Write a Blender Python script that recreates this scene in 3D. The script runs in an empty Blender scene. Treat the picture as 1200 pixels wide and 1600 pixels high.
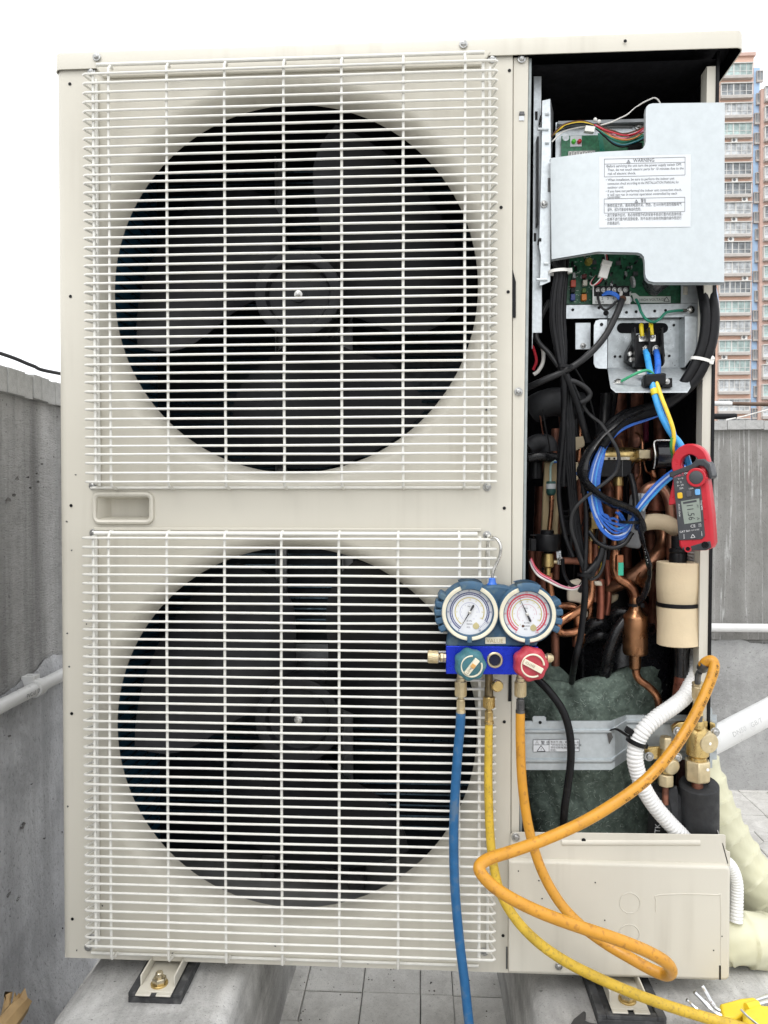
import bpy, bmesh, math, random
from mathutils import Vector, Matrix
random.seed(11)
S = bpy.context.scene
COL = S.collection
V = Vector
PI = math.pi
R = math.radians
# ------------------------------------------------------------------ camera
FOC, DIST, CAMZ = 1150.0, 1.10, 1.0            # focal length in photo pixels, distance to the cabinet front, eye height
cam_d = bpy.data.cameras.new('camera'); cam = bpy.data.objects.new('camera', cam_d); COL.objects.link(cam)
cam_d.sensor_fit = 'VERTICAL'; cam_d.sensor_height = 24.0
cam_d.lens = 24.0 * FOC / 1600.0
cam_d.clip_start = 0.02; cam_d.clip_end = 2000.0
cam.location = (0, -DIST, CAMZ)
cam.rotation_euler = (PI/2 - math.atan(20/FOC), 0, math.atan(62/FOC))
S.camera = cam
# ------------------------------------------------------------------ sky and sun
w = bpy.data.worlds.new('World'); S.world = w; w.use_nodes = True
nt = w.node_tree; nt.nodes.clear()
sky = nt.nodes.new('ShaderNodeTexSky'); sky.sky_type = 'NISHITA'; sky.sun_disc = False
SUN_EL, SUN_AZ = R(58), R(20)                   # azimuth measured from behind the camera towards its left
sky.sun_elevation = SUN_EL; sky.sun_rotation = PI + SUN_AZ
sky.air_density = 1.0; sky.dust_density = 6.0; sky.ozone_density = 1.0
hs = nt.nodes.new('ShaderNodeHueSaturation'); hs.inputs['Saturation'].default_value = 0.12
bg = nt.nodes.new('ShaderNodeBackground'); bg.inputs['Strength'].default_value = 0.13
ow = nt.nodes.new('ShaderNodeOutputWorld')
cl = nt.nodes.new('ShaderNodeMixRGB'); cl.inputs[0].default_value = .85; cl.inputs[2].default_value = (8.6, 8.75, 9.0, 1)   # an even layer of cloud over the clear sky
nt.links.new(sky.outputs[0], hs.inputs['Color']); nt.links.new(hs.outputs[0], cl.inputs[1]); nt.links.new(cl.outputs[0], bg.inputs['Color']); nt.links.new(bg.outputs[0], ow.inputs[0])
sd = bpy.data.lights.new('sun', 'SUN'); so = bpy.data.objects.new('sun', sd); COL.objects.link(so)
sd.energy = 0.6; sd.angle = R(25); sd.color = (1.0, 0.965, 0.92)
_sd = V((-math.sin(SUN_AZ)*math.cos(SUN_EL), -math.cos(SUN_AZ)*math.cos(SUN_EL), math.sin(SUN_EL)))
so.rotation_euler = _sd.to_track_quat('Z', 'Y').to_euler(); so.location = (0, -3, 6)
S.view_settings.view_transform = 'Standard'; S.view_settings.look = 'None'
S.view_settings.exposure = 0.75; S.view_settings.gamma = 1.0; S.view_settings.use_curve_mapping = False
# ------------------------------------------------------------------ helpers
CAMR = cam.rotation_euler.to_matrix()
CAMP = V(cam.location)
def ray(px, py):
    return CAMR @ V(((px-600)/FOC, -(py-800)/FOC, -1))
def A(px, py, Y=0.0):                           # measured position in the photograph + a known depth -> place in the yard
    d = ray(px, py); return CAMP + d*((Y-CAMP.y)/d.y)
def G(px, py, z=0.0):                           # the same on a level surface
    d = ray(px, py); return CAMP + d*((z-CAMP.z)/d.z)
def PX(n, Y=0.0): return n*(DIST+Y)/FOC
def AL(*t): return [A(*p) for p in t]
def crom(pts, n=8, closed=False):
    pts = [V(p) for p in pts]; out = []; N = len(pts)
    if N < 3 and not closed: return pts
    for i in range(N if closed else N-1):
        if closed: p0, p1, p2, p3 = pts[i-1], pts[i], pts[(i+1) % N], pts[(i+2) % N]
        else:
            p1, p2 = pts[i], pts[i+1]
            p0 = pts[i-1] if i else p1*2-p2
            p3 = pts[i+2] if i+2 < N else p2*2-p1
        for k in range(n):
            t = k/n
            out.append(0.5*((2*p1)+(p2-p0)*t+(2*p0-5*p1+4*p2-p3)*t*t+(3*p1-p0-3*p2+p3)*t**3))
    if not closed: out.append(pts[-1])
    return out
def basis(ax):
    ax = V(ax).normalized(); up = V((0, 0, 1)) if abs(ax.z) < .9 else V((1, 0, 0))
    u = up.cross(ax).normalized(); return u, ax.cross(u), ax
class MB:
    def __init__(s): s.v = []; s.f = []
    def add(s, vs, fs):
        b = len(s.v); s.v += [V(p) for p in vs]; s.f += [tuple(i+b for i in f) for f in fs]; return s
    def box(s, x0, x1, y0, y1, z0, z1):
        return s.add([(x0,y0,z0),(x1,y0,z0),(x1,y1,z0),(x0,y1,z0),(x0,y0,z1),(x1,y0,z1),(x1,y1,z1),(x0,y1,z1)],
                     [(3,2,1,0),(4,5,6,7),(0,1,5,4),(1,2,6,5),(2,3,7,6),(3,0,4,7)])
    def obox(s, c, ux, uy, uz):
        c, ux, uy, uz = V(c), V(ux), V(uy), V(uz)
        vs = [c-ux-uy-uz, c+ux-uy-uz, c+ux+uy-uz, c-ux+uy-uz, c-ux-uy+uz, c+ux-uy+uz, c+ux+uy+uz, c-ux+uy+uz]
        return s.add(vs, [(3,2,1,0),(4,5,6,7),(0,1,5,4),(1,2,6,5),(2,3,7,6),(3,0,4,7)])
    def pbox(s, x0, y0, x1, y1, Y0, Y1):         # box whose front face covers the measured rectangle at depth Y0
        a, b = A((x0), (y1), Y0), A((x1), (y0), Y0)
        return s.box(a.x, b.x, Y0, Y1, a.z, b.z)
    def tube(s, pts, r, n=8, closed=False, cap=True, rf=None, flat=None):
        pts = [V(p) for p in pts]; N = len(pts); vs = []; fs = []
        def tan(i):
            if closed: return (pts[(i+1) % N]-pts[i-1]).normalized()
            return (pts[min(i+1, N-1)]-pts[max(i-1, 0)]).normalized()
        t = tan(0); u, vv, _ = basis(t)
        for i in range(N):
            t = tan(i); u = (u-t*u.dot(t))
            if u.length < 1e-6: u = basis(t)[0]
            u.normalize(); w_ = t.cross(u)
            rr = rf(i/(N-1)) if rf else r
            for k in range(n):
                a = 2*PI*k/n
                vs.append(pts[i]+u*math.cos(a)*rr+w_*math.sin(a)*rr*(flat or 1))
        M_ = N if closed else N-1
        for i in range(M_):
            for k in range(n):
                a, b = i*n+k, i*n+(k+1) % n; c, d = ((i+1) % N)*n+(k+1) % n, ((i+1) % N)*n+k
                fs.append((a, b, c, d))
        if cap and not closed:
            fs.append(tuple(range(n-1, -1, -1))); fs.append(tuple((N-1)*n+k for k in range(n)))
        return s.add(vs, fs)
    def lathe(s, o, ax, prof, n=24, capa=True, capb=True, ph=0.0):
        o = V(o); u, w_, ax = basis(ax); vs = []; fs = []
        for r, h in prof:
            for k in range(n):
                a = 2*PI*k/n+ph; vs.append(o+ax*h+u*math.cos(a)*r+w_*math.sin(a)*r)
        for i in range(len(prof)-1):
            for k in range(n):
                fs.append((i*n+k, i*n+(k+1) % n, (i+1)*n+(k+1) % n, (i+1)*n+k))
        if capa: fs.append(tuple(range(n-1, -1, -1)))
        if capb: fs.append(tuple((len(prof)-1)*n+k for k in range(n)))
        return s.add(vs, fs)
    def cyl(s, a, b, r, n=16, r2=None):
        a, b = V(a), V(b); return s.lathe(a, b-a, [(r, 0), (r2 or r, (b-a).length)], n)
    def prism(s, poly, y0, y1):                  # (x, z) outline extruded along y
        n = len(poly); vs = [(x, y0, z) for x, z in poly]+[(x, y1, z) for x, z in poly]
        return s.add(vs, [tuple(range(n)), tuple(range(2*n-1, n-1, -1))]+[(i, i+n, (i+1) % n+n, (i+1) % n) for i in range(n)])
    def pprism(s, pl, Y0, Y1):                   # measured outline at depth Y0
        return s.prism([(p.x, p.z) for p in [A(x, y, Y0) for x, y in pl]], Y0, Y1)
    def loft(s, rows):                           # grid of points
        m = len(rows[0]); b = [p for r_ in rows for p in r_]
        return s.add(b, [(i*m+j, i*m+j+1, (i+1)*m+j+1, (i+1)*m+j) for i in range(len(rows)-1) for j in range(m-1)])
    def sphere(s, c, r, nu=16, nv=10, sc=(1, 1, 1)):
        c = V(c); vs = [c+V((0, 0, r*sc[2]))]; fs = []
        for i in range(1, nv):
            t = PI*i/nv
            for k in range(nu):
                a = 2*PI*k/nu; vs.append(c+V((r*sc[0]*math.sin(t)*math.cos(a), r*sc[1]*math.sin(t)*math.sin(a), r*sc[2]*math.cos(t))))
        vs.append(c-V((0, 0, r*sc[2])))
        for k in range(nu): fs.append((0, 1+k, 1+(k+1) % nu))
        for i in range(nv-2):
            for k in range(nu): fs.append((1+i*nu+k, 1+(i+1)*nu+k, 1+(i+1)*nu+(k+1) % nu, 1+i*nu+(k+1) % nu))
        e = len(vs)-1
        for k in range(nu): fs.append((e, 1+(nv-2)*nu+(k+1) % nu, 1+(nv-2)*nu+k))
        return s.add(vs, fs)
    def xf(s, m, i0=0):
        for i in range(i0, len(s.v)): s.v[i] = m @ s.v[i]
        return s
ORG = {}
def origin(o):
    while o is not None and o.name not in ORG: o = o.parent
    return ORG[o.name] if o is not None else V((0, 0, 0))
def mesh(name, mb, org=V((0, 0, 0)), smooth=True, ang=38):
    me = bpy.data.meshes.new(name); me.from_pydata([tuple(p-org) for p in mb.v], [], mb.f)
    bm = bmesh.new(); bm.from_mesh(me); bmesh.ops.recalc_face_normals(bm, faces=bm.faces); bm.to_mesh(me); bm.free()
    if smooth:
        me.polygons.foreach_set('use_smooth', [True]*len(me.polygons)); me.set_sharp_from_angle(angle=R(ang))
    me.update(); return me
def obj(name, mb, m, parent=None, bevel=0, seg=2, smooth=True, ang=38, label=None, kind=None):
    me = mesh(name, mb, origin(parent) if parent else V((0, 0, 0)), smooth, ang)
    me.materials.append(m)
    o = bpy.data.objects.new(name, me); COL.objects.link(o)
    if parent: o.parent = parent
    if bevel:
        b = o.modifiers.new('edge', 'BEVEL'); b.width = bevel; b.segments = seg; b.limit_method = 'ANGLE'; b.angle_limit = R(40)
        b.harden_normals = False
    if label: o['label'] = label
    if kind: o['kind'] = kind
    return o
def top(name, mb, m, label, cat, group=None, **k):    # a thing that is one mesh: origin at the middle of its base
    lo = V([min(p[i] for p in mb.v) for i in range(3)]); hi = V([max(p[i] for p in mb.v) for i in range(3)])
    c = V(((lo.x+hi.x)/2, (lo.y+hi.y)/2, lo.z))
    o = bpy.data.objects.new(name, mesh(name, mb, c, k.get('smooth', True), k.get('ang', 38))); o.data.materials.append(m)
    COL.objects.link(o); o.location = c; ORG[o.name] = c
    if k.get('bevel'):
        b = o.modifiers.new('edge', 'BEVEL'); b.width = k['bevel']; b.segments = 2; b.limit_method = 'ANGLE'; b.angle_limit = R(40)
    return tag(o, label, cat, group)
def tag(o, label, cat, group=None):
    o['label'] = label; o['category'] = cat
    if group: o['group'] = group
    return o
def thing(name, loc, label, cat, group=None):
    o = bpy.data.objects.new(name, None); COL.objects.link(o); o.location = loc; o.empty_display_size = .05
    ORG[o.name] = V(loc); return tag(o, label, cat, group)
def struct(name, mb, m, **k): return obj(name, mb, m, kind='structure', **k)
def share(name, me, parent, loc=(0, 0, 0), rot=None, m=None):
    o = bpy.data.objects.new(name, me); COL.objects.link(o); o.parent = parent; o.location = loc
    if rot: o.rotation_euler = rot
    return o
_tc = {}
def text_mb(s, size, u, v, at_, align='LEFT', mb=None, n=None, sx=1.0):
    """letters as flat faces; u = reading direction, v = up, at_ = anchor"""
    key = (s, align)
    if key not in _tc:
        cu = bpy.data.curves.new('letters', 'FONT'); cu.body = s; cu.size = 1.0; cu.align_x = align; cu.resolution_u = 2
        ob = bpy.data.objects.new('letters', cu); me = ob.to_mesh()
        _tc[key] = ([tuple(p.co) for p in me.vertices], [tuple(p.vertices) for p in me.polygons])
        ob.to_mesh_clear(); bpy.data.objects.remove(ob); bpy.data.curves.remove(cu)
    vs, fs = _tc[key]; mb = mb or MB(); u = V(u).normalized()*size*sx; v = V(v).normalized()*size
    return mb.add([V(at_)+u*x+v*y for x, y, z in vs], fs)
# ------------------------------------------------------------------ materials
_mats = {}
def M(name, col, rough=.5, metal=0.0, var=.12, vs=25.0, bump=0.0, bs=150.0, dirt=0.0, dcol=(.12, .10, .08), ds=12.0, dthr=.62, spec=.5, stretch=None, coat=0.0, emit=0.0, rvar=.12, streak=0.0):
    if name in _mats: return _mats[name]
    m = bpy.data.materials.new(name); m.use_nodes = True; t = m.node_tree; p = t.nodes['Principled BSDF']; L = t.links.new
    p.inputs['Roughness'].default_value = rough; p.inputs['Metallic'].default_value = metal
    p.inputs['Specular IOR Level'].default_value = spec; p.inputs['Coat Weight'].default_value = coat
    tc = t.nodes.new('ShaderNodeTexCoord'); src = tc.outputs['Object']
    if stretch:
        mp = t.nodes.new('ShaderNodeMapping'); mp.inputs['Scale'].default_value = stretch; L(src, mp.inputs[0]); src = mp.outputs[0]
    def noise(sc, det=4, s_=None):
        n = t.nodes.new('ShaderNodeTexNoise'); n.inputs['Scale'].default_value = sc; n.inputs['Detail'].default_value = det; L(s_ or src, n.inputs['Vector']); return n
    n1 = noise(vs)
    rp = t.nodes.new('ShaderNodeValToRGB'); rp.color_ramp.elements[0].position = .3; rp.color_ramp.elements[1].position = .7
    rp.color_ramp.elements[0].color = tuple(max(0, c*(1-var)) for c in col)+(1,)
    rp.color_ramp.elements[1].color = tuple(min(1, c*(1+var)) for c in col)+(1,)
    L(n1.outputs[0], rp.inputs[0]); out = rp.outputs[0]
    if streak:                                   # faint rain runs and film of dust
        mp2 = t.nodes.new('ShaderNodeMapping'); mp2.inputs['Scale'].default_value = (1, 1, .05); L(tc.outputs['Object'], mp2.inputs[0])
        n5 = noise(55, 5, mp2.outputs[0]); r5 = t.nodes.new('ShaderNodeValToRGB'); r5.color_ramp.elements[0].position = .47; r5.color_ramp.elements[1].position = .72
        r5.color_ramp.elements[0].color = (0, 0, 0, 1); r5.color_ramp.elements[1].color = (streak*2, streak*2, streak*2, 1); L(n5.outputs[0], r5.inputs[0])
        n6 = noise(7, 6); r6 = t.nodes.new('ShaderNodeValToRGB'); r6.color_ramp.elements[0].position = .42; r6.color_ramp.elements[1].position = .68; L(n6.outputs[0], r6.inputs[0])
        x5 = t.nodes.new('ShaderNodeMixRGB'); x5.blend_type = 'MULTIPLY'; x5.inputs[0].default_value = 1; L(r5.outputs[0], x5.inputs[1]); L(r6.outputs[0], x5.inputs[2])
        x6 = t.nodes.new('ShaderNodeMixRGB'); x6.inputs[2].default_value = (.36, .33, .27, 1); L(x5.outputs[0], x6.inputs[0]); L(out, x6.inputs[1]); out = x6.outputs[0]
    if dirt:
        n2 = noise(ds, 8); r2 = t.nodes.new('ShaderNodeValToRGB'); r2.color_ramp.elements[0].position = dthr; r2.color_ramp.elements[1].position = min(1, dthr+.12)
        r2.color_ramp.elements[0].color = (0, 0, 0, 1); r2.color_ramp.elements[1].color = (dirt, dirt, dirt, 1)
        L(n2.outputs[0], r2.inputs[0]); mx = t.nodes.new('ShaderNodeMixRGB'); mx.inputs[2].default_value = dcol+(1,)
        L(r2.outputs[0], mx.inputs[0]); L(out, mx.inputs[1]); out = mx.outputs[0]
    L(out, p.inputs['Base Color'])
    if rvar:
        n3 = noise(vs*2.3); mr = t.nodes.new('ShaderNodeMapRange'); mr.inputs['To Min'].default_value = max(.03, rough-rvar); mr.inputs['To Max'].default_value = min(1, rough+rvar)
        mr.inputs['From Min'].default_value = .3; mr.inputs['From Max'].default_value = .7
        L(n3.outputs[0], mr.inputs[0]); L(mr.outputs[0], p.inputs['Roughness'])
    if bump:
        n4 = noise(bs, 5); b = t.nodes.new('ShaderNodeBump'); b.inputs['Strength'].default_value = bump; b.inputs['Distance'].default_value = .002
        L(n4.outputs[0], b.inputs['Height']); L(b.outputs[0], p.inputs['Normal'])
    if emit:
        p.inputs['Emission Strength'].default_value = emit; L(out, p.inputs['Emission Color'])
    m.diffuse_color = tuple(col)+(1,); _mats[name] = m; return m
def concrete(name, col, light, drip=0.0, brush=(1, 1, 1), bump=.6, big=3.0, dark=.5, dsc=9.0, gsc=60.0, stain=0.0, ssc=7.0, dr=(.58, .62), patch=.0, axis=2, line=False, runcol=(.55, .55, .54)):
    """rendered cement: cloudy tone, trowel grain, dark damp stains and pale lime runs, each with a shape of its own"""
    m = bpy.data.materials.new(name); m.use_nodes = True; t = m.node_tree; p = t.nodes['Principled BSDF']; L = t.links.new
    p.inputs['Roughness'].default_value = .9; p.inputs['Specular IOR Level'].default_value = .2
    tc = t.nodes.new('ShaderNodeTexCoord'); src = tc.outputs['Object']
    def mp(sc, rot=(0, 0, 0)):
        q = t.nodes.new('ShaderNodeMapping'); q.inputs['Scale'].default_value = sc; q.inputs['Rotation'].default_value = rot; L(src, q.inputs[0]); return q.outputs[0]
    def noise(sc, det, s_, rough=.6, dist=0):
        n = t.nodes.new('ShaderNodeTexNoise'); n.inputs['Scale'].default_value = sc; n.inputs['Detail'].default_value = det; n.inputs['Roughness'].default_value = rough; n.inputs['Distortion'].default_value = dist; L(s_, n.inputs['Vector']); return n.outputs[0]
    def ramp(f, a, b, ca, cb):
        g = lambda c: (c, c, c, 1) if isinstance(c, (int, float)) else c
        r_ = t.nodes.new('ShaderNodeValToRGB'); r_.color_ramp.elements[0].position = a; r_.color_ramp.elements[1].position = b
        r_.color_ramp.elements[0].color = g(ca); r_.color_ramp.elements[1].color = g(cb); L(f, r_.inputs[0]); return r_.outputs[0]
    def mix(fac, a, b, mode='MIX'):
        x = t.nodes.new('ShaderNodeMixRGB'); x.blend_type = mode
        for s_, i in ((fac, 0), (a, 1), (b, 2)):
            if hasattr(s_, 'is_linked'): L(s_, x.inputs[i])
            else: x.inputs[i].default_value = s_
        return x.outputs[0]
    c4 = tuple(col)+(1,); l4 = tuple(light)+(1,); d4 = tuple(c*dark for c in col)+(1,)
    base = ramp(noise(big, 9, src, .68), .34, .66, c4, l4)
    if patch: base = mix(ramp(noise(big*.6, 7, src, .7, .6), .50, .60, 0, patch), base, tuple(min(1, c*1.35) for c in light)+(1,))
    g = noise(gsc, 7, mp(brush), .65); g2 = noise(gsc*2.7, 5, mp(brush), .7)
    base = mix(ramp(g, .48, .68, 0, .6), base, l4)
    base = mix(ramp(g2, .30, .44, .75, 0), base, d4)
    sc = [1, 1, 1]; sc[axis] = .055
    if stain:
        base = mix(ramp(noise(ssc, 6, mp(tuple(sc)), .6, .15), .44, .62, 0, stain), base, d4)
        base = mix(ramp(noise(ssc*3.1, 5, mp(tuple(sc)), .6), .50, .66, 0, stain*.7), base, d4)
    if drip:
        sd_ = [1, 1, 1]; sd_[axis] = .022
        dn = ramp(noise(dsc, 4, mp(tuple(sd_)), .5, .25), dr[0], dr[1], 0, drip)
        if line:                                  # thin wandering runs
            rr_ = dn.node.color_ramp; e3 = rr_.elements.new(min(1, dr[1]+(dr[1]-dr[0]))); e3.color = (0, 0, 0, 1)
        k = mix(1.0, dn, ramp(noise(40, 6, src), .34, .56, .2, 1.0), 'MULTIPLY')
        base = mix(k, base, tuple(runcol)+(1,))
    pits = ramp(noise(gsc*1.3, 3, src, .5), .27, .33, .8, 0); base = mix(pits, base, d4)
    L(base, p.inputs['Base Color'])
    b = t.nodes.new('ShaderNodeBump'); b.inputs['Strength'].default_value = bump; b.inputs['Distance'].default_value = .004
    L(mix(.5, g, g2), b.inputs['Height']); L(b.outputs[0], p.inputs['Normal'])
    _mats[name] = m; return m
CREAM = M('cream_paint', (.59, .562, .485), .40, var=.03, vs=6, bump=.03, bs=500, dirt=.30, dcol=(.32, .27, .2), ds=160, dthr=.72, rvar=.06, streak=.17)
WIRE = M('white_coated_wire', (.72, .71, .66), .38, var=.06, vs=60, dirt=.3, dcol=(.4, .36, .3), ds=90, dthr=.72)
GALV = M('galvanised_steel', (.62, .66, .68), .42, .55, var=.10, vs=180, bump=.05, bs=260, rvar=.1)
STEEL = M('bright_steel', (.62, .61, .58), .28, 1.0, var=.15, vs=200)
DARKST = M('dark_steel', (.12, .12, .12), .4, .8, var=.3, vs=120)
INNER_SHADE = M('inner_shade_black', (.010, .010, .012), .9, var=.3, vs=40, bump=.3, bs=120, spec=.15)  # near-black colour carries the shade inside the cabinet and its openings
BLACKPL = M('black_plastic', (.008, .008, .009), .38, spec=.2, var=.25, vs=80, bump=.05, bs=300)
BLACKCB = M('black_cable_sheath', (.007, .007, .008), .38, var=.3, vs=60, dirt=.2, dcol=(.06, .06, .06), ds=70, dthr=.64, spec=.22)
GREYCB = M('dark_grey_cable_sheath', (.022, .022, .023), .42, spec=.3, var=.2, vs=60)
BLACKTP = M('black_tape', (.008, .008, .009), .26, spec=.35, var=.3, vs=50, bump=.35, bs=60, rvar=.1)
FAN = M('dark_fan_plastic', (.0115, .012, .014), .45, spec=.28, var=.2, vs=14, bump=.03, bs=200)
BRASS = M('brass', (.56, .41, .17), .33, .95, var=.2, vs=70, dirt=.5, dcol=(.16, .11, .05), ds=60, dthr=.6, bump=.04, bs=200)
PALEBRASS = M('pale_brass', (.62, .52, .33), .42, .8, var=.15, vs=70, dirt=.4, dcol=(.25, .18, .09), ds=70, dthr=.62, bump=.05, bs=250)
COPPER = M('copper', (.42, .19, .10), .32, .95, var=.28, vs=38, dirt=.75, dcol=(.13, .055, .035), ds=34, dthr=.5, bump=.08, bs=160)
DULLCU = M('tarnished_copper', (.25, .105, .068), .5, .7, var=.4, vs=45, dirt=.6, dcol=(.05, .025, .02), ds=40, dthr=.5, bump=.1, bs=140)
PCB = M('green_circuit_board', (.025, .16, .075), .45, var=.3, vs=240, dirt=.7, dcol=(.25, .38, .30), ds=420, dthr=.68)
PCBD = M('dark_green_circuit_board', (.012, .085, .04), .42, var=.45, vs=200, dirt=.6, dcol=(.14, .24, .18), ds=420, dthr=.66)
WHITEPL = M('white_plastic', (.75, .74, .70), .4, var=.05, vs=40, dirt=.15, ds=50)
LABEL = M('white_label_film', (.66, .685, .71), .45, var=.02, vs=20)
INK = M('black_ink', (.03, .03, .035), .6, var=.1)
GINK = M('grey_ink', (.10, .10, .11), .6, var=.1)
BLUEW = M('blue_wire', (.03, .14, .55), .3, var=.2, vs=60)
LBLUE = M('light_blue_wire', (.05, .33, .72), .3, var=.12, vs=60)
YELW = M('yellow_wire', (.78, .55, .04), .35, var=.12, vs=70)
GRNW = M('green_wire', (.01, .20, .12), .35, var=.15, vs=60)
REDW = M('red_wire', (.55, .03, .05), .35)
WHTW = M('white_wire', (.72, .70, .66), .35)
BRNW = M('brown_wire', (.10, .04, .02), .35)
PINKW = M('pink_wire', (.62, .22, .30), .35)
ORGW = M('orange_wire', (.6, .22, .06), .35)
# ================================================================== ground, walls, towers
TILE = concrete('pressed_paver', (.50, .485, .455), (.68, .665, .63), bump=.6, big=14, dark=.55, gsc=150, patch=.35)
GROUT = concrete('dusty_joint', (.11, .105, .095), (.24, .235, .22), bump=.6, big=30, dark=.4, gsc=150)
g = MB(); g.box(-400, 400, -400, 400, -.30, -.006)
ground = struct('ground', g, GROUT, smooth=False)
PITCH = .30
tc0 = G(566, 1553)                              # a crossing of two paver joints
def chamfer(x0, x1, y0, y1, cuts, j=.0022, h=.004):
    """piece outline (in one paver) shrunk by the joint, as a flat slab with sloped edges"""
    pl = cuts
    cx = sum(p[0] for p in pl)/len(pl); cy = sum(p[1] for p in pl)/len(pl)
    def sh(d):
        n = len(pl); out = []
        for i in range(n):
            a, b, c = V(pl[i-1]), V(pl[i]), V(pl[(i+1) % n])
            n1 = V((b-a).orthogonal()).normalized(); n2 = V((c-b).orthogonal()).normalized()
            bis = (n1+n2); bis = bis/max(.2, (1+n1.dot(n2)))
            q = b+bis*d
            if (q-V((cx, cy))).length > (b-V((cx, cy))).length: q = b-bis*d
            out.append(q)
        return out
    a, b = sh(j), sh(j+.0025); n = len(pl); m = MB()
    m.add([(p.x, p.y, -.006) for p in a]+[(p.x, p.y, h-.0015) for p in a]+[(p.x, p.y, h) for p in b],
          [(i, (i+1) % n, n+(i+1) % n, n+i) for i in range(n)]+[(n+i, n+(i+1) % n, 2*n+(i+1) % n, 2*n+i) for i in range(n)]+[tuple(range(2*n, 3*n))])
    return m
a_, b_, e_ = .117, .183, .30; k_ = .030
PIECES = [
    [(a_-k_, a_), (a_, a_-k_), (b_, a_-k_), (b_+k_, a_), (b_+k_, b_), (b_, b_+k_), (a_, b_+k_), (a_-k_, b_)],
    [(0, 0), (a_, 0), (a_, a_-k_), (a_-k_, a_), (0, a_)], [(e_, 0), (e_, a_), (b_+k_, a_), (b_, a_-k_), (b_, 0)],
    [(0, e_), (0, b_), (a_-k_, b_), (a_, b_+k_), (a_, e_)], [(e_, e_), (b_, e_), (b_, b_+k_), (b_+k_, b_), (e_, b_)],
    [(a_, 0), (b_, 0), (b_, a_-k_), (a_, a_-k_)], [(a_, e_), (a_, b_+k_), (b_, b_+k_), (b_, e_)],
    [(0, a_), (a_-k_, a_), (a_-k_, b_), (0, b_)], [(e_, a_), (e_, b_), (b_+k_, b_), (b_+k_, a_)]]
PM = []
for i, pl in enumerate(PIECES):
    q = mesh('paver_piece', chamfer(0, 0, 0, 0, pl, j=.0010), smooth=False); q.materials.append(TILE); PM.append(q)
near = [(i, j) for i in (-2, -1, 0, 1) for j in (-1, 0, 1)]+[(i, j) for i in (2, 3) for j in (0, 1, 2, 3)]+[(4, 3), (4, 2), (1, 2), (1, 3)]
for (i, j) in near:
    for q in PM:
        o = share('paver_piece', q, ground, (tc0.x+i*PITCH, tc0.y+j*PITCH, random.uniform(-.0012, .0006)), (random.uniform(-.003, .003), random.uniform(-.003, .003), random.uniform(-.004, .004)))
rest = MB()
for i in range(-8, 14):
    for j in range(-12, 5):
        if (i, j) in near: continue
        for pl in PIECES:
            c_ = chamfer(0, 0, 0, 0, pl, j=.0010); rest.add([p+V((tc0.x+i*PITCH, tc0.y+j*PITCH, 0)) for p in c_.v], c_.f)
obj('paver_field', rest, TILE, ground, smooth=False, kind='stuff')

WALLC = concrete('rain_streaked_cement', (.235, .23, .215), (.36, .355, .34), drip=.75, brush=(1, 1, .4), bump=1.0, big=4, dark=.42, dsc=22, dr=(.525, .540), line=True, gsc=120, stain=.32, ssc=5, patch=.25, runcol=(.52, .52, .51))
WALLS = concrete('smooth_lower_cement', (.25, .25, .245), (.40, .40, .395), brush=(.6, 1, 1), bump=.5, big=4, dark=.6, gsc=90, patch=.5, drip=.3, dsc=18, dr=(.60, .68))
WALLL = concrete('brushed_grey_cement', (.42, .415, .405), (.64, .635, .63), drip=.7, dr=(.53, .60), dsc=14, brush=(1, .6, 1.5), bump=2.2, big=5, dark=.36, gsc=95, stain=.6, ssc=6, patch=.35)
WALLM = concrete('pale_trowelled_cement', (.42, .425, .44), (.64, .645, .66), brush=(1, .9, .5), bump=2.0, big=4.5, dark=.45, gsc=85, patch=.6, stain=.35, ssc=6)
COPE = concrete('coping_cement', (.36, .36, .35), (.52, .52, .51), bump=.6, big=14, dark=.5, gsc=150)
def parapet_right():
    Y = 1.48; zt = A(1150, 672, Y).z; zb = A(1150, 657, Y-.02).z
    t = thing('parapet_wall', (1.0, Y+.08, 0), 'grey rain-streaked parapet wall behind the unit on its right, in front of the pink towers', 'wall')
    m = MB(); n = 60                             # rendered face, slightly uneven
    rows = []
    zs = A(1150, 998, Y).z
    for zz, dy in ((-.02, 0), (.25, .002), (zs-.004, .003), (zs, -.006), (zs+.2, -.005), (zt, -.003)):
        rows.append([V((-2.6+7*i/n, Y+dy+random.uniform(-.002, .002), zz+(random.uniform(-.004, .004) if abs(zz-zs) < .01 else 0))) for i in range(n+1)])
    m.loft(rows); m.box(-2.6, 4.4, Y+.006, Y+.16, -.02, zt)
    obj('wall_face', m, WALLC, t)
    m = MB(); rows = []; xs = [-.2+3.4*i/170 for i in range(171)]; wob = [random.uniform(-.004, .004) for _ in xs]
    edge = [zs-.006+.007*math.sin(x*9)+.004*math.sin(x*31)+w_ for x, w_ in zip(xs, wob)]
    for f, y in ((0, -.014), (.3, -.012), (.7, -.011), (.97, -.010), (1, -.004)): rows.append([V((x, Y+y+random.uniform(-.0008, .0008), -.01+(e+.01)*f)) for x, e in zip(xs, edge)])
    m.loft(rows); obj('lower_render', m, WALLS, t)
    L_ = .0605; q = mesh('coping_tile', MB().box(0, L_-.0015, Y-.022, Y+.18, zt, zb), ORG[t.name]-V((0, 0, 0)), smooth=False); q.materials.append(COPE)
    for i in range(58): 
        o = share('coping_tile', q, t, (.0+i*L_, random.uniform(-.0015, .0015), random.uniform(-.0012, .0012)))
    rs = MB()
    for i in range(-43, 0): rs.box(i*L_, (i+1)*L_-.0015, Y-.022, Y+.18, zt, zb)
    obj('coping_run', rs, COPE, t, smooth=False, kind='stuff')
    return t
parapet_right()
WX = -.755
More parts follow.
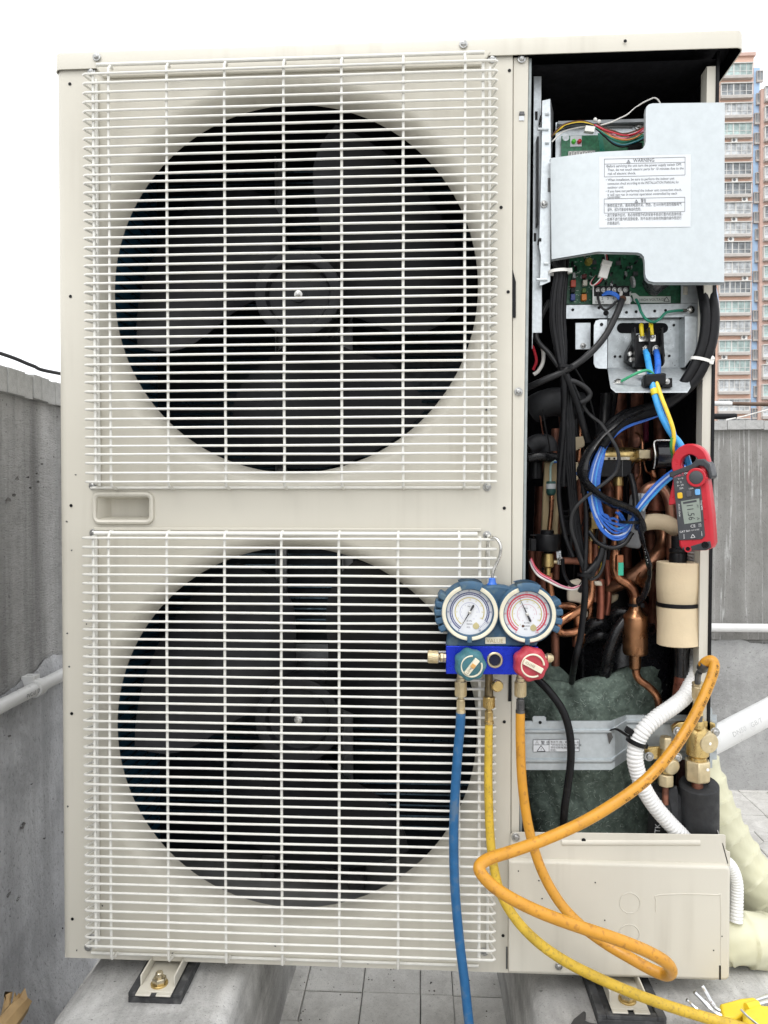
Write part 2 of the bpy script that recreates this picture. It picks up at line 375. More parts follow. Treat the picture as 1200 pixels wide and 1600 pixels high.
def parapet_left():
    t = thing('parapet_wall', (WX-.1, .6, 0), 'brushed grey cement parapet wall running away along the left of the unit', 'wall')
    zt = 1.192; zb = 1.237; m = MB(); n = 40; rows = []
    for zz, dx in ((-.02, .055), (.03, .03), (.10, .008), (.35, 0), (.7, -.003), (zt, 0)):
        rows.append([V((WX+dx+random.uniform(-.0025, .0025), -2.2+5.2*i/n, zz)) for i in range(n+1)])
    m.loft(rows); m.box(WX-.18, WX-.006, -2.2, 3.0, -.02, zt)
    obj('wall_face', m, WALLL, t)
    m = MB(); rows = []; ys = [-.9+2.6*i/130 for i in range(131)]
    edge = [.664+(y-.25)*.10+.006*math.sin(y*23)+.004*math.sin(y*61)+random.uniform(-.003, .003) for y in ys]
    for f, dx in ((0, .058), (.05, .045), (.18, .016), (.5, .008), (.97, .007), (1, .001)): rows.append([V((WX+dx+random.uniform(-.001, .001), y, -.01+(e+.01)*f)) for y, e in zip(ys, edge)])
    m.loft(rows); obj('lower_render', m, WALLM, t)
    L_ = .029; q = mesh('coping_tile', MB().box(WX-.19, WX+.012, 0, L_-.0014, zt, zb), ORG[t.name], smooth=False); q.materials.append(COPE)
    for i in range(36): share('coping_tile', q, t, (random.uniform(-.0015, .0015), -.05+i*L_, random.uniform(-.002, .002)))
    rs = MB()
    for i in range(36, 65): rs.box(WX-.19, WX+.012, -.05+i*L_, -.05+(i+1)*L_-.0014, zt, zb)
    for i in range(-74, 0): rs.box(WX-.19, WX+.012, -.05+i*L_, -.05+(i+1)*L_-.0014, zt, zb)
    obj('coping_run', rs, COPE, t, smooth=False, kind='stuff')
parapet_left()
def wall_chips():
    w_ = [o for o in COL.objects if o.name.startswith('parapet_wall')][-1]; rnd = random.Random(5)
    for px, py, rr in ((12, 783, .007), (22, 774, .004), (48, 762, .003), (27, 748, .005), (44, 746, .003), (60, 753, .003), (58, 740, .002), (66, 725, .0025), (15, 1150, .003), (36, 1290, .006), (14, 1398, .005), (28, 1405, .004), (70, 1310, .002), (50, 1225, .002)):
        d = ray(px, py); p = CAMP+d*((WX+(.011 if py > 1080 else .0045)-CAMP.x)/d.x); n = 9; m = MB()
        m.add([p+V((rnd.uniform(-.0008, .0008), math.cos(2*PI*i/n)*rr*1.8*rnd.uniform(.5, 1), math.sin(2*PI*i/n)*rr*rnd.uniform(.4, 1.1))) for i in range(n)]+[p+V((-.004, 0, 0))], [(i, (i+1) % n, n) for i in range(n)])
        obj('chipped_spot', m, CHIP, w_, smooth=False)
CHIP = M('dark_bare_cement', (.17, .165, .16), .95, var=.5, vs=120, bump=.8, bs=200)
wall_chips()
PVC = M('white_pvc', (.68, .68, .67), .35, var=.04, vs=20, dirt=.2, dcol=(.4, .39, .37), ds=25, dthr=.6)
def wallpipe():
    a, b = A(900, 984, 1.44), A(1500, 984, 1.44); a.z = b.z
    m = MB(); m.cyl(a, b, PX(6.6, 1.44), 16); 
    t = top('conduit_pipe', m, PVC, 'thin white pipe running level along the rain-streaked wall', 'pipe')
wallpipe()
def diagpipe():
    a, b = A(1075, 1178, .62), A(1330, 1044, .80)
    m = MB(); m.cyl(a-(b-a).normalized()*.62, b, PX(19.5, .66), 24)
    t = thing('drain_pipe', (a+b)/2, 'thick white plastic pipe slanting up to the right behind the brass valves', 'pipe')
    obj('pipe', m, PVC, t)
    d = (b-a).normalized(); up = d.cross(V((0, -1, 0))); up = up if up.z > 0 else -up; m = MB()
    u_, w_, _ = basis(d); nrm = V((0, -1, 0)); nrm = (nrm-d*nrm.dot(d)).normalized()
    text_mb('DN50   GB/T', .016, d, up, A(1131, 1148, .63)+nrm*(PX(19.5, .66)+.0006)*1.0, mb=m)
    obj('printed_text', m, M('faded_grey_print', (.45, .45, .45), .6), t)
    r = b-a; m = MB(); m.cyl(a-d*.09, a+d*.012, PX(23, .66), 24); obj('pipe_collar', m, PVC, t, bevel=.002)
    m = MB(); m.cyl(V((b.x, b.y, 0)), V((b.x, b.y, b.z)), PX(18, .7), 20); obj('pipe', m, PVC, t)
diagpipe()
def leftpipe():
    a, b = A(-60, 1131, .05), A(130, 1046, .45)
    x = WX+.022; 
    p = [V((x, y, z)) for y, z in ((-.45, .46), (.16, .675), (.36, .745), (1.2, 1.02))]
    def on(px, py):
        d = ray(px, py); return CAMP+d*((x-CAMP.x)/d.x)
    a, b = on(0, 1104), on(88, 1059); d = (b-a)
    m = MB(); m.cyl(a-d*3, b+d*2.5, .0125, 16)
    t = thing('conduit_pipe', a, 'thin white pipe sloping up along the left wall to the edge of the unit', 'pipe')
    obj('pipe', m, PVC, t)
    c = a+d*.62; m = MB(); dn = d.normalized(); m.lathe(c-dn*.012, dn, [(.0165, 0), (.0165, .024)], 16); m.obox(c+V((-.012, 0, .012)), (.012, 0, 0), dn*.012, (0, 0, .012))
    obj('pipe_clip', m, PVC, t, bevel=.001)
    m = MB(); text_mb('PVC-U  DN20', .011, dn, V((0, -dn.z, dn.y)), a+d*.32+V((.0132, 0, -.004)), mb=m); obj('printed_text', m, GINK, t)
leftpipe()
def cables_far():
    m = MB(); m.tube(crom(AL((-160, 505, .35), (0, 552, .45), (50, 571, .5), (90, 583, .55), (260, 610, .9), (480, 640, 1.5)), 6), .0042, 8)
    top('overhead_cable', m, GREYCB, 'dark cable sagging above the left parapet wall', 'cable')
    m = MB(); a, b = A(1000, 628, 1.8), A(1420, 636, 1.8); m.cyl(a, b, .0075, 12)
    t = thing('metal_rail', (a+b)/2, 'rusty brown pipe running above the right parapet, with a pale sleeve', 'pipe')
    obj('pipe', m, M('rusty_pipe', (.13, .085, .06), .6, .3, var=.3, vs=40), t)
    m = MB(); m.cyl(A(1060, 629.2, 1.8), A(1143, 631.2, 1.8), .0095, 12); obj('sleeve', m, PVC, t)
    m = MB(); m.cyl(A(1060, 651, 1.7), A(1150, 650.5, 1.7), .011, 12)
    top('rubber_tube', m, BLACKPL, 'short black tube lying along the top of the right parapet', 'tube')
    m = MB(); m.tube(AL((1135, 656, 1.62), (1160, 651, 1.75), (1230, 632, 2.0), (1330, 600, 2.4)), .003, 6)
    top('overhead_cable', m, WHTW, 'thin white cable rising to the right above the right parapet', 'cable')
cables_far()
# ------------------------------------------------------------------ the two apartment towers
TPINK = M('salmon_tile_facade', (.66, .44, .345), .7, var=.06, vs=.6, spec=.3)
TPINK2 = M('dusky_pink_tile_facade', (.58, .41, .35), .7, var=.06, vs=.6, spec=.3)
TBLUE = M('blue_tile_facade', (.40, .56, .76), .7, var=.08, vs=.6, spec=.3)
TGREY = M('grey_balcony_edge', (.46, .43, .40), .7, var=.1, vs=1.5)
TFRAME = M('window_frame_paint', (.62, .61, .58), .5, var=.1, vs=2)
TACW = M('air_conditioner_shell', (.72, .71, .68), .5)
GLS = [M('far_glass_pale', (.46, .48, .49), .25, var=.5, vs=1.3), M('far_glass_dark', (.20, .215, .225), .15, var=.6, vs=1.1), M('far_glass_green', (.36, .46, .44), .2, var=.4, vs=1.2)]
YT = 115.0
def facade(t, x0, x1, Y, ztop, nfl, wm, first, fh=2.99, bays=1, bw=4.7, blue=False, side=0):
    zb = -45.0
    m = MB(); m.box(x0, x1, Y, Y+14, zb, ztop); obj('wall', m, wm, t, smooth=False)
    def baym(nw, pane):
        fr, gl = MB(), MB(); h = 1.75; dp = .55
        fr.box(0, bw, -dp-.12, 0, -.42, -.02)             # balcony edge
        fr.box(-.05, bw+.05, -dp-.18, 0, h, h+.13)        # hood
        fr.box(0, .12, -dp, 0, -.02, h); fr.box(bw-.12, bw, -dp, 0, -.02, h)
        for i in range(1, nw): x = bw*i/nw; fr.box(x-(.09 if i == 2 else .045), x+(.09 if i == 2 else .045), -dp, -dp+.1, -.02, h)
        fr.box(.12, bw-.12, -dp+.002, -dp+.09, .62, .69); fr.box(.12, bw-.12, -dp+.002, -dp+.09, -.02, .10)
        gl.box(.12, bw-.12, -dp+.045, -dp+.065, .10, h)
        return fr, gl
    kinds = []
    for nw in (5, 6, 4):
        fr, gl = baym(nw, 0)
        a = mesh('window', fr, V((0, 0, 0)), False); a.materials.append(TFRAME); a.materials.append(TGREY)
        for p in a.polygons:
            if p.index < 6: p.material_index = 1
        row = []
        for gm in GLS:
            b = mesh('pane', gl, V((0, 0, 0)), False); b.materials.append(gm); row.append(b)
        kinds.append((a, row))
    ac = MB(); ac.box(0, .85, -.45, -.02, 0, .62); ac.lathe((.33, -.452, .31), (0, -1, 0), [(.24, 0), (.22, .02)], 14)
    acm = mesh('air_conditioner', ac, V((0, 0, 0)), False); acm.materials.append(TACW); acm.materials.append(DARKST)
    for p in acm.polygons:
        if p.index >= 6: p.material_index = 1
    o0 = ORG[t.name]; rnd = random.Random(int(x0*7))
    for f in range(nfl):
        z = first-f*fh
        for b in range(bays):
            x = x1-.35-(b+1)*bw-b*1.6 if not side else x0+.4+b*(bw+1.6)
            a, row = rnd.choice(kinds)
            wo = share('window', a, t, V((x, Y, z))-o0)
            share('pane', row[rnd.choice((0, 0, 0, 1, 2))], wo)
            if rnd.random() < .55 and f > 2: share('air_conditioner', acm, t, V((x+rnd.uniform(.4, bw-1.2), Y, z+1.98))-o0)
def towers():
    pA = A(1180, 88, YT); pB = A(1188, 130, YT-2); pC = A(1178, 122, YT+3); c = A(1195, 122, YT+3)
    t = thing('apartment_tower', (pA.x-8, YT+7, -45), 'tall salmon pink apartment tower with rows of glazed balconies, left of the blue strip', 'building')
    facade(t, pA.x-22, A(1176, 300, YT).x, YT, pA.z, 34, TPINK, A(1150, 121, YT).z, bays=3)
    m = MB(); m.box(pA.x-22.2, A(1176, 300, YT).x+.2, YT-.3, YT+14.2, pA.z, pA.z+.5); obj('roof_edge', m, TPINK2, t, smooth=False)
    m = MB(); m.box(A(1175.6, 300, YT).x, A(1188, 300, YT-.5).x+.1, YT+.2, YT+12, -45, pC.z); obj('stair_wall', m, TBLUE, t, smooth=False)
    rnd = random.Random(5); o0 = ORG[t.name]
    fr, gl = MB(), MB(); fr.box(0, .95, -.35, 0, -.3, -.02); fr.box(0, .95, -.35, 0, 1.3, 1.42); fr.box(0, .08, -.35, 0, -.02, 1.3); fr.box(.87, .95, -.35, 0, -.02, 1.3); fr.box(.44, .50, -.35, -.28, -.02, 1.3); gl.box(.08, .87, -.3, -.28, -.02, 1.3)
    a = mesh('window', fr, V((0, 0, 0)), False); a.materials.append(TGREY); b = mesh('pane', gl, V((0, 0, 0)), False); b.materials.append(GLS[1])
    for f in range(30):
        z = A(1187, 146, YT+3).z-f*2.99+rnd.choice((0, .4)); wo = share('window', a, t, V((A(1177, 300, YT+.2).x+rnd.choice((0, .25)), YT+.2, z))-o0); share('pane', b, wo)
    t = thing('apartment_tower', (pB.x+10, YT+5, -45), 'dusky pink apartment tower at the right edge beyond the blue strip, shorter', 'building')
    facade(t, A(1188, 300, YT-.5).x, A(1188, 300, YT-.5).x+22, YT-.5, pB.z, 32, TPINK2, A(1190, 157, YT-.5).z, bays=3, bw=5.6, side=1)
towers()
# ------------------------------------------------------------------ pedestals, pads
PED = concrete('trowelled_cement', (.32, .315, .305), (.58, .575, .56), brush=(1, 1.2, 1), bump=.8, big=7, dark=.5, gsc=130, patch=.6, stain=.35, ssc=14, axis=1)
ZP = .262
def pedestal(x0, x1, label, chips):
    m = MB(); ys = [-1.0+i*.06 for i in range(25)]
    rows = []
    for y in ys:
        w_ = lambda s=.0022: random.uniform(-s, s)
        r_ = []
        prof = [(x0-.006, -.01), (x0-.004, .12), (x0, ZP-.02), (x0+.006, ZP-.006), (x0+.022, ZP), ((x0+x1)/2, ZP+.001), (x1-.022, ZP), (x1-.006, ZP-.006), (x1, ZP-.02), (x1+.004, .12), (x1+.006, -.01)]
        for x, z in prof: r_.append(V((x+w_(), y, z+w_(.0014))))
        rows.append(r_)
    m.loft(rows); n = 11; e = len(ys)-1
    m.f.append(tuple(range(n))); m.f.append(tuple(e*n+k for k in range(n-1, -1, -1)))
    return top('concrete_plinth', m, PED, label, 'plinth', 'concrete plinths under the unit', ang=60)
pedestal(G(75, 1600, ZP).x, G(352, 1600, ZP).x, 'grey cement plinth under the left foot of the unit, beside the left wall', 1)
pedestal(G(842, 1600, ZP).x, .66, 'grey cement plinth under the right foot of the unit, with yellow hex keys on it', 1)
RUB = M('grey_rubber', (.045, .046, .048), .8, var=.35, vs=60, bump=.4, bs=160, dirt=.5, dcol=(.16, .16, .155), ds=40, dthr=.52)
def pad(px0, px1, pyf, pyb, label):
    a, b = G(px0, pyf, ZP), G(px1, pyf, ZP); yb = G((px0+px1)/2, pyb, ZP).y
    m = MB(); m.box(a.x, b.x, a.y, yb+.2, ZP+.001, ZP+.010)
    m.box(a.x, a.x+.012, a.y, yb+.2, ZP+.010, ZP+.0165); m.box(b.x-.012, b.x, a.y, yb+.2, ZP+.010, ZP+.0165); m.box(a.x+.0121, b.x-.0121, a.y+.0, a.y+.010, ZP+.0101, ZP+.0160)
    return top('rubber_pad', m, RUB, label, 'pad', 'rubber pads under the feet', bevel=.0012)
pad(200, 284, 1568, 1530, 'dusty dark rubber pad between the left foot and the left plinth')
pad(934, 1040, 1604, 1530, 'dark rubber pad under the right foot, partly behind the yellow hose')

def grit():
    m = MB(); rnd = random.Random(21)
    for k in range(420):
        x, y = (rnd.uniform(-.3, .2), rnd.uniform(-.2, .5)) if k < 260 else (rnd.uniform(.5, 1.2), rnd.uniform(-.1, 1.4))
        r = rnd.choice((.0008, .001, .0014, .002, .0028)); c = V((x, y, .0035)); vs = [c+V((rnd.uniform(.6, 1)*r*math.cos(a), rnd.uniform(.6, 1)*r*math.sin(a), 0)) for a in (0, 1.3, 2.5, 3.9, 5.1)]
        m.add(vs+[c+V((0, 0, r*.9))], [(i, (i+1) % 5, 5) for i in range(5)])
    obj('grit', m, M('dark_grit', (.14, .125, .11), .9, var=.5, vs=90), ground, smooth=False, kind='stuff')
grit()
# ================================================================== the outdoor unit: cabinet, guards, fans
unit = thing('outdoor_unit', (-.05, .18, .285), 'tall cream two-fan outdoor air conditioner, its right service panel removed to bare pipes and wiring', 'air conditioner')
UX0, UX1, UZ0, UZ1, UD = -.560, .130, .290, 1.652, .36
FC = [(-.202, 1.326), (-.202, .640)]; R2_, R1_, FD = .285, .311, .043
def front_panel():
    m = MB(); xl = UX0+.014; zl, zu = .957, 1.012
    def cell(cx, cz, z0, z1):
        angs = sorted(set([2*PI*k/144 for k in range(144)]+[math.atan2(z-cz, x-cx) % (2*PI) for x in (xl, UX1) for z in (z0, z1)]))
        rings = []
        rect = []
        for a in angs:
            c, s_ = math.cos(a), math.sin(a); t = 1e9
            if c > 1e-9: t = min(t, (UX1-cx)/c)
            if c < -1e-9: t = min(t, (xl-cx)/c)
            if s_ > 1e-9: t = min(t, (z1-cz)/s_)
            if s_ < -1e-9: t = min(t, (z0-cz)/s_)
            rect.append(V((cx+c*t, 0, cz+s_*t)))
        rings.append(rect)
        for i in range(11):
            t = PI/2*i/10; r = R1_-(R1_-R2_)*math.sin(t); y = FD*(1-math.cos(t))
            rings.append([V((cx+r*math.cos(a), y, cz+r*math.sin(a))) for a in angs])
        rings.append([V((cx+(R2_+.006)*math.cos(a), FD+.008, cz+(R2_+.006)*math.sin(a))) for a in angs])
        rings = [r+[r[0]] for r in rings]; m.loft(rings)
    cell(*FC[0], zu, UZ1-.0005); cell(*FC[1], UZ0, zl)
    hx0, hx1, hz0, hz1 = A(153, 790).x, A(233, 790).x, A(190, 811).z, A(190, 777).z
    for x0, x1, z0, z1 in ((xl, hx0, zl, zu), (hx1, UX1, zl, zu), (hx0, hx1, zl, hz0), (hx0, hx1, hz1, zu)):
        m.add([(x0, 0, z0), (x1, 0, z0), (x1, 0, z1), (x0, 0, z1)], [(0, 1, 2, 3)])
    # rounded left corner running into the left side
    n = 8; col = []
    for z in (UZ0, UZ1-.0005):
        col.append([V((xl-.014*math.sin(PI/2*i/n), .014*(1-math.cos(PI/2*i/n)), z)) for i in range(n+1)]+[V((UX0, UD, z))])
    m.loft(col)
    # right edge return and bottom return
    m.add([(UX1, 0, UZ0), (UX1, .012, UZ0), (UX1, .012, UZ1-.0005), (UX1, 0, UZ1-.0005)], [(0, 1, 2, 3)])
    m.add([(xl, 0, UZ0), (UX1, 0, UZ0), (UX1, .02, UZ0), (xl, .02, UZ0)], [(0, 1, 2, 3)])
    p = obj('front_panel', m, CREAM, unit)
    # handle pocket
    q = MB(); d = .026
    q.add([(hx0, 0, hz0), (hx1, 0, hz0), (hx1, 0, hz1), (hx0, 0, hz1), (hx0+.010, d, hz0+.004), (hx1-.006, d, hz0+.004), (hx1-.006, d, hz1-.003), (hx0+.010, d, hz1-.003)],
          [(0, 1, 5, 4), (1, 2, 6, 5), (2, 3, 7, 6), (3, 0, 4, 7), (4, 5, 6, 7)])
    h = obj('handle', q, CREAM, unit)
    q = MB(); e = .0045; pts = []
    for cx, cz, a0 in ((hx1-.004, hz0+.004, -PI/2), (hx1-.004, hz1-.004, 0), (hx0+.004, hz1-.004, PI/2), (hx0+.004, hz0+.004, PI)):
        for i in range(5): a = a0+PI/2*i/4; pts.append(V((cx+(e+.004)*math.cos(a), -.0005, cz+(e+.004)*math.sin(a))))
    q.tube(pts, .0052, 8, closed=True, flat=.8); obj('handle_rim', q, CREAM, h)
    return p
front_panel()
# drawn lip over the upper fan, embossed ledges
q = MB(); a, b = A(163, 124, 0), A(752, 118, 0); q.prism([(a.x, a.z), (b.x, a.z), (b.x+.014, a.z+.020), (a.x-.014, a.z+.020)], -.006, -.0005); obj('panel_lip', q, CREAM, unit, bevel=.002)
q = MB(); a, b = A(148, 827), A(752, 823); q.box(a.x, b.x, -.0035, -.0003, a.z-.002, a.z+.003); obj('panel_ledge', q, CREAM, unit, bevel=.0012)
# top lid: hollow tray with rounded corners and an overhang to the right
def lid():
    x0, x1, y0, y1, z0, z1, r = -.5600, .4605, -.0045, UD+.01, 1.6495, 1.6765, .012
    def ring(z, ins, rr):
        out = []
        for cx, cy, a0 in ((x1-r, y0+r, -PI/2), (x1-r, y1-r, 0), (x0+r, y1-r, PI/2), (x0+r, y0+r, PI)):
            for i in range(6): a = a0+PI/2*i/5; out.append(V((cx+(r-ins)*math.cos(a), cy+(r-ins)*math.sin(a), z)))
        return out
    rows = [ring(z0, .0016, r), ring(z0, 0, r), ring(z1-.005, 0, r), ring(z1-.0015, .0013, r), ring(z1, .005, r)]
    m = MB(); m.loft([q_+[q_[0]] for q_ in rows]); n = 24
    b = len(m.v); m.v += ring(z1, .005, r); m.f.append(tuple(range(b, b+n)))
    obj('lid', m, CREAM, unit)
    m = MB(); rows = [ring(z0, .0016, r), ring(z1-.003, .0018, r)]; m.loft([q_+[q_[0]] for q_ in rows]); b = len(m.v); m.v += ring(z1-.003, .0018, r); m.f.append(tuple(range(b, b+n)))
    obj('lid_shade_skin', m, INNER_SHADE, unit)  # added inner skin, the lid's unlit underside put into its colour
lid()
# cabinet shell behind: left coil side, back, base, partition, right side post
q = MB(); q.box(UX0+.012, UX1-.02, UD-.012, UD, UZ0, 1.648); obj('back_panel', q, INNER_SHADE, unit, smooth=False)
q = MB(); q.box(UX1-.014, UX1-.010, .014, UD-.013, UZ0+.03, 1.646); obj('partition', q, INNER_SHADE, unit, smooth=False)
q = MB(); q.box(UX0+.004, .432, .003, UD-.004, UZ0-.002, UZ0+.004); obj('base_pan', q, CREAM, unit, smooth=False)
XRT, XRB = .4335, .4250                        # right edge of the open bay (slightly out of square)
def xr(z): return XRB+(XRT-XRB)*(z-.3)/1.35
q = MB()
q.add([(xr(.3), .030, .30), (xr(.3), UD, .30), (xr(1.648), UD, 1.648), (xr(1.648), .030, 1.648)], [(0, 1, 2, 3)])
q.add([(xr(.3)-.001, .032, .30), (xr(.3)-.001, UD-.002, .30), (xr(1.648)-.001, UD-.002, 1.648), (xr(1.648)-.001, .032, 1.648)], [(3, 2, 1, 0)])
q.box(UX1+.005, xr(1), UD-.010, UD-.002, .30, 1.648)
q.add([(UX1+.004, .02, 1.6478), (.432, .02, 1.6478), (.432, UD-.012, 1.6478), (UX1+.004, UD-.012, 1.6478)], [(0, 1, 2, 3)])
obj('bay_shade_walls', q, INNER_SHADE, unit, smooth=False)  # bay walls coloured near black to stand for the unlit cavity
def post_pts(y, l, r, z0, z1):
    return [(xr(z0)-l, y, z0), (xr(z0)-r, y, z0), (xr(z1)-r, y, z1), (xr(z1)-l, y, z1)]
q = MB(); zt = A(1118, 102, .02).z
q.add(post_pts(.022, .0165, .0035, .30, zt)+post_pts(.024, .0165, .0035, .30, zt), [(0, 1, 2, 3), (7, 6, 5, 4), (0, 3, 7, 4), (1, 5, 6, 2), (3, 2, 6, 7), (0, 4, 5, 1)])
q.add(post_pts(.022, .0165, .0160, .30, zt)+[(x, .045, z) for x, y, z in post_pts(.022, .0165, .0160, .30, zt)], [(0, 1, 2, 3), (4, 7, 6, 5), (0, 3, 7, 4), (1, 5, 6, 2)])
obj('side_post', q, CREAM, unit, bevel=.0008)
q = MB(); q.add(post_pts(.020, .0030, -.0010, .52, 1.66)+post_pts(.10, .0030, -.0010, .52, 1.66), [(0, 1, 2, 3), (7, 6, 5, 4), (0, 3, 7, 4), (1, 5, 6, 2), (3, 2, 6, 7), (0, 4, 5, 1)])
obj('rubber_seal', q, BLACKPL, unit)
# strip between the panel and the open bay
q = MB(); zt, zb = 1.650, .30
def strip(x0t, x0b, x1t, x1b, y, y2): return [(x0b, y, zb), (x1b, y, zb), (x1t, y, zt), (x0t, y, zt), (x0b, y2, zb), (x1b, y2, zb), (x1t, y2, zt), (x0t, y2, zt)]
FB = [(0, 1, 2, 3), (7, 6, 5, 4), (0, 3, 7, 4), (1, 5, 6, 2), (3, 2, 6, 7), (0, 4, 5, 1)]
q.add(strip(UX1+.0012, UX1+.0012, .1535, .1415, .0025, .010), FB); obj('frame_strip', q, CREAM, unit, bevel=.0012)
q = MB(); q.add(strip(.1540, .1420, .1585, .1465, .006, .020), FB); obj('frame_flange', q, M('edge_zinc', (.30, .33, .33), .5, .4, var=.15, vs=60), unit, bevel=.0008)
# dark slots and small holes
def dot(px, py, r, Y=-.0006, name='pilot_hole', parent=None):
    m = MB(); c = A(px, py, Y); m.lathe(c, (0, -1, 0), [(PX(r), 0), (PX(r)*.9, .0004)], 12); return obj(name, m, BLACKPL, parent or unit)
for p in ((109, 131), (110, 463), (111, 790), (112, 1115), (113, 1436), (796, 110), (783, 324), (794, 456), (788, 794), (788, 1128), (786, 1462), (977, 64)): dot(*p, 2.6, -.0072 if p[1] == 64 else -.0006)
q = MB(); q.pprism([(801, 421), (806, 440), (806, 496), (800, 496)], .0005, .0024); obj('slot', q, BLACKPL, unit)
q = MB(); q.pprism([(795, 1055), (799, 1055), (799, 1096), (794, 1096)], -.0012, .002); obj('slot', q, BLACKPL, unit)
q = MB(); q.pprism([(811, 181), (819, 181), (819, 188), (811, 188)], .0012, .0024); obj('tab_slot', q, LABEL, unit)
q = MB(); q.pprism([(811, 179), (812, 174), (819, 174), (820, 179)], .0002, .0024); obj('tab_slot', q, DARKST, unit)
# screws: one mesh, many places
q = MB(); q.lathe((0, 0, 0), (0, -1, 0), [(.0060, -.0002), (.0062, .0006), (.0058, .0010), (.0042, .0012), (.0040, .0022), (.0030, .0032), (.0012, .0036)], 20)
q.obox((0, -.0037, 0), (.0024, 0, 0), (0, .0002, 0), (0, 0, .0005)); q.obox((0, -.00372, 0), (.0005, 0, 0), (0, .0002, 0), (0, 0, .0024))
SCREW = mesh('screw', q); SCREW.materials.append(M('zinc_screw', (.42, .42, .41), .35, .9, var=.3, vs=300))
def screw(px, py, Y=-.001, sc=1.0, parent=None):
    p = parent or unit; o = share('screw', SCREW, p, A(px, py, Y)-origin(p), (0, random.uniform(0, 3), 0)); o.scale = (sc, sc, sc); return o
for p in ((151, 89, -.006), (724, 69, -.006), (143, 112), (769, 92), (145, 759), (761, 761), (146, 833), (761, 836), (138, 1480), (810, 612, .001), (815, 92, .001), (145, 1465), (757, 1487)): screw(*p, sc=1.0)
# ---------------------------------------------------------------- wire guards
GY = -.029
def guard(zs, ztop, zbot, xl, xr_, xv, topY, rods):
    r = .0018
    for i, (x0, x1, z, y, rr) in enumerate(rods):
        f = MB(); f.tube([V((x0, y, z)), V((x1, y, z))], rr, 10)
        if i == 0: g_ = obj('fan_guard', f, WIRE, unit)
        else: obj('edge_rod', f, WIRE, g_)
    def hwire():
        m = MB(); b = .004; p = [V((xl+.009, -.001, 0)), V((xl+.002, GY+b*1.6, 0)), V((xl+.0005, GY+b*.6, 0)), V((xl+b, GY, 0))]
        n = 10; p += [V((xl+(xr_-xl)*k/n, GY-.0006*math.sin(PI*k/n), 0)) for k in range(1, n)]
        p += [V((xr_-b, GY, 0)), V((xr_-.0005, GY+b*.6, 0)), V((xr_-.002, GY+b*1.6, 0)), V((xr_-.008, -.001, 0))]
        m.tube(p, r, 8); return mesh('guard_wire', m, V((0, 0, 0)))
    hws = []
    for k in range(6):
        hw = hwire(); hw.materials.append(WIRE); hws.append(hw); a1, a2, p1, p2 = random.uniform(.0002, .0009), random.uniform(.0001, .0004), random.uniform(0, 6), random.uniform(0, 6)
        for v in hw.vertices: v.co.z += a1*math.sin(v.co.x*6+p1)+a2*math.sin(v.co.x*19+p2)
    o0 = origin(g_)
    for z in zs: share('guard_wire', random.choice(hws), g_, V((0, random.uniform(-.0002, .0002), z+random.uniform(-.0004, .0004)))-o0, (0, random.uniform(-.0006, .0006), 0))
    for x in xv:
        m = MB(); y = GY+r*2*.86
        pts = [V((x, topY, ztop)), V((x, y-.0, ztop-.004))] if topY < -.02 else [V((x, topY, ztop)), V((x, topY-.008, ztop-.0005)), V((x, y+.004, ztop-.003)), V((x, y, ztop-.008))]
        n = 12; pts += [V((x+random.uniform(-.0004, .0004), y, ztop-.012-(ztop-zbot-.020)*k/n)) for k in range(n+1)]
        pts += [V((x, y+.003, zbot+.003)), V((x, -.012, zbot+.0002)), V((x, -.004, zbot))]
        m.tube(pts, .00215, 8); obj('guard_wire', m, WIRE, g_)
    return g_
def zat(px, py, Y=GY): return A(px, py, Y).z
def xat(px, py, Y=GY): return A(px, py, Y).x
zt_, zb_ = zat(538, 102.6), zat(538, 752)
zsU = [zt_+(zb_-zt_)*i/45 for i in range(46)]
xl, xr2 = xat(131, 460), xat(777, 300)
xvU = [xat(p, 460, GY+.004) for p in (148, 172, 262, 352, 444, 534, 630, 726, 754)]
guard(zsU, zt_+.016, zat(538, 763, -.003), xl, xr2, xvU[1:-1], -.012, [(xat(150, 95, -.02), xat(757, 80, -.02), zat(450, 90.5, -.02), -.018, .0028), (xat(142, 757, -.003), xat(750, 764, -.003), zat(450, 762, -.003), -.003, .0022)])
zt_, zb_ = zat(627, 842.5), zat(533, 1492)
zsL = [zt_+(zb_-zt_)*i/45 for i in range(46)]
xvL = [xat(p, 1140, GY+.004) for p in (148, 172, 262, 352, 440, 530, 622, 717, 749)]
guard(zsL, zt_+.010, zat(538, 1500, -.003), xat(130, 1140), xat(775, 1000), xvL[1:-1], -.012, [(xat(147, 833, -.02), xat(746, 834, -.02), zat(450, 834, -.02), -.018, .0036), (xat(143, 1494, -.003), xat(748, 1502, -.003), zat(450, 1499, -.003), -.003, .0022)])
for o in (unit,): pass
# anchoring side wires near the panel on either side of each guard
for x, z0, z1 in ((xl+.010, zsU[0], zsU[-1]), (xr2-.009, zsU[0], zsU[-1]), (xat(130, 1140)+.010, zsL[0], zsL[-1]), (xat(775, 1000)-.009, zsL[0], zsL[-1])):
    m = MB(); m.tube([V((x, -.0035, z0+.006)), V((x, -.0035, z1-.006))], .0024, 8); obj('side_rod', m, WIRE, unit)
for x, s0, s1 in ((xvU[0], zsU[0], zsU[-1]), (xvU[-1], zsU[0], zsU[-1]), (xvL[0], zsL[0], zsL[-1]), (xvL[-1], zsL[0], zsL[-1])):
    m = MB(); m.tube([V((x, GY+.0038, s0+.004)), V((x, GY+.0038, s1-.004))], .0024, 8); obj('guard_upright', m, WIRE, unit)
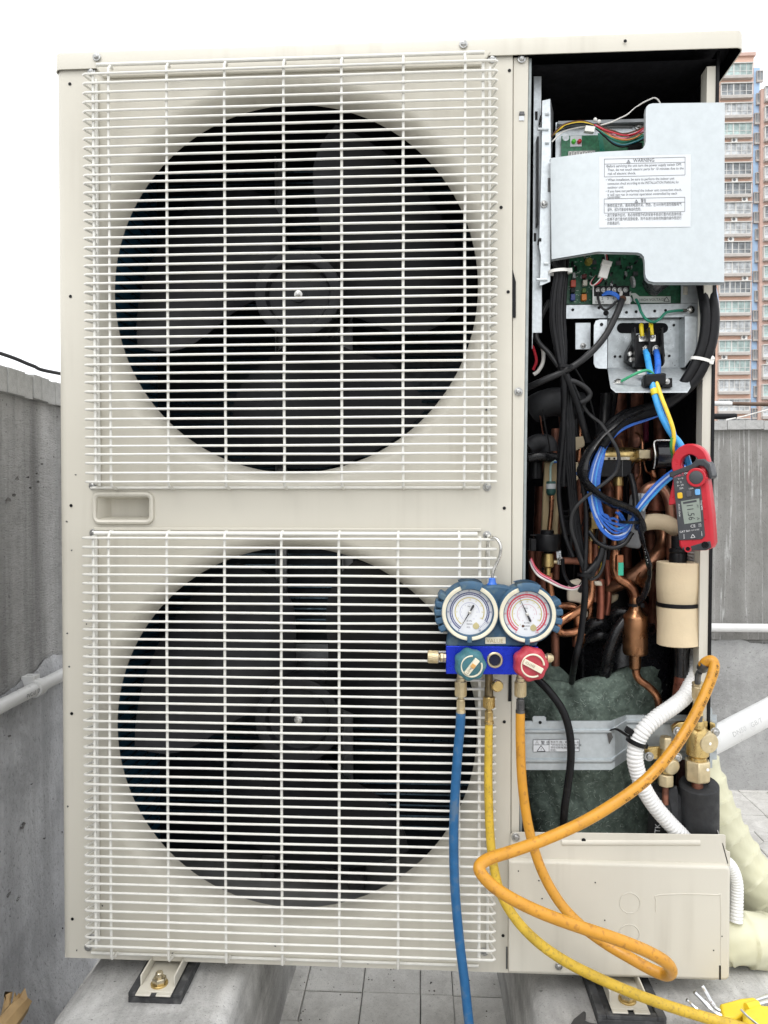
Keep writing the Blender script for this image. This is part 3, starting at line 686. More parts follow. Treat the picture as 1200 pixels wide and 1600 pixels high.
# ---------------------------------------------------------------- fans, motors, coil
def fan(cx, cz, ph):
    hy = .075
    m = MB(); m.lathe((cx, hy+.11, cz), (0, -1, 0), [(.060, 0), (.066, .07), (.070, .105), (.069, .112), (.064, .1135), (.053, .1115), (.050, .106), (.049, .097), (.047, .096), (.030, .097), (.012, .099), (.0115, .103)], 48)
    h = obj('fan', m, FAN, unit)
    for k in range(3):
        m = MB(); nr, na = 10, 16; front = []; back = []
        a0 = ph+2*PI*k/3
        for i in range(nr+1):
            r = .060+(.276-.060)*i/nr; fr, bk = [], []
            span = R(62)+R(34)*math.sin(PI*min(1, i/nr*.9))
            for j in range(na+1):
                t = j/na; a = a0+span*(t-.5)+R(14)*(i/nr); y = hy+.025+.085*(1-t)-.028*(i/nr)*(t-.3)+.012*math.sin(PI*t)
                c = V((cx+r*math.cos(a), y, cz+r*math.sin(a))); fr.append(c); bk.append(c+V((0, .0035, 0)))
            front.append(fr); back.append(bk)
        m.loft(front); m.loft([list(reversed(b)) for b in back])
        for rows in ((front[0], back[0]), (front[-1], back[-1])): m.loft([list(rows[0]), list(rows[1])])
        m.loft([[f_[0] for f_ in front], [b[0] for b in back]]); m.loft([[f_[-1] for f_ in front], [b[-1] for b in back]])
        obj('fan_blade', m, FAN, h)
    m = MB(); m.lathe((cx, hy+.012, cz), (0, -1, 0), [(.0095, 0), (.0095, .002), (.0066, .0022), (.0066, .008), (.0035, .009), (.0035, .013), (.002, .0135)], 6*4); obj('shaft_nut', m, STEEL, h)
    m = MB(); m.cyl((cx, .19, cz), (cx, .26, cz), .062, 28); obj('fan_motor', m, DARKST, unit)
fan(-.2015, 1.329, R(27)); fan(-.2030, .642, R(20))
RAIL = M('dull_galvanised_rail', (.24, .245, .25), .45, .5, var=.2, vs=40)
q = MB()
for x in (-.274, -.150):
    q.box(x, x+.018, .262, .275, UZ0+.02, 1.63); q.box(x, x+.002, .250, .262, UZ0+.02, 1.63)
q.box(-.26, -.14, .256, .262, 1.40, 1.43); q.box(-.26, -.14, .256, .262, .70, .73)
obj('motor_rail', q, RAIL, unit, smooth=False)
COIL = M('blue_coated_fins', (.018, .075, .135), .4, .3, var=.25, vs=60, stretch=(1, 1, 8))
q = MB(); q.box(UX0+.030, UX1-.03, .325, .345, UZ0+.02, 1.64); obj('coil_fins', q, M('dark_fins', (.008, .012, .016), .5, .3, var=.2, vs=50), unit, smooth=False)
q = MB(); q.box(UX0+.014, UX0+.038, .05, .325, UZ0+.02, 1.64); 
obj('coil_fins', q, COIL, unit, smooth=False)
q = MB()
for i in range(62):
    z = UZ0+.04+i*.0212; q.tube([V((UX0+.0385, .07, z)), V((UX0+.0385, .320, z))], .0022, 6)
    q.tube([V((UX0+.04, .3245, z+.01)), V((UX1-.04, .3245, z+.01))], .0026, 6)
obj('coil_tubes', q, M('coil_edge', (.02, .045, .065), .35, .5, var=.3, vs=60), unit, kind='stuff')
q = MB(); q.box(UX0+.03, UX1-.03, .05, .32, UZ0+.006, UZ0+.014); obj('drain_tray', q, M('tray_paint', (.20, .20, .195), .45, var=.1, vs=20), unit, smooth=False)
q = MB(); q.box(A(545, 1385, .2).x, A(545, 1385, .2).x+.03, .19, .23, UZ0+.014, UZ0+.05); obj('motor_foot', q, DARKST, unit, bevel=.002)
q = MB(); q.box(A(408, 1385, .22).x, A(408, 1385, .22).x+.026, .22, .25, UZ0+.014, UZ0+.06); obj('motor_foot', q, DARKST, unit, bevel=.002)
# ---------------------------------------------------------------- feet
def foot(pxl, pxr, pyf, bx, by, label=None):
    zt = ZP+.0165; h = .018
    a, b = G(pxl, pyf, zt), G(pxr, pyf, zt); yf = a.y
    m = MB(); m.box(a.x, b.x, yf, .32, zt, zt+.0025)
    for x0, x1 in ((a.x, a.x+.0025), (b.x-.0025, b.x)): m.box(x0, x1, yf+.012, .32, zt+.0026, zt+h)
    m.box(a.x, a.x+.022, yf-.008, yf-.0001, zt, zt+.0025); m.box(b.x-.022, b.x, yf-.008, yf-.0001, zt, zt+.0025)
    f = obj('foot', m, CREAM, unit, bevel=.001)
    c = G(bx, by, zt+.004); m = MB(); m.lathe((c.x, c.y, zt+.0025), (0, 0, 1), [(.0125, 0), (.0125, .0022), (.0120, .0026)], 24); obj('washer', m, BRASS, f)
    m = MB(); m.lathe((c.x, c.y, zt+.005), (0, 0, 1), [(.0098, 0), (.0102, .001), (.0102, .007), (.0092, .0082)], 6); obj('nut', m, M('zinc_plated_bolt', (.50, .44, .32), .3, .95, var=.3, vs=120), f)
    m = MB(); m.lathe((c.x, c.y, zt+.013), (0, 0, 1), [(.0055, 0), (.0055, .007), (.0045, .008)], 14); obj('bolt', m, _mats['zinc_plated_bolt'], f)
foot(214, 270, 1551, 249, 1536); foot(955, 1013, 1578, 980, 1561)
# ---------------------------------------------------------------- lower access cover
def cover():
    # pixel outline of the upper, set-back step and the lower body
    Yb, Ys = -.012, -.004
    m = MB(); m.pprism([(798, 1303), (803, 1300), (1131, 1304), (1134, 1306), (1134, 1327), (1137, 1330), (1141, 1331), (1141, 1354), (796, 1354)], Ys, Ys+.0015)
    p = obj('access_cover', m, CREAM, unit, bevel=.0006)
    a0 = A(795, 1352, Yb); x0, x1 = a0.x, A(1141.5, 1440, Yb).x; z0, z1 = A(970, 1527, Yb).z, A(960, 1349, Yb).z
    m = MB(); rr = .008
    rows = []
    def outl(ins, y):
        out = []; r = rr
        for cx, cz, a in ((x1-r, z0+r, -PI/2), (x1-r, z1-r, 0)):
            for i in range(6): t = a+PI/2*i/5; out.append(V((cx+(r-ins)*math.cos(t), y, cz+(r-ins)*math.sin(t))))
        out += [V((x0+ins*.3, y, z1-ins)), V((x0+ins*.3, y, z0+ins))]; return out
    for ins, y in ((0, .060), (0, Yb+.005), (.0007, Yb+.002), (.0022, Yb+.0004), (.0045, Yb)): o_ = outl(ins, y); rows.append(o_+[o_[0]])
    m.loft(rows); b = len(m.v); m.v += outl(.0045, Yb); m.f.append(tuple(range(b, b+14)))
    obj('cover_body', m, CREAM, p)
    m = MB(); m.add([(x1-.002, -.004, z1), (x1-.002, .060, z1), (x1-.002, .060, z1+.048), (x1-.010, .040, z1+.056), (x1-.010, -.004, z1+.030)], [(0, 1, 2, 3, 4)])
    m.v += [v+V((.0015, 0, 0)) for v in m.v[:5]]; m.f += [(9, 8, 7, 6, 5)]+[(i, (i+1) % 5, 5+(i+1) % 5, 5+i) for i in range(5)]
    obj('side_flange', m, M('grey_edge_paint', (.33, .32, .30), .45), p)
    m = MB(); a, b = A(878, 1317, Ys), A(1094, 1317, Ys); m.tube([a+V((0, .0034, 0)), b+V((0, .0034, 0))], .0056, 16); obj('embossed_rib', m, CREAM, p)
    for px, py in ((984, 1411), (983, 1460)):
        c = A(px, py, Yb-.0002); m = MB(); m.lathe(c, (0, 1, 0), [(.0141, -.0001), (.0149, -.0006), (.0155, 0), (.0149, .0005)], 36, capa=False, capb=False); obj('knockout', m, CREAM, p)
    pts = [(1025, 1425), (1025, 1408), (1032, 1398), (1115, 1398), (1126, 1408), (1126, 1505)]
    m = MB(); m.tube(crom(AL(*[(x, y, Yb) for x, y in pts]), 6), .0009, 6); obj('knockout', m, CREAM, p)
    m = MB(); m.pprism([(1124, 1509), (1126.5, 1509), (1126.5, 1531), (1124, 1531)], Yb-.0008, Yb+.002); obj('slot', m, BLACKPL, p)
    m = MB(); m.pprism([(790.6, 1480), (794, 1480), (794, 1514), (790.6, 1514)], -.0014, .002); obj('slot', m, DARKST, p)
    dot(912, 1313, 3.4, Ys-.0008, parent=p); screw(806, 1308, Ys-.001, 1.0, p); screw(873, 1510, Yb-.001, .9, p)
    for px, py in ((810, 1361), (842, 1376), (847, 1404), (945, 1438), (985, 1466), (930, 1379), (1128, 1463), (1115, 1485)):
        dot(px, py, 1.1, Yb-.0003, 'paint_chip', p)
cover()
# chips of old paint
rnd = random.Random(3)
for px, py in ((135, 975), (105, 990), (108, 1042), (106, 1260), (97, 1300), (98, 1450), (160, 1415), (270, 1490), (430, 1478), (120, 1485), (118, 742), (104, 815), (112, 860), (760, 640), (575, 1505)):
    m = MB(); c = A(px, py, -.0004); n = 7; m.add([c+V((math.cos(2*PI*i/n)*.0022*rnd.uniform(.3, 1), 0, math.sin(2*PI*i/n)*.0022*rnd.uniform(.3, 1))) for i in range(n)], [tuple(range(n))])
    obj('paint_chip', m, DARKST, unit, smooth=False)
# ================================================================== inside the service bay
def wire(name, pts, r, m, parent=None, n=8, steps=8, flat=None, rf=None):
    q = MB(); q.tube(crom(AL(*pts), steps), r, n, flat=flat, rf=rf); return obj(name, q, m, parent or unit)
def tie(px, py, Y, hw, ang, m=None, parent=None, w_=.0022, dep=.010):
    """cable tie: a flattened loop round a bundle, with its little lock"""
    c = A(px, py, Y); u = V((math.cos(ang), 0, -math.sin(ang))); n_ = V((math.sin(ang), 0, math.cos(ang))); q = MB()
    h = PX(hw, Y); rows = []
    for s_ in (-1, 1): rows.append([c+u*h*math.cos(t)+V((0, -dep*math.sin(t), 0))+n_*w_*s_ for t in [2*PI*k/20 for k in range(21)]])
    rows2 = [[p+(p-c)*.06 for p in r_] for r_ in rows]
    q.loft(rows2); q.loft([rows[1], rows[0]]); q.loft([rows[0], rows2[0]]); q.loft([rows2[1], rows[1]])
    q.obox(c+u*h*.95+V((0, -.004, 0)), u*.003, V((0, .003, 0)), n_*.0032)
    return obj('cable_tie', q, m or BLACKPL, parent or unit)
# ---- galvanised upright and control box -------------------------------------------------
q = MB(); q.pprism([(834, 119), (846, 119), (846, 160), (847, 520), (833, 520), (832, 545), (831, 545)], .045, .047); obj('box_bracket', q, GALV, unit, bevel=.0005)
q = MB(); q.pprism([(847, 157), (860, 154), (861, 240), (860, 440), (846, 446), (843, 446), (845, 400), (842, 385), (846, 250)], .030, .0315); fl = obj('box_flange', q, GALV, unit, bevel=.0005)
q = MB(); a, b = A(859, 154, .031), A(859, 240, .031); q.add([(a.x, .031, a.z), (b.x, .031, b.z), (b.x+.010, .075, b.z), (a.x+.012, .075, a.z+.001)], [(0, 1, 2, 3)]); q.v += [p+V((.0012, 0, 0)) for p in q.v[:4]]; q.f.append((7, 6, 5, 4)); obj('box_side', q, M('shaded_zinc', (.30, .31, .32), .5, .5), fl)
for (x0, y0, x1, y1) in ((836, 174, 840, 187), (834, 364, 838, 377), (844, 180, 846, 187), (842, 372, 846, 377), (839, 213, 842, 350)):
    q = MB(); q.pbox(x0, y0, x1, y1, .0288 if x0 > 838 else .0440, .0452); obj('slot', q, BLACKPL, unit)
for (x0, y, x1) in ((840, 202, 857), (838, 437, 855), (852, 178, 858), (852, 223, 858), (850, 412, 857)):
    q = MB(); q.tube(AL((x0, y, .029), (x1, y, .029)), .0021, 8); obj('bent_tab', q, GALV, fl)
screw(850, 319, .029, .9, fl)
q = MB(); q.pbox(856, 278, 860, 299, .0286, .030); obj('slot', q, DARKST, fl)
# back sheets and boards
q = MB(); q.pbox(868, 186, 1060, 250, .062, .064); tp = obj('box_back', q, GALV, unit)
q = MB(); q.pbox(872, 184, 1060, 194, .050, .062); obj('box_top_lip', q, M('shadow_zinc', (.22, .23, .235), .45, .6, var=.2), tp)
q = MB(); a, b = A(948, 198, .0612), A(988, 198, .0612); q.tube([a, b], .0024, 8); obj('slot', q, M('grey_slot', (.25, .26, .26), .4, .6), tp)
screw(998, 197, .061, 1.0, tp)
q = MB(); q.pbox(877, 208, 1050, 262, .056, .058); pcb = obj('circuit_board', q, PCB, unit)
q = MB(); q.pbox(891, 212, 909, 229, .0552, .056); obj('printed_patch', q, LABEL, pcb)
for px, m_ in ((896, M('green_lamp', (.10, .60, .05), .3)), (905, M('red_lamp', (.55, .02, .03), .3))):
    q = MB(); q.lathe(A(px, 222, .0552), (0, -1, 0), [(PX(3.6), 0), (PX(3.6), .003), (PX(2.6), .0052), (PX(1), .006)], 14); obj('led', q, m_, pcb)
q = MB(); q.lathe(A(884, 215, .056), (0, -1, 0), [(PX(5.6), 0), (PX(5.4), .0006), (PX(3), .0008)], 18); obj('screw_pad', q, GALV, pcb)
q = MB(); q.pprism([(934, 208), (940, 208), (946, 240), (938, 240)], .0555, .056); obj('printed_patch', q, GRNW, pcb)
q = MB(); q.pbox(888, 235, 930, 246, .052, .056); dsp = obj('digit_display', q, M('display_case', (.30, .30, .29), .4), pcb)
for px in (891, 899, 908, 916, 924):
    q = MB(); q.tube(crom(AL((px-2, 246, .0515), (px-2.2, 238.5, .0515), (px+1.8, 237.8, .0515), (px+2, 246, .0515)), 3), .0007, 5); obj('digit', q, WHTW, dsp)
q = MB(); q.pbox(982, 222, 1004, 242, .050, .056); obj('connector', q, BLACKPL, pcb, bevel=.001)
# upper harness
def harness(pts, cols, r, amp, name='harness_wire', Y=None):
    rnd = random.Random(len(pts)*7+len(cols))
    for i, c in enumerate(cols):
        o = (i-(len(cols)-1)/2)
        wire(name, [(x+rnd.uniform(-1, 1)*amp, y+o*amp*(.4+1.0*min(1, k/2))+rnd.uniform(-.4, .4)*amp, yy+rnd.uniform(-.002, .002)) for k, (x, y, yy) in enumerate(pts)], r, c)
harness([(862, 214, .040), (872, 203, .038), (885, 195, .036), (905, 191, .036), (921, 193, .036), (934, 199, .036)], [BRNW, YELW, BLACKCB], .0012, 1.1)
harness([(930, 197, .036), (945, 207, .034), (958, 215, .032), (975, 219, .032), (992, 215, .034), (1004, 208, .038), (1018, 202, .045)], [BRNW, REDW, PINKW, ORGW, GRNW, M('teal_wire', (.02, .16, .19), .35), BLACKCB], .0013, 2.4)
wire('harness_wire', [(862, 222, .040), (880, 206, .040), (905, 199, .040), (930, 197, .038), (952, 192, .036), (966, 186, .036), (980, 179, .034), (992, 169, .032), (1004, 161, .03), (1014, 156, .03), (1022, 153, .03), (1028, 156, .03), (1033, 164, .03)], .0011, WHTW)
wire('harness_wire', [(863, 210, .042), (884, 201, .042), (912, 198, .042), (945, 194, .038), (962, 188, .037), (975, 182, .035), (987, 174, .033), (999, 164, .031), (1012, 158, .031)], .0011, BLACKCB)
q = MB(); q.sphere(A(930, 187, .034), .003); q.sphere(A(936, 190, .034), .003); q.obox(A(921, 203, .036), (.007, 0, -.001), (0, .004, 0), (.001, 0, .004)); obj('wire_clip', q, WHITEPL, unit)
# cover plate: folded sheet, left leaf turned back
def plate():
    Yf = -.014; bend = A(932, 300, Yf).x; xl_ = A(860, 320, .018).x
    out = [(860, 247), (932, 237.5), (1000, 234), (1005, 231.5), (1008, 226), (1009, 220), (1009, 174), (1010, 167), (1014, 163), (1020, 161.5), (1132.5, 160), (1131.5, 441), (1022, 441), (1014, 439), (1009.5, 434), (1008, 428), (1007.5, 409), (1006, 401), (1002, 396.5), (996, 394.5), (934, 393), (862, 405)]
    f = []; 
    for x, y in out:
        if x < 900: f.append(A(x, y, .018))
        else: f.append(A(x, y, Yf))
    n = len(f); m = MB(); ib = (1, n-2)
    th = V((0, .0014, 0)); m.v = f+[p+th for p in f]
    m.f = [tuple(range(1, n-1)), (0, 1, n-2, n-1), tuple(n+i for i in range(n-2, 0, -1)), (n, 2*n-1, 2*n-2, n+1)]+[(i, (i+1) % n, n+(i+1) % n, n+i) for i in range(n)]
    p = obj('control_box_cover', m, M('cover_galvanised', (.53, .57, .585), .42, .4, var=.04, vs=95, bump=.04, bs=300, rvar=.08), unit)
    # hems folded back along the top and bottom edges
    for seg in (out[10:8:-1]+[], ):
        pass
    def hem(idx, dep, up):
        rows = [[f[i]+V((0, .0002, 0)) for i in idx], [f[i]+V((0, dep, up)) for i in idx]]
        q = MB(); q.loft(rows); b = len(q.v); q.v += [v+V((0, 0, -.0012)) for v in q.v]; k = len(idx)
        q.f += [(b+j+1, b+j, b+k+j, b+k+j+1) for j in range(k-1)]; obj('folded_hem', q, _mats['cover_galvanised'], p)
    hem([9, 10], .010, .001); hem([11, 12], .010, .0); hem(list(range(12, 22)), .007, 0); hem([0, 1, 2, 3, 4, 5, 6, 7, 8, 9], .009, 0)
    q = MB(); q.add([f[10], f[11], f[11]+V((0, .010, 0)), f[10]+V((0, .010, 0))], [(0, 1, 2, 3)]); q.v += [v-V((.0012, 0, 0)) for v in q.v]; q.f += [(7, 6, 5, 4)]; obj('folded_hem', q, _mats['cover_galvanised'], p)
    q = MB()
    for a, b in (((1012, 165), (1131, 163.5)), ((862, 249), (932, 240)), ((1018, 438.5), (1130, 438.5))):
        pass
    # printed label
    c = [A(x, y, Yf-.0006) for x, y in ((936, 356), (1079, 354.5), (1079.5, 241), (936, 245))]
    q = MB(); q.add(c, [(0, 1, 2, 3)]); lb = obj('warning_label', q, LABEL, p)
    o, ux, uz = c[0], (c[1]-c[0]), (c[3]-c[0]); W_, H_ = ux.length, uz.length; ux = V((1, 0, 0)); uz = V((0, 0, 1)); eps = V((0, -.0003, 0))
    t_ = MB(); g_ = MB()
    def at_(u, v): return o+ux*W_*u+uz*H_*v+eps
    def line(u0, v0, u1, v1, th=.0003):
        a, b = at_(u0, v0), at_(u1, v1); g_.add([a-ux*th*(v0 != v1)-uz*th*(u0 != u1), b+ux*th*(v0 != v1)*(-1)-uz*th*(u0 != u1), b+ux*th*(v0 != v1)+uz*th*(u0 != u1), a+ux*th*(v0 != v1)+uz*th*(u0 != u1)], [(0, 1, 2, 3)])
    def frame(u0, v0, u1, v1, vm):
        line(u0, v0, u1, v0); line(u0, v1, u1, v1); line(u0, v0, u0, v1); line(u1, v0, u1, v1); line(u0, vm, u1, vm)
    def tri(u, v, s_):
        a = at_(u, v); P_ = [a, a+ux*s_, a+ux*s_*.5+uz*s_*.9]
        for i in range(3): g_.tube([P_[i], P_[(i+1) % 3]], .00028, 4)
        g_.tube([a+ux*s_*.5+uz*s_*.25, a+ux*s_*.5+uz*s_*.6], .0003, 4)
    frame(.055, .715, .935, .965, .895); frame(.055, .205, .935, .405, .335)
    def fit(s, u, v, uw, size):
        i0 = len(t_.v); text_mb(s, size, ux, uz, at_(u, v), mb=t_)
        w0 = max(p.dot(ux) for p in t_.v[i0:])-at_(u, v).dot(ux); k = uw*W_/w0
        for i in range(i0, len(t_.v)): d = t_.v[i]-at_(u, v); t_.v[i] = t_.v[i]+ux*(d.dot(ux)*(k-1))
    tri(.30, .905, .0048); fit('WARNING', .37, .912, .23, .0072)
    sz = .0052
    fit('•Before servicing the unit turn the power supply switch OFF.', .07, .848, .83, sz)
    fit('Then, do not touch electric parts for 10 minutes due to the', .09, .795, .83, sz); fit('risk of electric shock.', .09, .742, .31, sz)
    fit('• When installation, be sure to perform the indoor unit', .07, .655, .75, sz); fit('connection check according to the INSTALLATION MANUAL for', .09, .602, .78, sz); fit('outdoor unit.', .09, .549, .18, sz)
    fit('• If you have not performed the indoor unit connection check,', .07, .496, .83, sz); fit('it will not run in normal operation controlled by each', .09, .445, .76, sz); fit('controller.', .09, .424-.012, .15, sz)
    tri(.39, .346, .0044); fit('警告', .455, .348, .06, .0060)
    fit('• 维修机组之前，请关闭电源开关。然后，在10分钟内请勿接触电气', .07, .290, .83, sz); fit('部件，因为可能会有电击的危险。', .09, .232, .37, sz)
    fit('• 进行安装作业时，务必按照室外机的安装手册进行室内机连接检查。', .07, .155, .84, sz); fit('• 如果不进行室内机连接检查，则不会进行由各控制器的操作而进行', .07, .098, .83, sz); fit('的普通运行。', .09, .042, .14, sz)
    obj('printed_text', t_, M('print_grey', (.085, .085, .09), .6), lb, smooth=False); obj('printed_frame', g_, M('print_line', (.16, .16, .17), .6), lb, smooth=False)
    return p
plate()
# ---- main board, terminal strip, parts on it ---------------------------------------------
q = MB(); q.pbox(884, 380, 1066, 476, .066, .068); mb_ = obj('circuit_board', q, PCBD, unit)
q = MB(); q.pbox(866, 474, 1092, 498, .060, .062); q.pbox(1064, 440, 1092, 473.8, .060, .062); bs_ = obj('box_sheet', q, GALV, unit)
for p in ((895, 484), (936, 481), (979, 488), (994, 487), (1023, 486), (1040, 485)): dot(*p, 2.4, .0594, parent=bs_)
dot(947, 489, 4.5, .0594, parent=bs_)
def comp(x0, y0, x1, y1, h, m, name='component', bev=.0008): q = MB(); q.pbox(x0, y0, x1, y1, .066-h, .066); return obj(name, q, m, mb_, bevel=bev)
CR, CB, CO, CW, CG, CD = M('red_connector', (.45, .06, .03), .4), M('blue_connector', (.03, .05, .22), .4), M('orange_connector', (.55, .17, .02), .4), M('ivory_connector', (.55, .52, .44), .4), M('green_connector', (.08, .14, .03), .4), M('maroon_connector', (.10, .015, .015), .4)
for x0, y0, x1, y1, m_ in ((892, 437, 900, 448, CR), (892, 449, 899, 457, BLACKPL), (892, 459, 899, 469, CB), (910, 428, 917, 434, CD), (911, 437, 918, 446, CW), (910, 450, 916, 457, CG), (909, 459, 917, 469, CO), (1068, 447, 1075, 460, CW)): comp(x0, y0, x1, y1, .008, m_, 'connector')
rnd = random.Random(9)
for i in range(70):
    x, y = rnd.uniform(890, 1062), rnd.uniform(396, 444)
    if 985 < x < 1045 and y > 425: continue
    w_, h_ = rnd.choice(((3, 2), (2, 5), (5, 3), (7, 6), (4, 8), (2, 2))); comp(x, y, x+w_, y+h_, rnd.choice((.002, .003, .006)), rnd.choice((BLACKPL, BLACKPL, M('chip_grey', (.06, .06, .065), .4), M('solder', (.4, .4, .4), .4, .8), PCB)), bev=0)
for i in range(46):
    x, y = rnd.uniform(888, 925), rnd.uniform(398, 472); comp(x, y, x+rnd.choice((1.2, 4, 2.5)), y+1.1, .0006, M('silk_print', (.34, .42, .38), .6), 'printed_mark', 0)
q = MB(); q.lathe(A(919, 410, .062), (0, -1, 0), [(PX(6), 0), (PX(6), .006), (PX(4), .009)], 20); obj('capacitor', q, M('olive_capacitor', (.28, .24, .05), .4), mb_)
q = MB(); a = A(1000, 425, .052); d = V((.70, -.25, .55)).normalized(); b0 = A(1014, 450, .05); q.lathe(b0, V((.78, .05, .62)), [(.0001, -.001), (PX(15), 0), (PX(17), .003), (PX(17), .060)], 28); obj('capacitor', q, M('capacitor_sleeve', (.022, .024, .027), .28, var=.3, vs=90), mb_)
q = MB(); q.lathe(A(987, 441, .06), (1, 0, .2), [(PX(9), 0), (PX(9.4), .003)], 20); obj('capacitor', q, M('pale_ring', (.32, .33, .33), .4), mb_)
q = MB(); q.pbox(928, 446, 984, 464, .050, .066); ts = obj('terminal_strip', q, BLACKPL, mb_, bevel=.0012)
for i in range(6):
    px = 934.5+i*8.6; screw(px, 453, .0495, .62, ts)
    if i < 5: q = MB(); q.pbox(px+3.7, 446.5, px+4.9, 461, .0465, .050); obj('divider', q, BLACKPL, ts)
q = MB(); q.pprism([(928, 463), (985, 463), (985, 475), (926, 475), (926, 447), (928, 447)], .0495, .0502); lb = obj('terminal_label', q, M('board_label', (.60, .62, .60), .5), mb_)
q = MB()
for i, s_ in enumerate(('1', '2', '3', '4', '5', '6')): text_mb(s_, .006, (1, 0, 0), (0, 0, 1), A(931+i*8.6, 468.5, .0492), mb=q)
text_mb('U1  U2', .0045, (1, 0, 0), (0, 0, 1), A(930, 473.6, .0492), mb=q); text_mb('U3 U4', .0045, (1, 0, 0), (0, 0, 1), A(957, 473.6, .0492), mb=q)
obj('printed_text', q, INK, lb, smooth=False)
q = MB(); q.pprism([(981, 459), (986, 455), (986, 458), (993, 458), (999, 463), (1048, 463), (1048, 473), (993, 473), (990, 470), (988, 461), (986, 461), (986, 463)], .0648, .0652); lb = obj('voltage_label', q, M('board_label2', (.50, .54, .51), .5), mb_)
q = MB(); text_mb('HIGH VOLTAGE', .0055, (1, 0, 0), (0, 0, 1), A(999, 470.4, .0645), mb=q); P_ = AL((1037, 471, .0645), (1046, 471, .0645), (1041.5, 464, .0645))
for i in range(3): q.tube([P_[i], P_[(i+1) % 3]], .0004, 4)
obj('printed_text', q, INK, lb, smooth=False)
for p, r_ in (((983, 469), 4.6), ((1074, 468), 6)): q = MB(); q.lathe(A(*p, .0645), (0, -1, 0), [(PX(r_), 0), (PX(r_), .002), (PX(r_*.55), .0025), (PX(r_*.5), .001)], 20); obj('board_screw', q, GALV, mb_)
# hanging white plug with its leads
q = MB(); c = A(944, 424, .030); ux = V((.27, 0, .96)); uz = V((.96, 0, -.27)); q.obox(c, uz*PX(7), V((0, .004, 0)), ux*PX(11)); pl = obj('wire_plug', q, WHITEPL, unit, bevel=.0008)
q = MB(); q.obox(c+ux*PX(12.5), uz*PX(7.8), V((0, .0046, 0)), ux*PX(4)); obj('plug_collar', q, WHITEPL, pl, bevel=.0008)
for i, m_ in enumerate((WHTW, REDW, BLACKCB)):
    wire('plug_lead', [(939+i*3, 434, .03), (933+i*2.5, 441+i, .032), (926+i*2, 446-i*.5, .036), (922+i, 443, .040), (926+i, 436, .048), (932, 430, .062)], .0009, m_)
    wire('plug_lead', [(947+i*2, 412, .03), (946+i*2.4, 404, .032), (945+i*2, 394, .035)], .0009, m_)
# wires at the strip
wire('earth_wire', [(994, 468, .060), (998, 476, .050), (1002, 488, .044), (1010, 499, .042), (1020, 503, .042), (1030, 499, .043), (1040, 489, .045), (1052, 486, .048), (1067, 485, .052)], .0021, GRNW)
q = MB(); q.cyl(A(1066, 485, .052), A(1072, 485, .055), .0025, 10); q.lathe(A(1079, 484, .0595), (0, -1, 0), [(.0056, 0), (.0058, .0012), (.0045, .002), (.004, .004), (.0025, .0048)], 18); obj('ring_terminal', q, STEEL, unit)
wire('terminal_lead', [(944, 459, .049), (950, 456, .044), (960, 458, .042), (966, 463, .042), (969, 470, .042)], .0021, BLUEW); wire('terminal_lead', [(941, 461, .048), (952, 459, .043), (962, 462, .041), (968, 469, .042)], .0018, BLUEW)
wire('terminal_lead', [(934, 457, .049), (935, 468, .042), (939, 479, .040), (946, 484, .040), (954, 480, .041), (962, 472, .042), (970, 467, .042)], .0019, GREYCB)
wire('terminal_lead', [(971, 456, .049), (970, 462, .044), (971, 472, .042)], .0025, WHTW)
wire('power_cable', [(972, 468, .042), (968, 480, .038), (960, 498, .034), (946, 524, .030), (928, 546, .026), (905, 566, .022), (880, 581, .022), (852, 593, .028), (820, 608, .05)], .0050, GREYCB, n=12)
q = MB(); q.lathe(A(973, 466, .042), A(968, 480, .038)-A(973, 466, .042), [(.0045, -.002), (.0056, 0), (.0056, .003)], 14); obj('cable_end', q, BRNW, unit)
# ---- mains terminal bracket ---------------------------------------------------------------
SH = M('bracket_zinc', (.42, .45, .46), .36, .6, var=.12, vs=120, rvar=.1)
q = MB(); Yb = .070; q.pprism([(948, 484), (1062, 484), (1062, 575), (948, 577)], Yb, Yb+.0012); br = obj('terminal_bracket', q, SH, unit)
q = MB(); pts = [(928, 508), (931, 501), (937, 499), (949, 499), (949, 576), (936, 576), (930, 574), (927.5, 568)]; q.pprism(pts, .040, .0412); wg = obj('bracket_wing', q, GALV, br, bevel=.0004); dot(940, 507, 2.8, .0395, parent=wg)
q = MB(); a = [A(949, 499, .0406), A(949, 576, .0406), A(948, 577, Yb), A(948, 484, Yb)]; q.add(a, [(0, 1, 2, 3)]); q.v += [v+V((.0008, 0, 0)) for v in q.v]; q.f.append((7, 6, 5, 4)); obj('bracket_fold', q, SH, br)
q = MB(); q.pprism([(1070, 494), (1094, 494), (1094, 540), (1070, 574)], .048, .0492); wg = obj('bracket_wing', q, GALV, br, bevel=.0004)
q = MB(); a = [A(1070, 494, .0486), A(1070, 574, .0486), A(1062, 575, Yb), A(1062, 500, Yb)]; q.add(a, [(0, 1, 2, 3)]); q.v += [v-V((.0008, 0, 0)) for v in q.v]; q.f.append((7, 6, 5, 4)); obj('bracket_fold', q, SH, br)
c = [A(949, 575, .0690), A(1071, 574, .0690), A(1079, 604, -.002), A(1074, 612, -.006), A(962, 612, -.006), A(954, 605, -.002)]
q = MB(); q.add(c, [tuple(range(6))]); q.v += [v+V((0, 0, -.0014)) for v in c]; q.f += [(11, 10, 9, 8, 7, 6)]+[(i, (i+1) % 6, 6+(i+1) % 6, 6+i) for i in range(6)]; sh = obj('bracket_shelf', q, GALV, br)
q = MB(); pts = []
for cx, a0 in ((1036, -PI/2), (972, PI/2)):
    for i in range(9): t = a0+PI*i/8; pts.append((cx+8*math.cos(t), 512.5-8*math.sin(t)))
q.pprism(pts, Yb-.0008, Yb-.0001); obj('slot', q, INNER_SHADE, br)
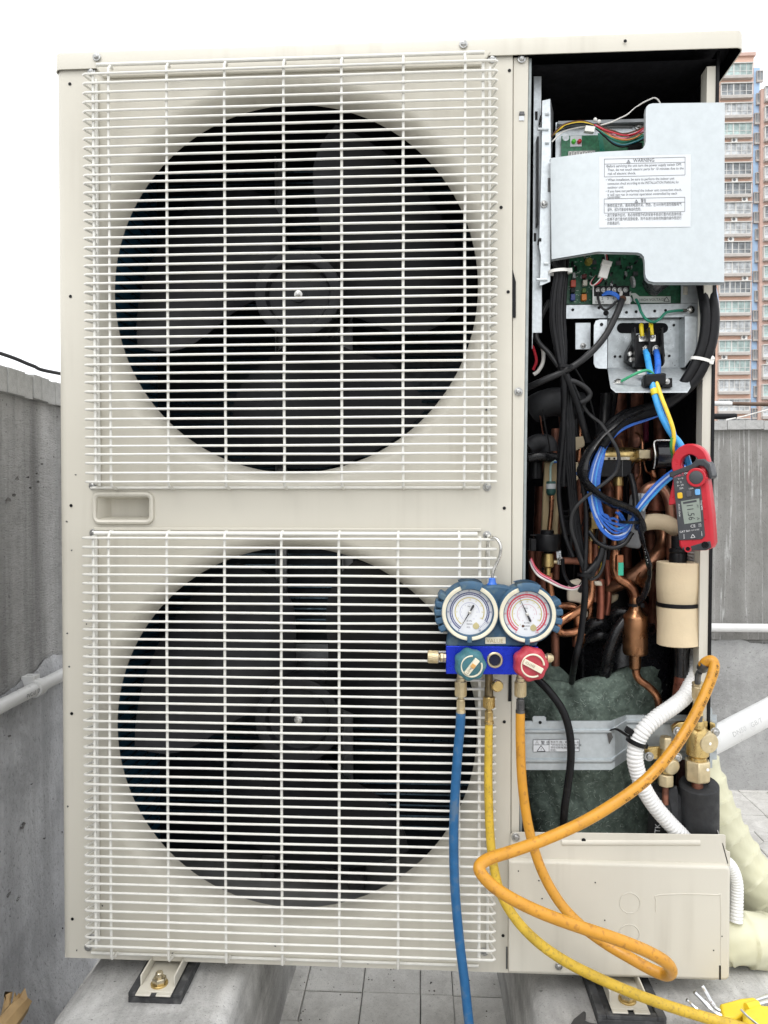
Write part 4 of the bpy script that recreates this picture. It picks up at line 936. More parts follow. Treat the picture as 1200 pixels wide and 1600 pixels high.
for p in ((961, 557), (969, 557), (1046, 556), (1053, 508)): dot(*p, 2.2, Yb-.0010, parent=br)
q = MB(); q.pbox(899, 504, 923, 546, .066, .068); zz = obj('small_plate', q, GALV, unit, bevel=.0005); screw(911, 540, .065, .7, zz)
# terminal block
q = MB(); q.pprism([(982, 546), (996, 522), (1030, 520), (1037, 530), (1040, 556), (1030, 572), (996, 573), (980, 562)], .046, .069); tb = obj('terminal_block', q, BLACKPL, unit, bevel=.002)
for x in (992.5, 1014.5, 1035.5):
    q = MB(); q.pprism([(x-1.8, 512), (x+1.2, 511), (x+3.4, 566), (x+.4, 572)], .030, .047); obj('divider', q, BLACKPL, tb, bevel=.0006)
for px, py, s_ in ((1004, 527, .9), (1019, 527, .9), (1010, 546, 1.1), (1025, 546, 1.1)):
    q = MB(); q.pbox(px-6, py-4, px+6, py+7, .0435, .046); obj('clamp_plate', q, STEEL, tb, bevel=.0006); screw(px, py-1, .0432, s_*.8, tb)
for p in ((984, 553), (986, 562)): q = MB(); q.lathe(A(*p, .0455), (0, -1, 0), [(.0038, 0), (.0038, .002), (.0028, .0032)], 14); obj('rivet', q, STEEL, tb)
for px, py in ((1002, 516), (1017, 514)):
    q = MB(); q.tube(AL((px, py-8, .052), (px, py-4, .047), (px+1, py+5, .043), (px+1.6, py+10, .042)), .0033, 10); obj('insulated_lug', q, M('yellow_sleeve', (.75, .58, .02), .4), tb)
# cord clamp
q = MB(); c = A(1022, 594, -.002); q.obox(c, (PX(16), 0, .0008), (0, .008, 0), (0, 0, PX(9))); cc = obj('cord_clamp', q, BLACKPL, unit, bevel=.003, seg=3)
q = MB(); q.obox(A(1040, 599, .0), (PX(8), 0, 0), (0, .007, 0), (0, 0, PX(7))); q2 = obj('clamp_ear', q, BLACKPL, cc, bevel=.001); screw(1042, 596, -.0075, .7, q2)
q = MB(); q.obox(A(1008, 598, .0), (PX(4), 0, 0), (0, .007, 0), (0, 0, PX(7))); obj('clamp_ear', q, BLACKPL, cc, bevel=.001)
# mains wires down to the meter
wire('mains_wire', [(1009, 549, .040), (1011, 556, .030), (1014, 572, .014), (1018, 592, -.002), (1024, 620, -.014), (1034, 650, -.022), (1048, 676, -.026), (1060, 690, -.028), (1068, 704, -.030), (1075, 722, -.026), (1080, 745, -.020), (1062, 770, .03)], .0047, LBLUE, n=12)
wire('mains_wire', [(1025, 549, .040), (1027, 558, .030), (1028, 575, .014), (1026, 595, .002), (1030, 620, -.006), (1040, 645, -.010), (1048, 665, -.010), (1055, 690, -.006), (1060, 715, 0), (1070, 750, .02)], .0046, BLUEW, n=12)
wire('earth_wire', [(1022, 588, .0), (1028, 604, -.012), (1034, 622, -.022), (1043, 645, -.030), (1051, 668, -.034), (1053, 684, -.034), (1051, 700, -.028), (1054, 716, -.012), (1060, 735, .01)], .0029, YELW, n=10)
wire('earth_stripe', [(1049.5, 684, -.0352), (1048.6, 700, -.0300), (1051.8, 716, -.0140)], .0019, M('green_stripe', (.05, .28, .08), .35))
wire('earth_wire', [(963, 600, .012), (972, 595, .006), (985, 588, -.002), (1000, 581, -.004), (1013, 579, -.002), (1022, 586, .0)], .0021, M('bright_green_wire', (.04, .34, .16), .35), n=10)
q = MB(); q.cyl(A(971, 596, .006), A(960, 600, .013), .0028, 10); q.lathe(A(966, 597, .010), (.1, -.5, .86), [(.0062, 0), (.0064, .0012), (.0045, .0016), (.004, .004)], 16); obj('ring_terminal', q, STEEL, unit)
q = MB(); q.lathe(A(1022, 611, -.012), A(1025, 621, -.016)-A(1022, 611, -.012), [(.0050, -.003), (.0053, 0), (.0051, .0065)], 14); obj('yellow_band', q, _mats['yellow_sleeve'], unit)
q = MB(); q.obox(A(1003, 582, .02), (.006, 0, 0), (0, .004, .001), (0, 0, .004)); obj('wire_tag', q, WHITEPL, unit, bevel=.001)
# ---- left bundle of black control cables ---------------------------------------------------
rnd = random.Random(4)
tops = [863, 866, 870, 874, 877, 880, 883, 886]
for i, x in enumerate(tops):
    f = i/7; dy = rnd.uniform(0, .014)
    wire('control_cable', [(x-2+f*3, 398, .034+dy), (869+f*16, 425, .026+dy), (864+f*18, 460, .024+dy), (862+f*19, 500, .024+dy), (869+f*14, 545, .022+dy), (876+f*7, 576, .020+dy), (880+f*5, 600, .022+dy), (878+f*9+(3-i)*1.0, 640, .026+dy), (875+f*13, 700, .03+dy), (873+f*13, 760, .034+dy)], .0036 if i != 6 else .0041, BLACKCB if i != 5 else GREYCB, n=10)
tie(874, 425, .028, 16, R(-2), WHITEPL, dep=.012); tie(881, 573, .022, 10, R(8))
wire('control_cable', [(858, 470, .06), (846, 495, .055), (838, 520, .05), (842, 535, .046), (858, 552, .04), (874, 574, .03), (886, 592, .022), (900, 597, .02), (914, 605, .02), (922, 615, .022), (918, 624, .024), (908, 629, .028)], .0038, GREYCB, n=10)
wire('control_cable', [(884, 585, .02), (892, 605, .022), (902, 632, .026), (910, 660, .03), (919, 690, .04)], .0052, BLACKCB, n=10)
wire('control_cable', [(890, 590, .03), (902, 615, .032), (915, 640, .034), (926, 652, .032), (940, 663, .02), (958, 690, .006), (965, 705, .004), (967, 720, .004), (962, 738, .006), (948, 752, .008), (932, 764, .01), (915, 777, .012), (900, 792, .014), (893, 808, .016), (893, 828, .018), (900, 850, .02), (906, 868, .022), (912, 885, .024), (914, 905, .03)], .0027, GREYCB, n=8)
wire('control_cable', [(898, 575, .04), (915, 605, .045), (926, 640, .05), (932, 672, .055), (930, 700, .06)], .0016, BLACKCB)
wire('control_cable', [(881, 640, .024), (880, 680, .026), (876, 720, .03), (873, 760, .034), (876, 800, .034), (884, 840, .03), (895, 870, .028)], .0036, BLACKCB, n=10)
for k in range(4):
    wire('control_cable', [(879+k*4, 600, .030), (881+k*5, 680, .032), (888+k*3, 745, .034), (893+k*3, 800, .036), (899+k*3.4, 850, .032), (911+k*2, 888, .024), (913+k*1.6, 900, .024), (914-k*3, 925, .03)], .0032, BLACKCB, n=8)
wire('control_cable', [(936, 872, .03), (930, 882, .024), (918, 895, .018), (914, 898, .018), (914, 930, .02), (911, 965, .022), (906, 1000, .024), (899, 1030, .03), (893, 1066, .10)], .0050, BLACKCB, n=12)
wire('control_cable', [(943, 848, .03), (938, 870, .026), (926, 893, .022), (917, 903, .02)], .0048, BLACKCB, n=10)
wire('control_cable', [(908, 742, .03), (915, 790, .028), (916, 840, .026), (914, 896, .02)], .0034, BLACKCB, n=10)
tie(914, 898, .020, 11, R(0))
wire('control_cable', [(940, 790, .03), (944, 840, .03), (945, 870, .028), (938, 895, .028), (926, 905, .028), (915, 902, .026)], .0024, GREYCB); wire('sensor_wire', [(938, 850, .034), (943, 872, .032), (940, 893, .03), (930, 904, .03)], .0012, WHTW); wire('sensor_wire', [(936, 852, .034), (940, 876, .032), (936, 895, .03), (926, 904, .03)], .0011, YELW)
wire('sensor_wire', [(828, 877, .06), (833, 889, .05), (842, 900, .04), (858, 909, .034), (875, 917, .03), (892, 921, .03), (905, 918, .03), (912, 908, .026)], .0017, WHTW); wire('sensor_wire', [(829, 874, .06), (835, 887, .049), (845, 898, .039), (860, 906, .033), (877, 915, .029), (893, 919, .029), (906, 915, .029)], .0014, PINKW); wire('sensor_wire', [(830, 872, .062), (836, 885, .052), (846, 896, .042), (861, 904, .036)], .0012, REDW)
wire('control_cable', [(879, 873, .05), (881, 895, .05), (890, 912, .045), (904, 917, .04), (914, 905, .03)], .0030, BLACKCB)
wire('sensor_wire', [(832, 540, .06), (836, 552, .06), (838, 565, .062), (833, 578, .066)], .0024, REDW)
wire('sensor_wire', [(846, 538, .055), (849, 552, .055), (848, 567, .056), (841, 580, .058), (834, 585, .06)], .0030, WHTW)
# ---- thick black cables and the blue loop on the right -------------------------------------
for i, (ox, r_) in enumerate(((-9, .0080), (5, .0084))):
    wire('compressor_cable', [(1096+ox, 405, .06), (1103+ox, 432, .04), (1107+ox*.9, 460, .03), (1111+ox*.9, 495, .022), (1108+ox*.9, 530, .02), (1098+ox*.9, 562, .02), (1082+ox, 592, .022), (1060+ox*.5, 616, .028), (1030, 636+ox*.5, .035), (1000, 646+ox*.5, .04), (975, 655+ox*.7, .04), (955, 672+ox*.8, .036), (938, 694+ox*.8, .03)], r_, BLACKCB, n=12)
wire('phase_wire', [(1116, 443, .03), (1121, 470, .024), (1122, 500, .022), (1118, 535, .022), (1110, 560, .024)], .0020, M('pale_blue_wire', (.45, .55, .75), .3), n=8); wire('phase_wire', [(1113, 442, .032), (1119, 470, .026), (1120.5, 500, .023), (1116, 535, .022)], .0016, BLUEW)
tie(1095, 563, .020, 15, R(14), WHITEPL, dep=.010)
q = MB(); q.lathe(A(1111, 561, .016), (0, -1, 0), [(.005, 0), (.005, .002), (.0035, .003)], 14); obj('tie_anchor', q, STEEL, unit)
for k in range(9):
    o = k-4; rnd = random.Random(k); j = lambda s=3.5: rnd.uniform(-s, s)
    m_ = BLUEW if k not in (2, 5) else (LBLUE if k == 5 else M('pale_blue_wire', (.45, .55, .75), .3))
    wire('phase_wire', [(1040, 640+o*1.2, .05), (1010, 650+o*1.6, .046), (985, 657+o*2, .040), (966, 669+o*1.8, .034), (948, 690+o*1.6, .028+abs(o)*.0015), (936+o*1.6, 716, .024), (929+o*1.9, 745, .022), (928+o*2.1, 772, .022), (933+o*2, 798+o*1+j(), .024), (944+o*1.6, 815-o*2.2+j(), .026+abs(j(.004))), (960+j(), 828-o*3.6+j(), .028+abs(j(.005))), (977, 827-o*2.4+j(), .03), (987, 815-o*1.0, .032), (993, 800+o*.6, .034)], .0019, m_, n=8)
for k, m_ in enumerate((BLUEW, M('pale_blue_wire', (.45, .55, .75), .3), BLUEW, LBLUE)):
    o = k-1.5; wire('phase_wire', [(990+o, 806+o, .03), (1000+o*2, 792+o, .024), (1015+o*2.2, 774+o*2, .018), (1032+o*2.2, 756+o*2, .012), (1050+o*1.8, 741+o*2, .006), (1062+o, 733+o*2, .012), (1075, 728, .03)], .0024, m_, n=8)
for k in range(2): wire('phase_wire', [(962+k*4, 800, .04), (968+k*4, 806, .038), (972+k*4, 815, .036), (974+k*3, 826, .034)], .0018, BLUEW)
# tape-wrapped sleeve over the loop
def ribbon(name, pts, w_, m, tw=None):
    c = crom(AL(*[p[:3] for p in pts]), 6); n = len(c); rows = []
    q = MB(); q.tube(c, 1, 10, flat=.42, rf=lambda t: PX(w_)*(1+.16*math.sin(t*19)+.10*math.sin(t*47))); return obj(name, q, m, unit)
ribbon('tape_sleeve', [(1000, 640, .036), (975, 651, .032), (955, 668, .026), (938, 684, .018), (922, 704, .014), (913, 724, .012), (911, 742, .012), (918, 757, .012), (934, 772, .012), (955, 785, .012), (975, 792, .014), (990, 800, .014), (999, 812, .016), (1001, 828, .018)], 14, BLACKTP)
ribbon('tape_sleeve', [(999, 818, .014), (1004, 845, .014), (1011, 870, .016), (1015, 890, .018), (1013, 910, .022), (1006, 930, .03), (997, 940, .05)], 8.2, BLACKTP)
wire('control_cable', [(985, 772-30, .07), (990, 760, .06), (993, 785, .05), (992, 805, .04)], .0048, BLACKCB, n=10)
wire('control_cable', [(920, 830, .03), (934, 848, .026), (955, 856, .024), (975, 850, .024), (988, 832, .026)], .0034, BLACKTP, n=10)
tie(985, 816, .024, 16, R(2), dep=.016)
q = MB()
for k, s_ in enumerate(('C', 'A', 'B', 'L', 'E', '0', '6', '/', '1', 'K', 'V')):
    t = k/10; p = A(1002+t*9, 836+t*42, .0135-.0035); text_mb(s_, .0045, (math.sin(R(12)), 0, -math.cos(R(12))), (math.cos(R(12)), 0, math.sin(R(12))), p, mb=q)
obj('printed_text', q, M('white_print', (.45, .45, .45), .6), unit, smooth=False)
# ---- valves and copper ---------------------------------------------------------------------
def pipe(pts, rpx, m=COPPER, name='copper_pipe', n=14, steps=8):
    Y = sum(p[2] for p in pts)/len(pts); return wire(name, pts, PX(rpx, Y), m, n=n, steps=steps)
q = MB(); a, b = A(936, 712, .10), A(1006, 712, .10); q.lathe(a, b-a, [(PX(13, .1), 0), (PX(13, .1), .052), (PX(12, .1), .054), (PX(11.5, .1), .066), (PX(8, .1), .069), (PX(8, .1), .078)], 24); bv = obj('reversing_valve', q, BRASS, unit)
q = MB(); q.obox(A(1005, 710, .085), (.009, 0, 0), (0, .009, 0), (0, 0, .0072)); obj('valve_nut', q, PALEBRASS, bv, bevel=.0012)
q = MB(); q.cyl(A(1012, 710, .09), A(1024, 710, .09), PX(10, .09), 20); obj('valve_neck', q, DULLCU, bv)
q = MB(); a, b = A(1021, 711, .075), A(1058, 711, .075); q.lathe(a, b-a, [(PX(18, .075), 0), (PX(21, .075), .002), (PX(21, .075), .036), (PX(18, .075), .038)], 28); cl_ = obj('solenoid_coil', q, M('glossy_black', (.010, .010, .013), .14, spec=.6), bv)
q = MB(); q.tube(crom(AL((1056, 688, .052), (1030, 688, .052), (1023, 690, .053), (1022, 696, .053), (1024, 710, .050), (1023, 725, .053), (1021, 732, .056)), 4), .0012, 8); obj('coil_frame', q, STEEL, cl_)
q = MB(); q.cyl(A(1056, 705, .08), A(1067, 705, .08), PX(8, .08), 16); obj('coil_end', q, BRASS, cl_)
q = MB(); q.pbox(938, 719, 987, 745, .072, .10); bx = obj('valve_box', q, BLACKPL, unit, bevel=.001)
q = MB(); q.pbox(972, 719, 973, 745, .0712, .073); obj('seam', q, DARKST, bx)
q = MB(); q.pbox(935, 714, 984, 718.5, .070, .09); obj('valve_plate', q, M('cream_plate', (.55, .50, .40), .5, var=.3, vs=150), unit)
for p in ((960, 716.5), (952, 716.5)): dot(*p, 1.9, .069, 'bolt_hole')
pipe([(996, 610, .16), (995, 650, .14), (994, 698, .12)], 9.5, DULLCU); pipe([(968, 610, .20), (968, 700, .20)], 11, DULLCU); pipe([(1010, 640, .2), (1009, 690, .18)], 4, M('dark_red_tube', (.16, .02, .05), .5))
q = MB(); q.lathe(A(994, 694, .12), (0, 0, -1), [(PX(11, .12), -.01), (PX(12, .12), 0), (PX(12, .12), .006)], 20); obj('pipe_collar', q, DULLCU, unit)
pipe([(993, 725, .12), (994, 760, .12), (993, 800, .13)], 10, DULLCU); pipe([(1004, 702, .08), (1003, 690, .082), (1000, 680, .09), (994, 676, .10)], 2, COPPER); pipe([(1000, 720, .086), (1000, 740, .09), (992, 752, .10)], 1.4, COPPER); pipe([(1006, 720, .086), (1010, 736, .09), (1018, 742, .10)], 1.4, COPPER)
pipe([(1020, 735, .10), (1022, 745, .10), (1023, 756, .11)], 5, COPPER); pipe([(1000, 790, .10), (1003, 775, .09), (1012, 763, .085), (1026, 759, .085), (1038, 766, .085), (1046, 784, .085), (1049, 810, .085), (1050, 845, .085), (1050, 880, .085)], 8, M('pinkish_copper', (.44, .24, .16), .4, .85, var=.25, vs=40, dirt=.4, dcol=(.22, .06, .06), ds=40, dthr=.5))
q = MB(); q.lathe(A(1025, 765, .12), (0, 0, -1), [(PX(14, .12), 0), (PX(15, .12), .03), (PX(15, .12), .034), (PX(11, .12), .036), (PX(11, .12), .05)], 22); obj('pipe_socket', q, DULLCU, unit)
q = MB(); q.lathe(A(966, 745, .10), (0, 0, -1), [(PX(8, .1), 0), (PX(8, .1), .014), (PX(7, .1), .015)], 20); obj('brass_collar', q, BRASS, unit)
pipe([(966, 758, .10), (966, 780, .10), (965, 800, .10), (962, 850, .09), (960, 880, .085), (961, 895, .085), (969, 906, .085), (980, 912, .085), (988, 920, .085), (992, 930, .085), (992, 940, .085)], 7, COPPER); pipe([(953, 750, .13), (953, 830, .13)], 11, DULLCU)
q = MB(); q.obox(A(968, 880, .068), (PX(5.5), 0, 0), (0, .004, 0), (0, 0, PX(14))); sc_ = obj('sensor_clip', q, M('bare_copper', (.50, .20, .10), .4, .8, var=.2), unit, bevel=.0012)
q = MB(); q.obox(A(970, 889, .0632), (PX(4), 0, 0), (0, .0006, 0), (0, 0, PX(10.5))); obj('green_tape', q, M('mint_tape', (.05, .55, .36), .45, var=.05), sc_)
wire('sensor_wire', [(967, 860, .07), (966, 848, .07), (962, 838, .06)], .0022, GREYCB)
# grey and beige foam pads
FG = M('grey_foam', (.17, .175, .18), .85, var=.15, vs=30, bump=.2, bs=200); FB_ = M('beige_foam', (.52, .43, .29), .85, var=.08, vs=30, bump=.25, bs=260)
q = MB(); q.pprism([(989, 772), (1006, 770), (1010, 800), (1007, 840), (1001, 858), (985, 856), (968, 850), (976, 830), (985, 815)], .055, .075); obj('foam_pad', q, FG, unit, bevel=.004)
q = MB(); q.pprism([(1002, 771), (1022, 771), (1015, 785), (1006, 800), (1003, 798)], .050, .056); obj('foil_wrap', q, M('pale_grey_wrap', (.34, .36, .38), .5, var=.2), unit, bevel=.001)
pipe([(1000, 818, .07), (1020, 815, .066), (1040, 817, .066), (1056, 826, .075)], 12.5, FB_, 'foam_sleeve')
pipe([(1006, 905, .09), (985, 900, .12), (960, 912, .14), (940, 925, .16)], 13, COPPER); pipe([(950, 918, .12), (985, 903, .10), (1008, 887, .10), (1027, 868, .10), (1036, 850, .11), (1037, 832, .12), (1028, 815, .14)], 12, M('brown_copper', (.27, .135, .08), .38, .9, var=.35, vs=36, dirt=.5, dcol=(.10, .05, .03), ds=30, dthr=.5, bump=.08))
# muffler bottle
q = MB(); q.lathe(A(993, 934, .085), (0, 0, -1), [(PX(8, .085), 0), (PX(9, .085), .002), (PX(9.2, .085), .010), (PX(9, .085), .016), (PX(12, .085), .022), (PX(18, .085), .028), (PX(18.8, .085), .032), (PX(18.8, .085), .086), (PX(17, .085), .090), (PX(9, .085), .092), (PX(8.6, .085), .112), (PX(7, .085), .114)], 32); mf = obj('muffler', q, M('bronzed_copper', (.34, .17, .085), .33, .95, var=.3, vs=30, dirt=.6, dcol=(.16, .09, .05), ds=26, dthr=.5, bump=.06), unit)
pipe([(994, 1040, .085), (994, 1052, .085), (999, 1062, .085), (1012, 1072, .085), (1024, 1084, .085), (1029, 1098, .085), (1030, 1120, .088)], 6, COPPER)
tie(992, 945, .085, 10, R(0), dep=.009)
# dark machinery behind
q = MB(); a = A(975, 1010, .21); q.lathe(a+V((0, 0, -.30)), (0, 0, 1), [(.075, 0), (.078, .02), (.078, .30), (.070, .33), (.05, .345)], 36); obj('accumulator', q, M('black_gloss_tank', (.012, .012, .014), .25, var=.3, vs=30), unit)
q = MB(); a = V((.345, .285, A(1040, 900, .25).z)); q.lathe(a+V((0, 0, -.45)), (0, 0, 1), [(.05, 0), (.052, .01), (.052, .5)], 28); obj('receiver', q, M('black_tank', (.015, .015, .016), .4), unit)
pipe([(975, 1000, .13), (960, 960, .12), (985, 960, .11), (978, 975, .10), (960, 1000, .10), (948, 1040, .10), (942, 1075, .12)], 9, BLACKTP, 'tape_sleeve'); pipe([(990, 955, .10), (975, 970, .09), (960, 992, .085), (950, 1025, .09), (944, 1068, .12)], 8, BLACKTP, 'tape_sleeve')
# wrapped lines upper left of the bay
pipe([(834, 640, .14), (850, 632, .13), (872, 628, .13), (905, 635, .14)], 22, M('dull_black_wrap', (.030, .031, .034), .6, var=.3, vs=40, bump=.3, bs=80), 'pipe_wrap'); pipe([(826, 700, .12), (840, 692, .12), (856, 694, .12), (858, 706, .12)], 14, _mats['dull_black_wrap'], 'pipe_wrap'); pipe([(826, 716, .09), (845, 713, .088), (870, 716, .09)], 8, BLACKTP, 'pipe_wrap'); pipe([(836, 722, .11), (836, 748, .11)], 11, BLACKPL, 'pipe_wrap')
pipe([(868, 670, .12), (868, 690, .12), (866, 708, .12)], 6.5, DULLCU); pipe([(899, 655, .10), (899, 670, .10), (901, 684, .10)], 5, BLACKCB, 'capillary'); pipe([(908, 650, .10), (906, 690, .10), (904, 720, .10)], 3, COPPER)
q = MB(); q.pprism([(890, 684), (914, 681), (914, 697), (893, 708)], .075, .09); obj('foam_pad', q, FB_, unit, bevel=.002)
q = MB(); q.pprism([(893, 722), (904, 722), (904, 750), (895, 752)], .085, .095); obj('foam_pad', q, FB_, unit, bevel=.002)
q = MB(); q.pprism([(851, 722), (876, 722), (872, 838), (846, 838)], .10, .11); obj('foam_pad', q, M('tan_foam', (.36, .28, .16), .85, var=.1, vs=30, bump=.2), unit, bevel=.002)
wire('sensor_wire', [(868, 720, .07), (861, 726, .08), (860, 740, .085), (860, 755, .085)], .0018, M('pale_green_wire', (.30, .42, .38), .4)); wire('phase_wire', [(866, 722, .06), (884, 724, .05), (897, 736, .045), (908, 748, .04)], .0016, M('navy_wire', (.02, .07, .24), .35))
q = MB(); q.lathe(A(861, 752, .088), (0, 0, -1), [(PX(7), 0), (PX(8), .002), (PX(8), .018), (PX(6), .022), (PX(4), .023)], 20); cp = obj('capillary_cap', q, M('dark_green_cap', (.02, .07, .06), .35), unit)
q = MB(); q.lathe(A(861, 756, .088), (0, 0, -1), [(PX(8.2), 0), (PX(8.2), .008)], 20); obj('paper_ring', q, M('pale_paper', (.45, .47, .48), .6), cp)
pipe([(862, 774, .088), (861, 800, .088), (858, 832, .088)], 3.6, COPPER)
# expansion valve with its black motor
q = MB(); q.lathe(A(855, 828, .075), (0, 0, -1), [(PX(9), 0), (PX(11), .001), (PX(11), .006), (PX(19.5, .075), .007), (PX(20.5, .075), .009), (PX(20.5, .075), .030), (PX(19, .075), .033), (PX(10), .034)], 32); ev = obj('valve_motor', q, BLACKPL, unit)
q = MB(); q.pbox(829, 842, 838, 861, .055, .075); obj('motor_plug', q, BLACKPL, ev, bevel=.001)
q = MB(); q.obox(A(835, 836, .072), (.006, 0, 0), (0, .006, 0), (0, 0, .0008)); obj('motor_tab', q, BLACKPL, ev)
q = MB(); q.lathe(A(856, 865, .075), (0, 0, -1), [(PX(9.5, .075), 0), (PX(9.5, .075), .020), (PX(8), .022), (PX(5.5), .023), (PX(5.5), .034)], 24); obj('valve_body', q, BRASS, unit)
q = MB(); q.cyl(A(865, 878, .072), A(874, 878, .072), PX(3.4), 12); obj('valve_stem', q, PALEBRASS, unit); q = MB(); q.obox(A(874, 876, .070), (.004, 0, 0), (0, .004, 0), (0, 0, .006)); obj('valve_clip', q, STEEL, unit, bevel=.0006)
q = MB(); q.obox(A(873, 866, .066), (.0035, 0, .0004), (0, .0006, 0), (-.0004, 0, .005)); lb = obj('valve_label', q, LABEL, unit); q = MB(); text_mb('M1', .0058, (0, 0, 1), (-1, 0, 0), A(877, 871, .0652), mb=q); obj('printed_text', q, INK, lb, smooth=False)
pipe([(878, 876, .085), (892, 876, .09), (910, 878, .10)], 5.5, DULLCU)
pipe([(858, 895, .078), (859, 915, .08), (862, 935, .082), (870, 946, .084), (885, 947, .084), (897, 950, .084), (901, 960, .084), (902, 980, .088), (900, 1000, .09)], 6, COPPER)
pipe([(925, 900, .085), (923, 930, .083), (917, 945, .078), (902, 956, .07), (885, 966, .066), (874, 974, .066), (872, 984, .068), (880, 989, .07), (895, 988, .074), (910, 984, .08)], 6.4, COPPER)
pipe([(931, 850, .10), (931, 900, .10), (930, 940, .10)], 4.5, DULLCU); pipe([(938, 905, .09), (939, 940, .09), (938, 966, .092)], 6, M('red_copper', (.34, .12, .08), .42, .8, var=.3, vs=40, dirt=.5, dcol=(.1, .03, .02), ds=40, dthr=.5)); pipe([(925, 800, .10), (924, 845, .10)], 5, BRASS, 'brass_tube'); pipe([(922, 845, .10), (922, 880, .10)], 4, COPPER); pipe([(867, 985, .12), (868, 1040, .12)], 6.5, DULLCU); pipe([(900, 985, .12), (900, 1010, .12)], 6, DULLCU)
pipe([(830, 860, .13), (832, 900, .13), (830, 950, .13)], 6, M('dark_copper', (.20, .08, .052), .5, .7, var=.3)); pipe([(846, 890, .13), (848, 930, .13)], 8, _mats['dark_copper'])
q = MB(); q.pprism([(890, 908), (905, 904), (912, 910), (911, 945), (902, 942), (887, 940), (887, 926)], .09, .10); obj('foam_pad', q, M('cream_foam', (.58, .52, .42), .8, var=.1, vs=40, bump=.25), unit, bevel=.003)
q = MB(); q.pprism([(905, 955), (919, 955), (918, 965), (908, 968)], .10, .11); obj('foam_pad', q, _mats['cream_foam'], unit, bevel=.002)
q = MB(); q.pprism([(928, 908), (940, 908), (942, 916), (930, 915)], .075, .082); obj('foam_pad', q, _mats['cream_foam'], unit, bevel=.002)
q = MB(); q.pprism([(943, 930), (968, 928), (966, 938), (952, 946), (944, 940)], .13, .14); obj('foam_pad', q, FB_, unit, bevel=.003)
q = MB(); q.pbox(878, 806, 897, 836, .06, .08); rl = obj('relay', q, BLACKPL, unit, bevel=.002)
for k in range(3): q = MB(); q.pbox(876, 798+k*8, 905, 800+k*8, .052, .062); obj('relay_rib', q, BLACKPL, rl)
wire('capillary', [(890, 795, .09), (892, 840, .09), (889, 870, .09)], .003, BLACKCB)
# wrapped dark tape lumps low in the bay
for pts in ([(915, 985, .12), (925, 975, .11), (938, 972, .11), (945, 980, .12)], [(918, 998, .13), (935, 992, .12), (948, 996, .12)]): pipe(pts, 9, BLACKTP, 'tape_lump')
# ---- black suction line inside the beige foam ------------------------------------------------
q = MB(); c = A(1059, 858, .055); q.lathe(c, (0, 0, -1), [(PX(10), -.02), (PX(10), -.002), (PX(13), 0), (PX(13.4), .004), (PX(12), .006), (PX(13.4), .010), (PX(13.4), .024)], 24); obj('pipe_cap', q, BLACKPL, unit)
def foam(y0, y1, x0, x1, x2, x3, Y):
    a, b = A((x0+x1)/2, y0, Y), A((x2+x3)/2, y1, Y); r0, r1 = PX((x1-x0)/2, Y), PX((x3-x2)/2, Y); q = MB(); L_ = (b-a).length
    q.lathe(a, b-a, [(r0*.55, .001), (r0*.60, 0), (r0*.97, 0), (r0, .001), (r0*1.005, L_*.5), (r1, L_-.001), (r1*.97, L_), (r1*.6, L_)], 40)
    return obj('foam_sleeve', q, M('beige_pipe_foam', (.66, .54, .36), .85, var=.07, vs=22, bump=.25, bs=320, dirt=.2, dcol=(.45, .34, .2), ds=30), unit)
foam(878, 943, 1028, 1092, 1029, 1089, .05); foam(946, 1006, 1028, 1090, 1028.5, 1094, .05)
q = MB(); a = A(1059, 944, .05); q.lathe(a+V((0, 0, -.003)), (0, 0, 1), [(PX(31.0, .05), 0), (PX(31.6, .05), .0006), (PX(31.6, .05), .0054), (PX(31, .05), .006)], 36); q.obox(A(1090, 942, .036), (.004, 0, 0), (0, .003, 0), (0, 0, .004)); obj('cable_tie', q, BLACKPL, unit)
q = MB(); q.lathe(A(1066, 1006, .055), (0, 0, -1), [(PX(13), -.004), (PX(13), .004), (PX(11.5), .016), (PX(11), .03), (PX(11.6), .055)], 24); obj('rubber_boot', q, M('shrink_tube', (.012, .012, .013), .2, var=.3), unit)
pipe([(1066, 1058, .055), (1064, 1074, .055), (1062, 1092, .058)], 11.5, M('red_brown_pipe', (.20, .07, .045), .35, .6, var=.3, vs=40)); wire('capillary', [(1079, 1010, .04), (1072, 1020, .038), (1071, 1035, .038), (1070, 1060, .04)], .0008, GREYCB)
pipe([(1076, 1130, .09), (1072, 1180, .09), (1068, 1230, .09)], 12, M('dark_red_pipe', (.055, .018, .016), .45, .3, var=.3)); 
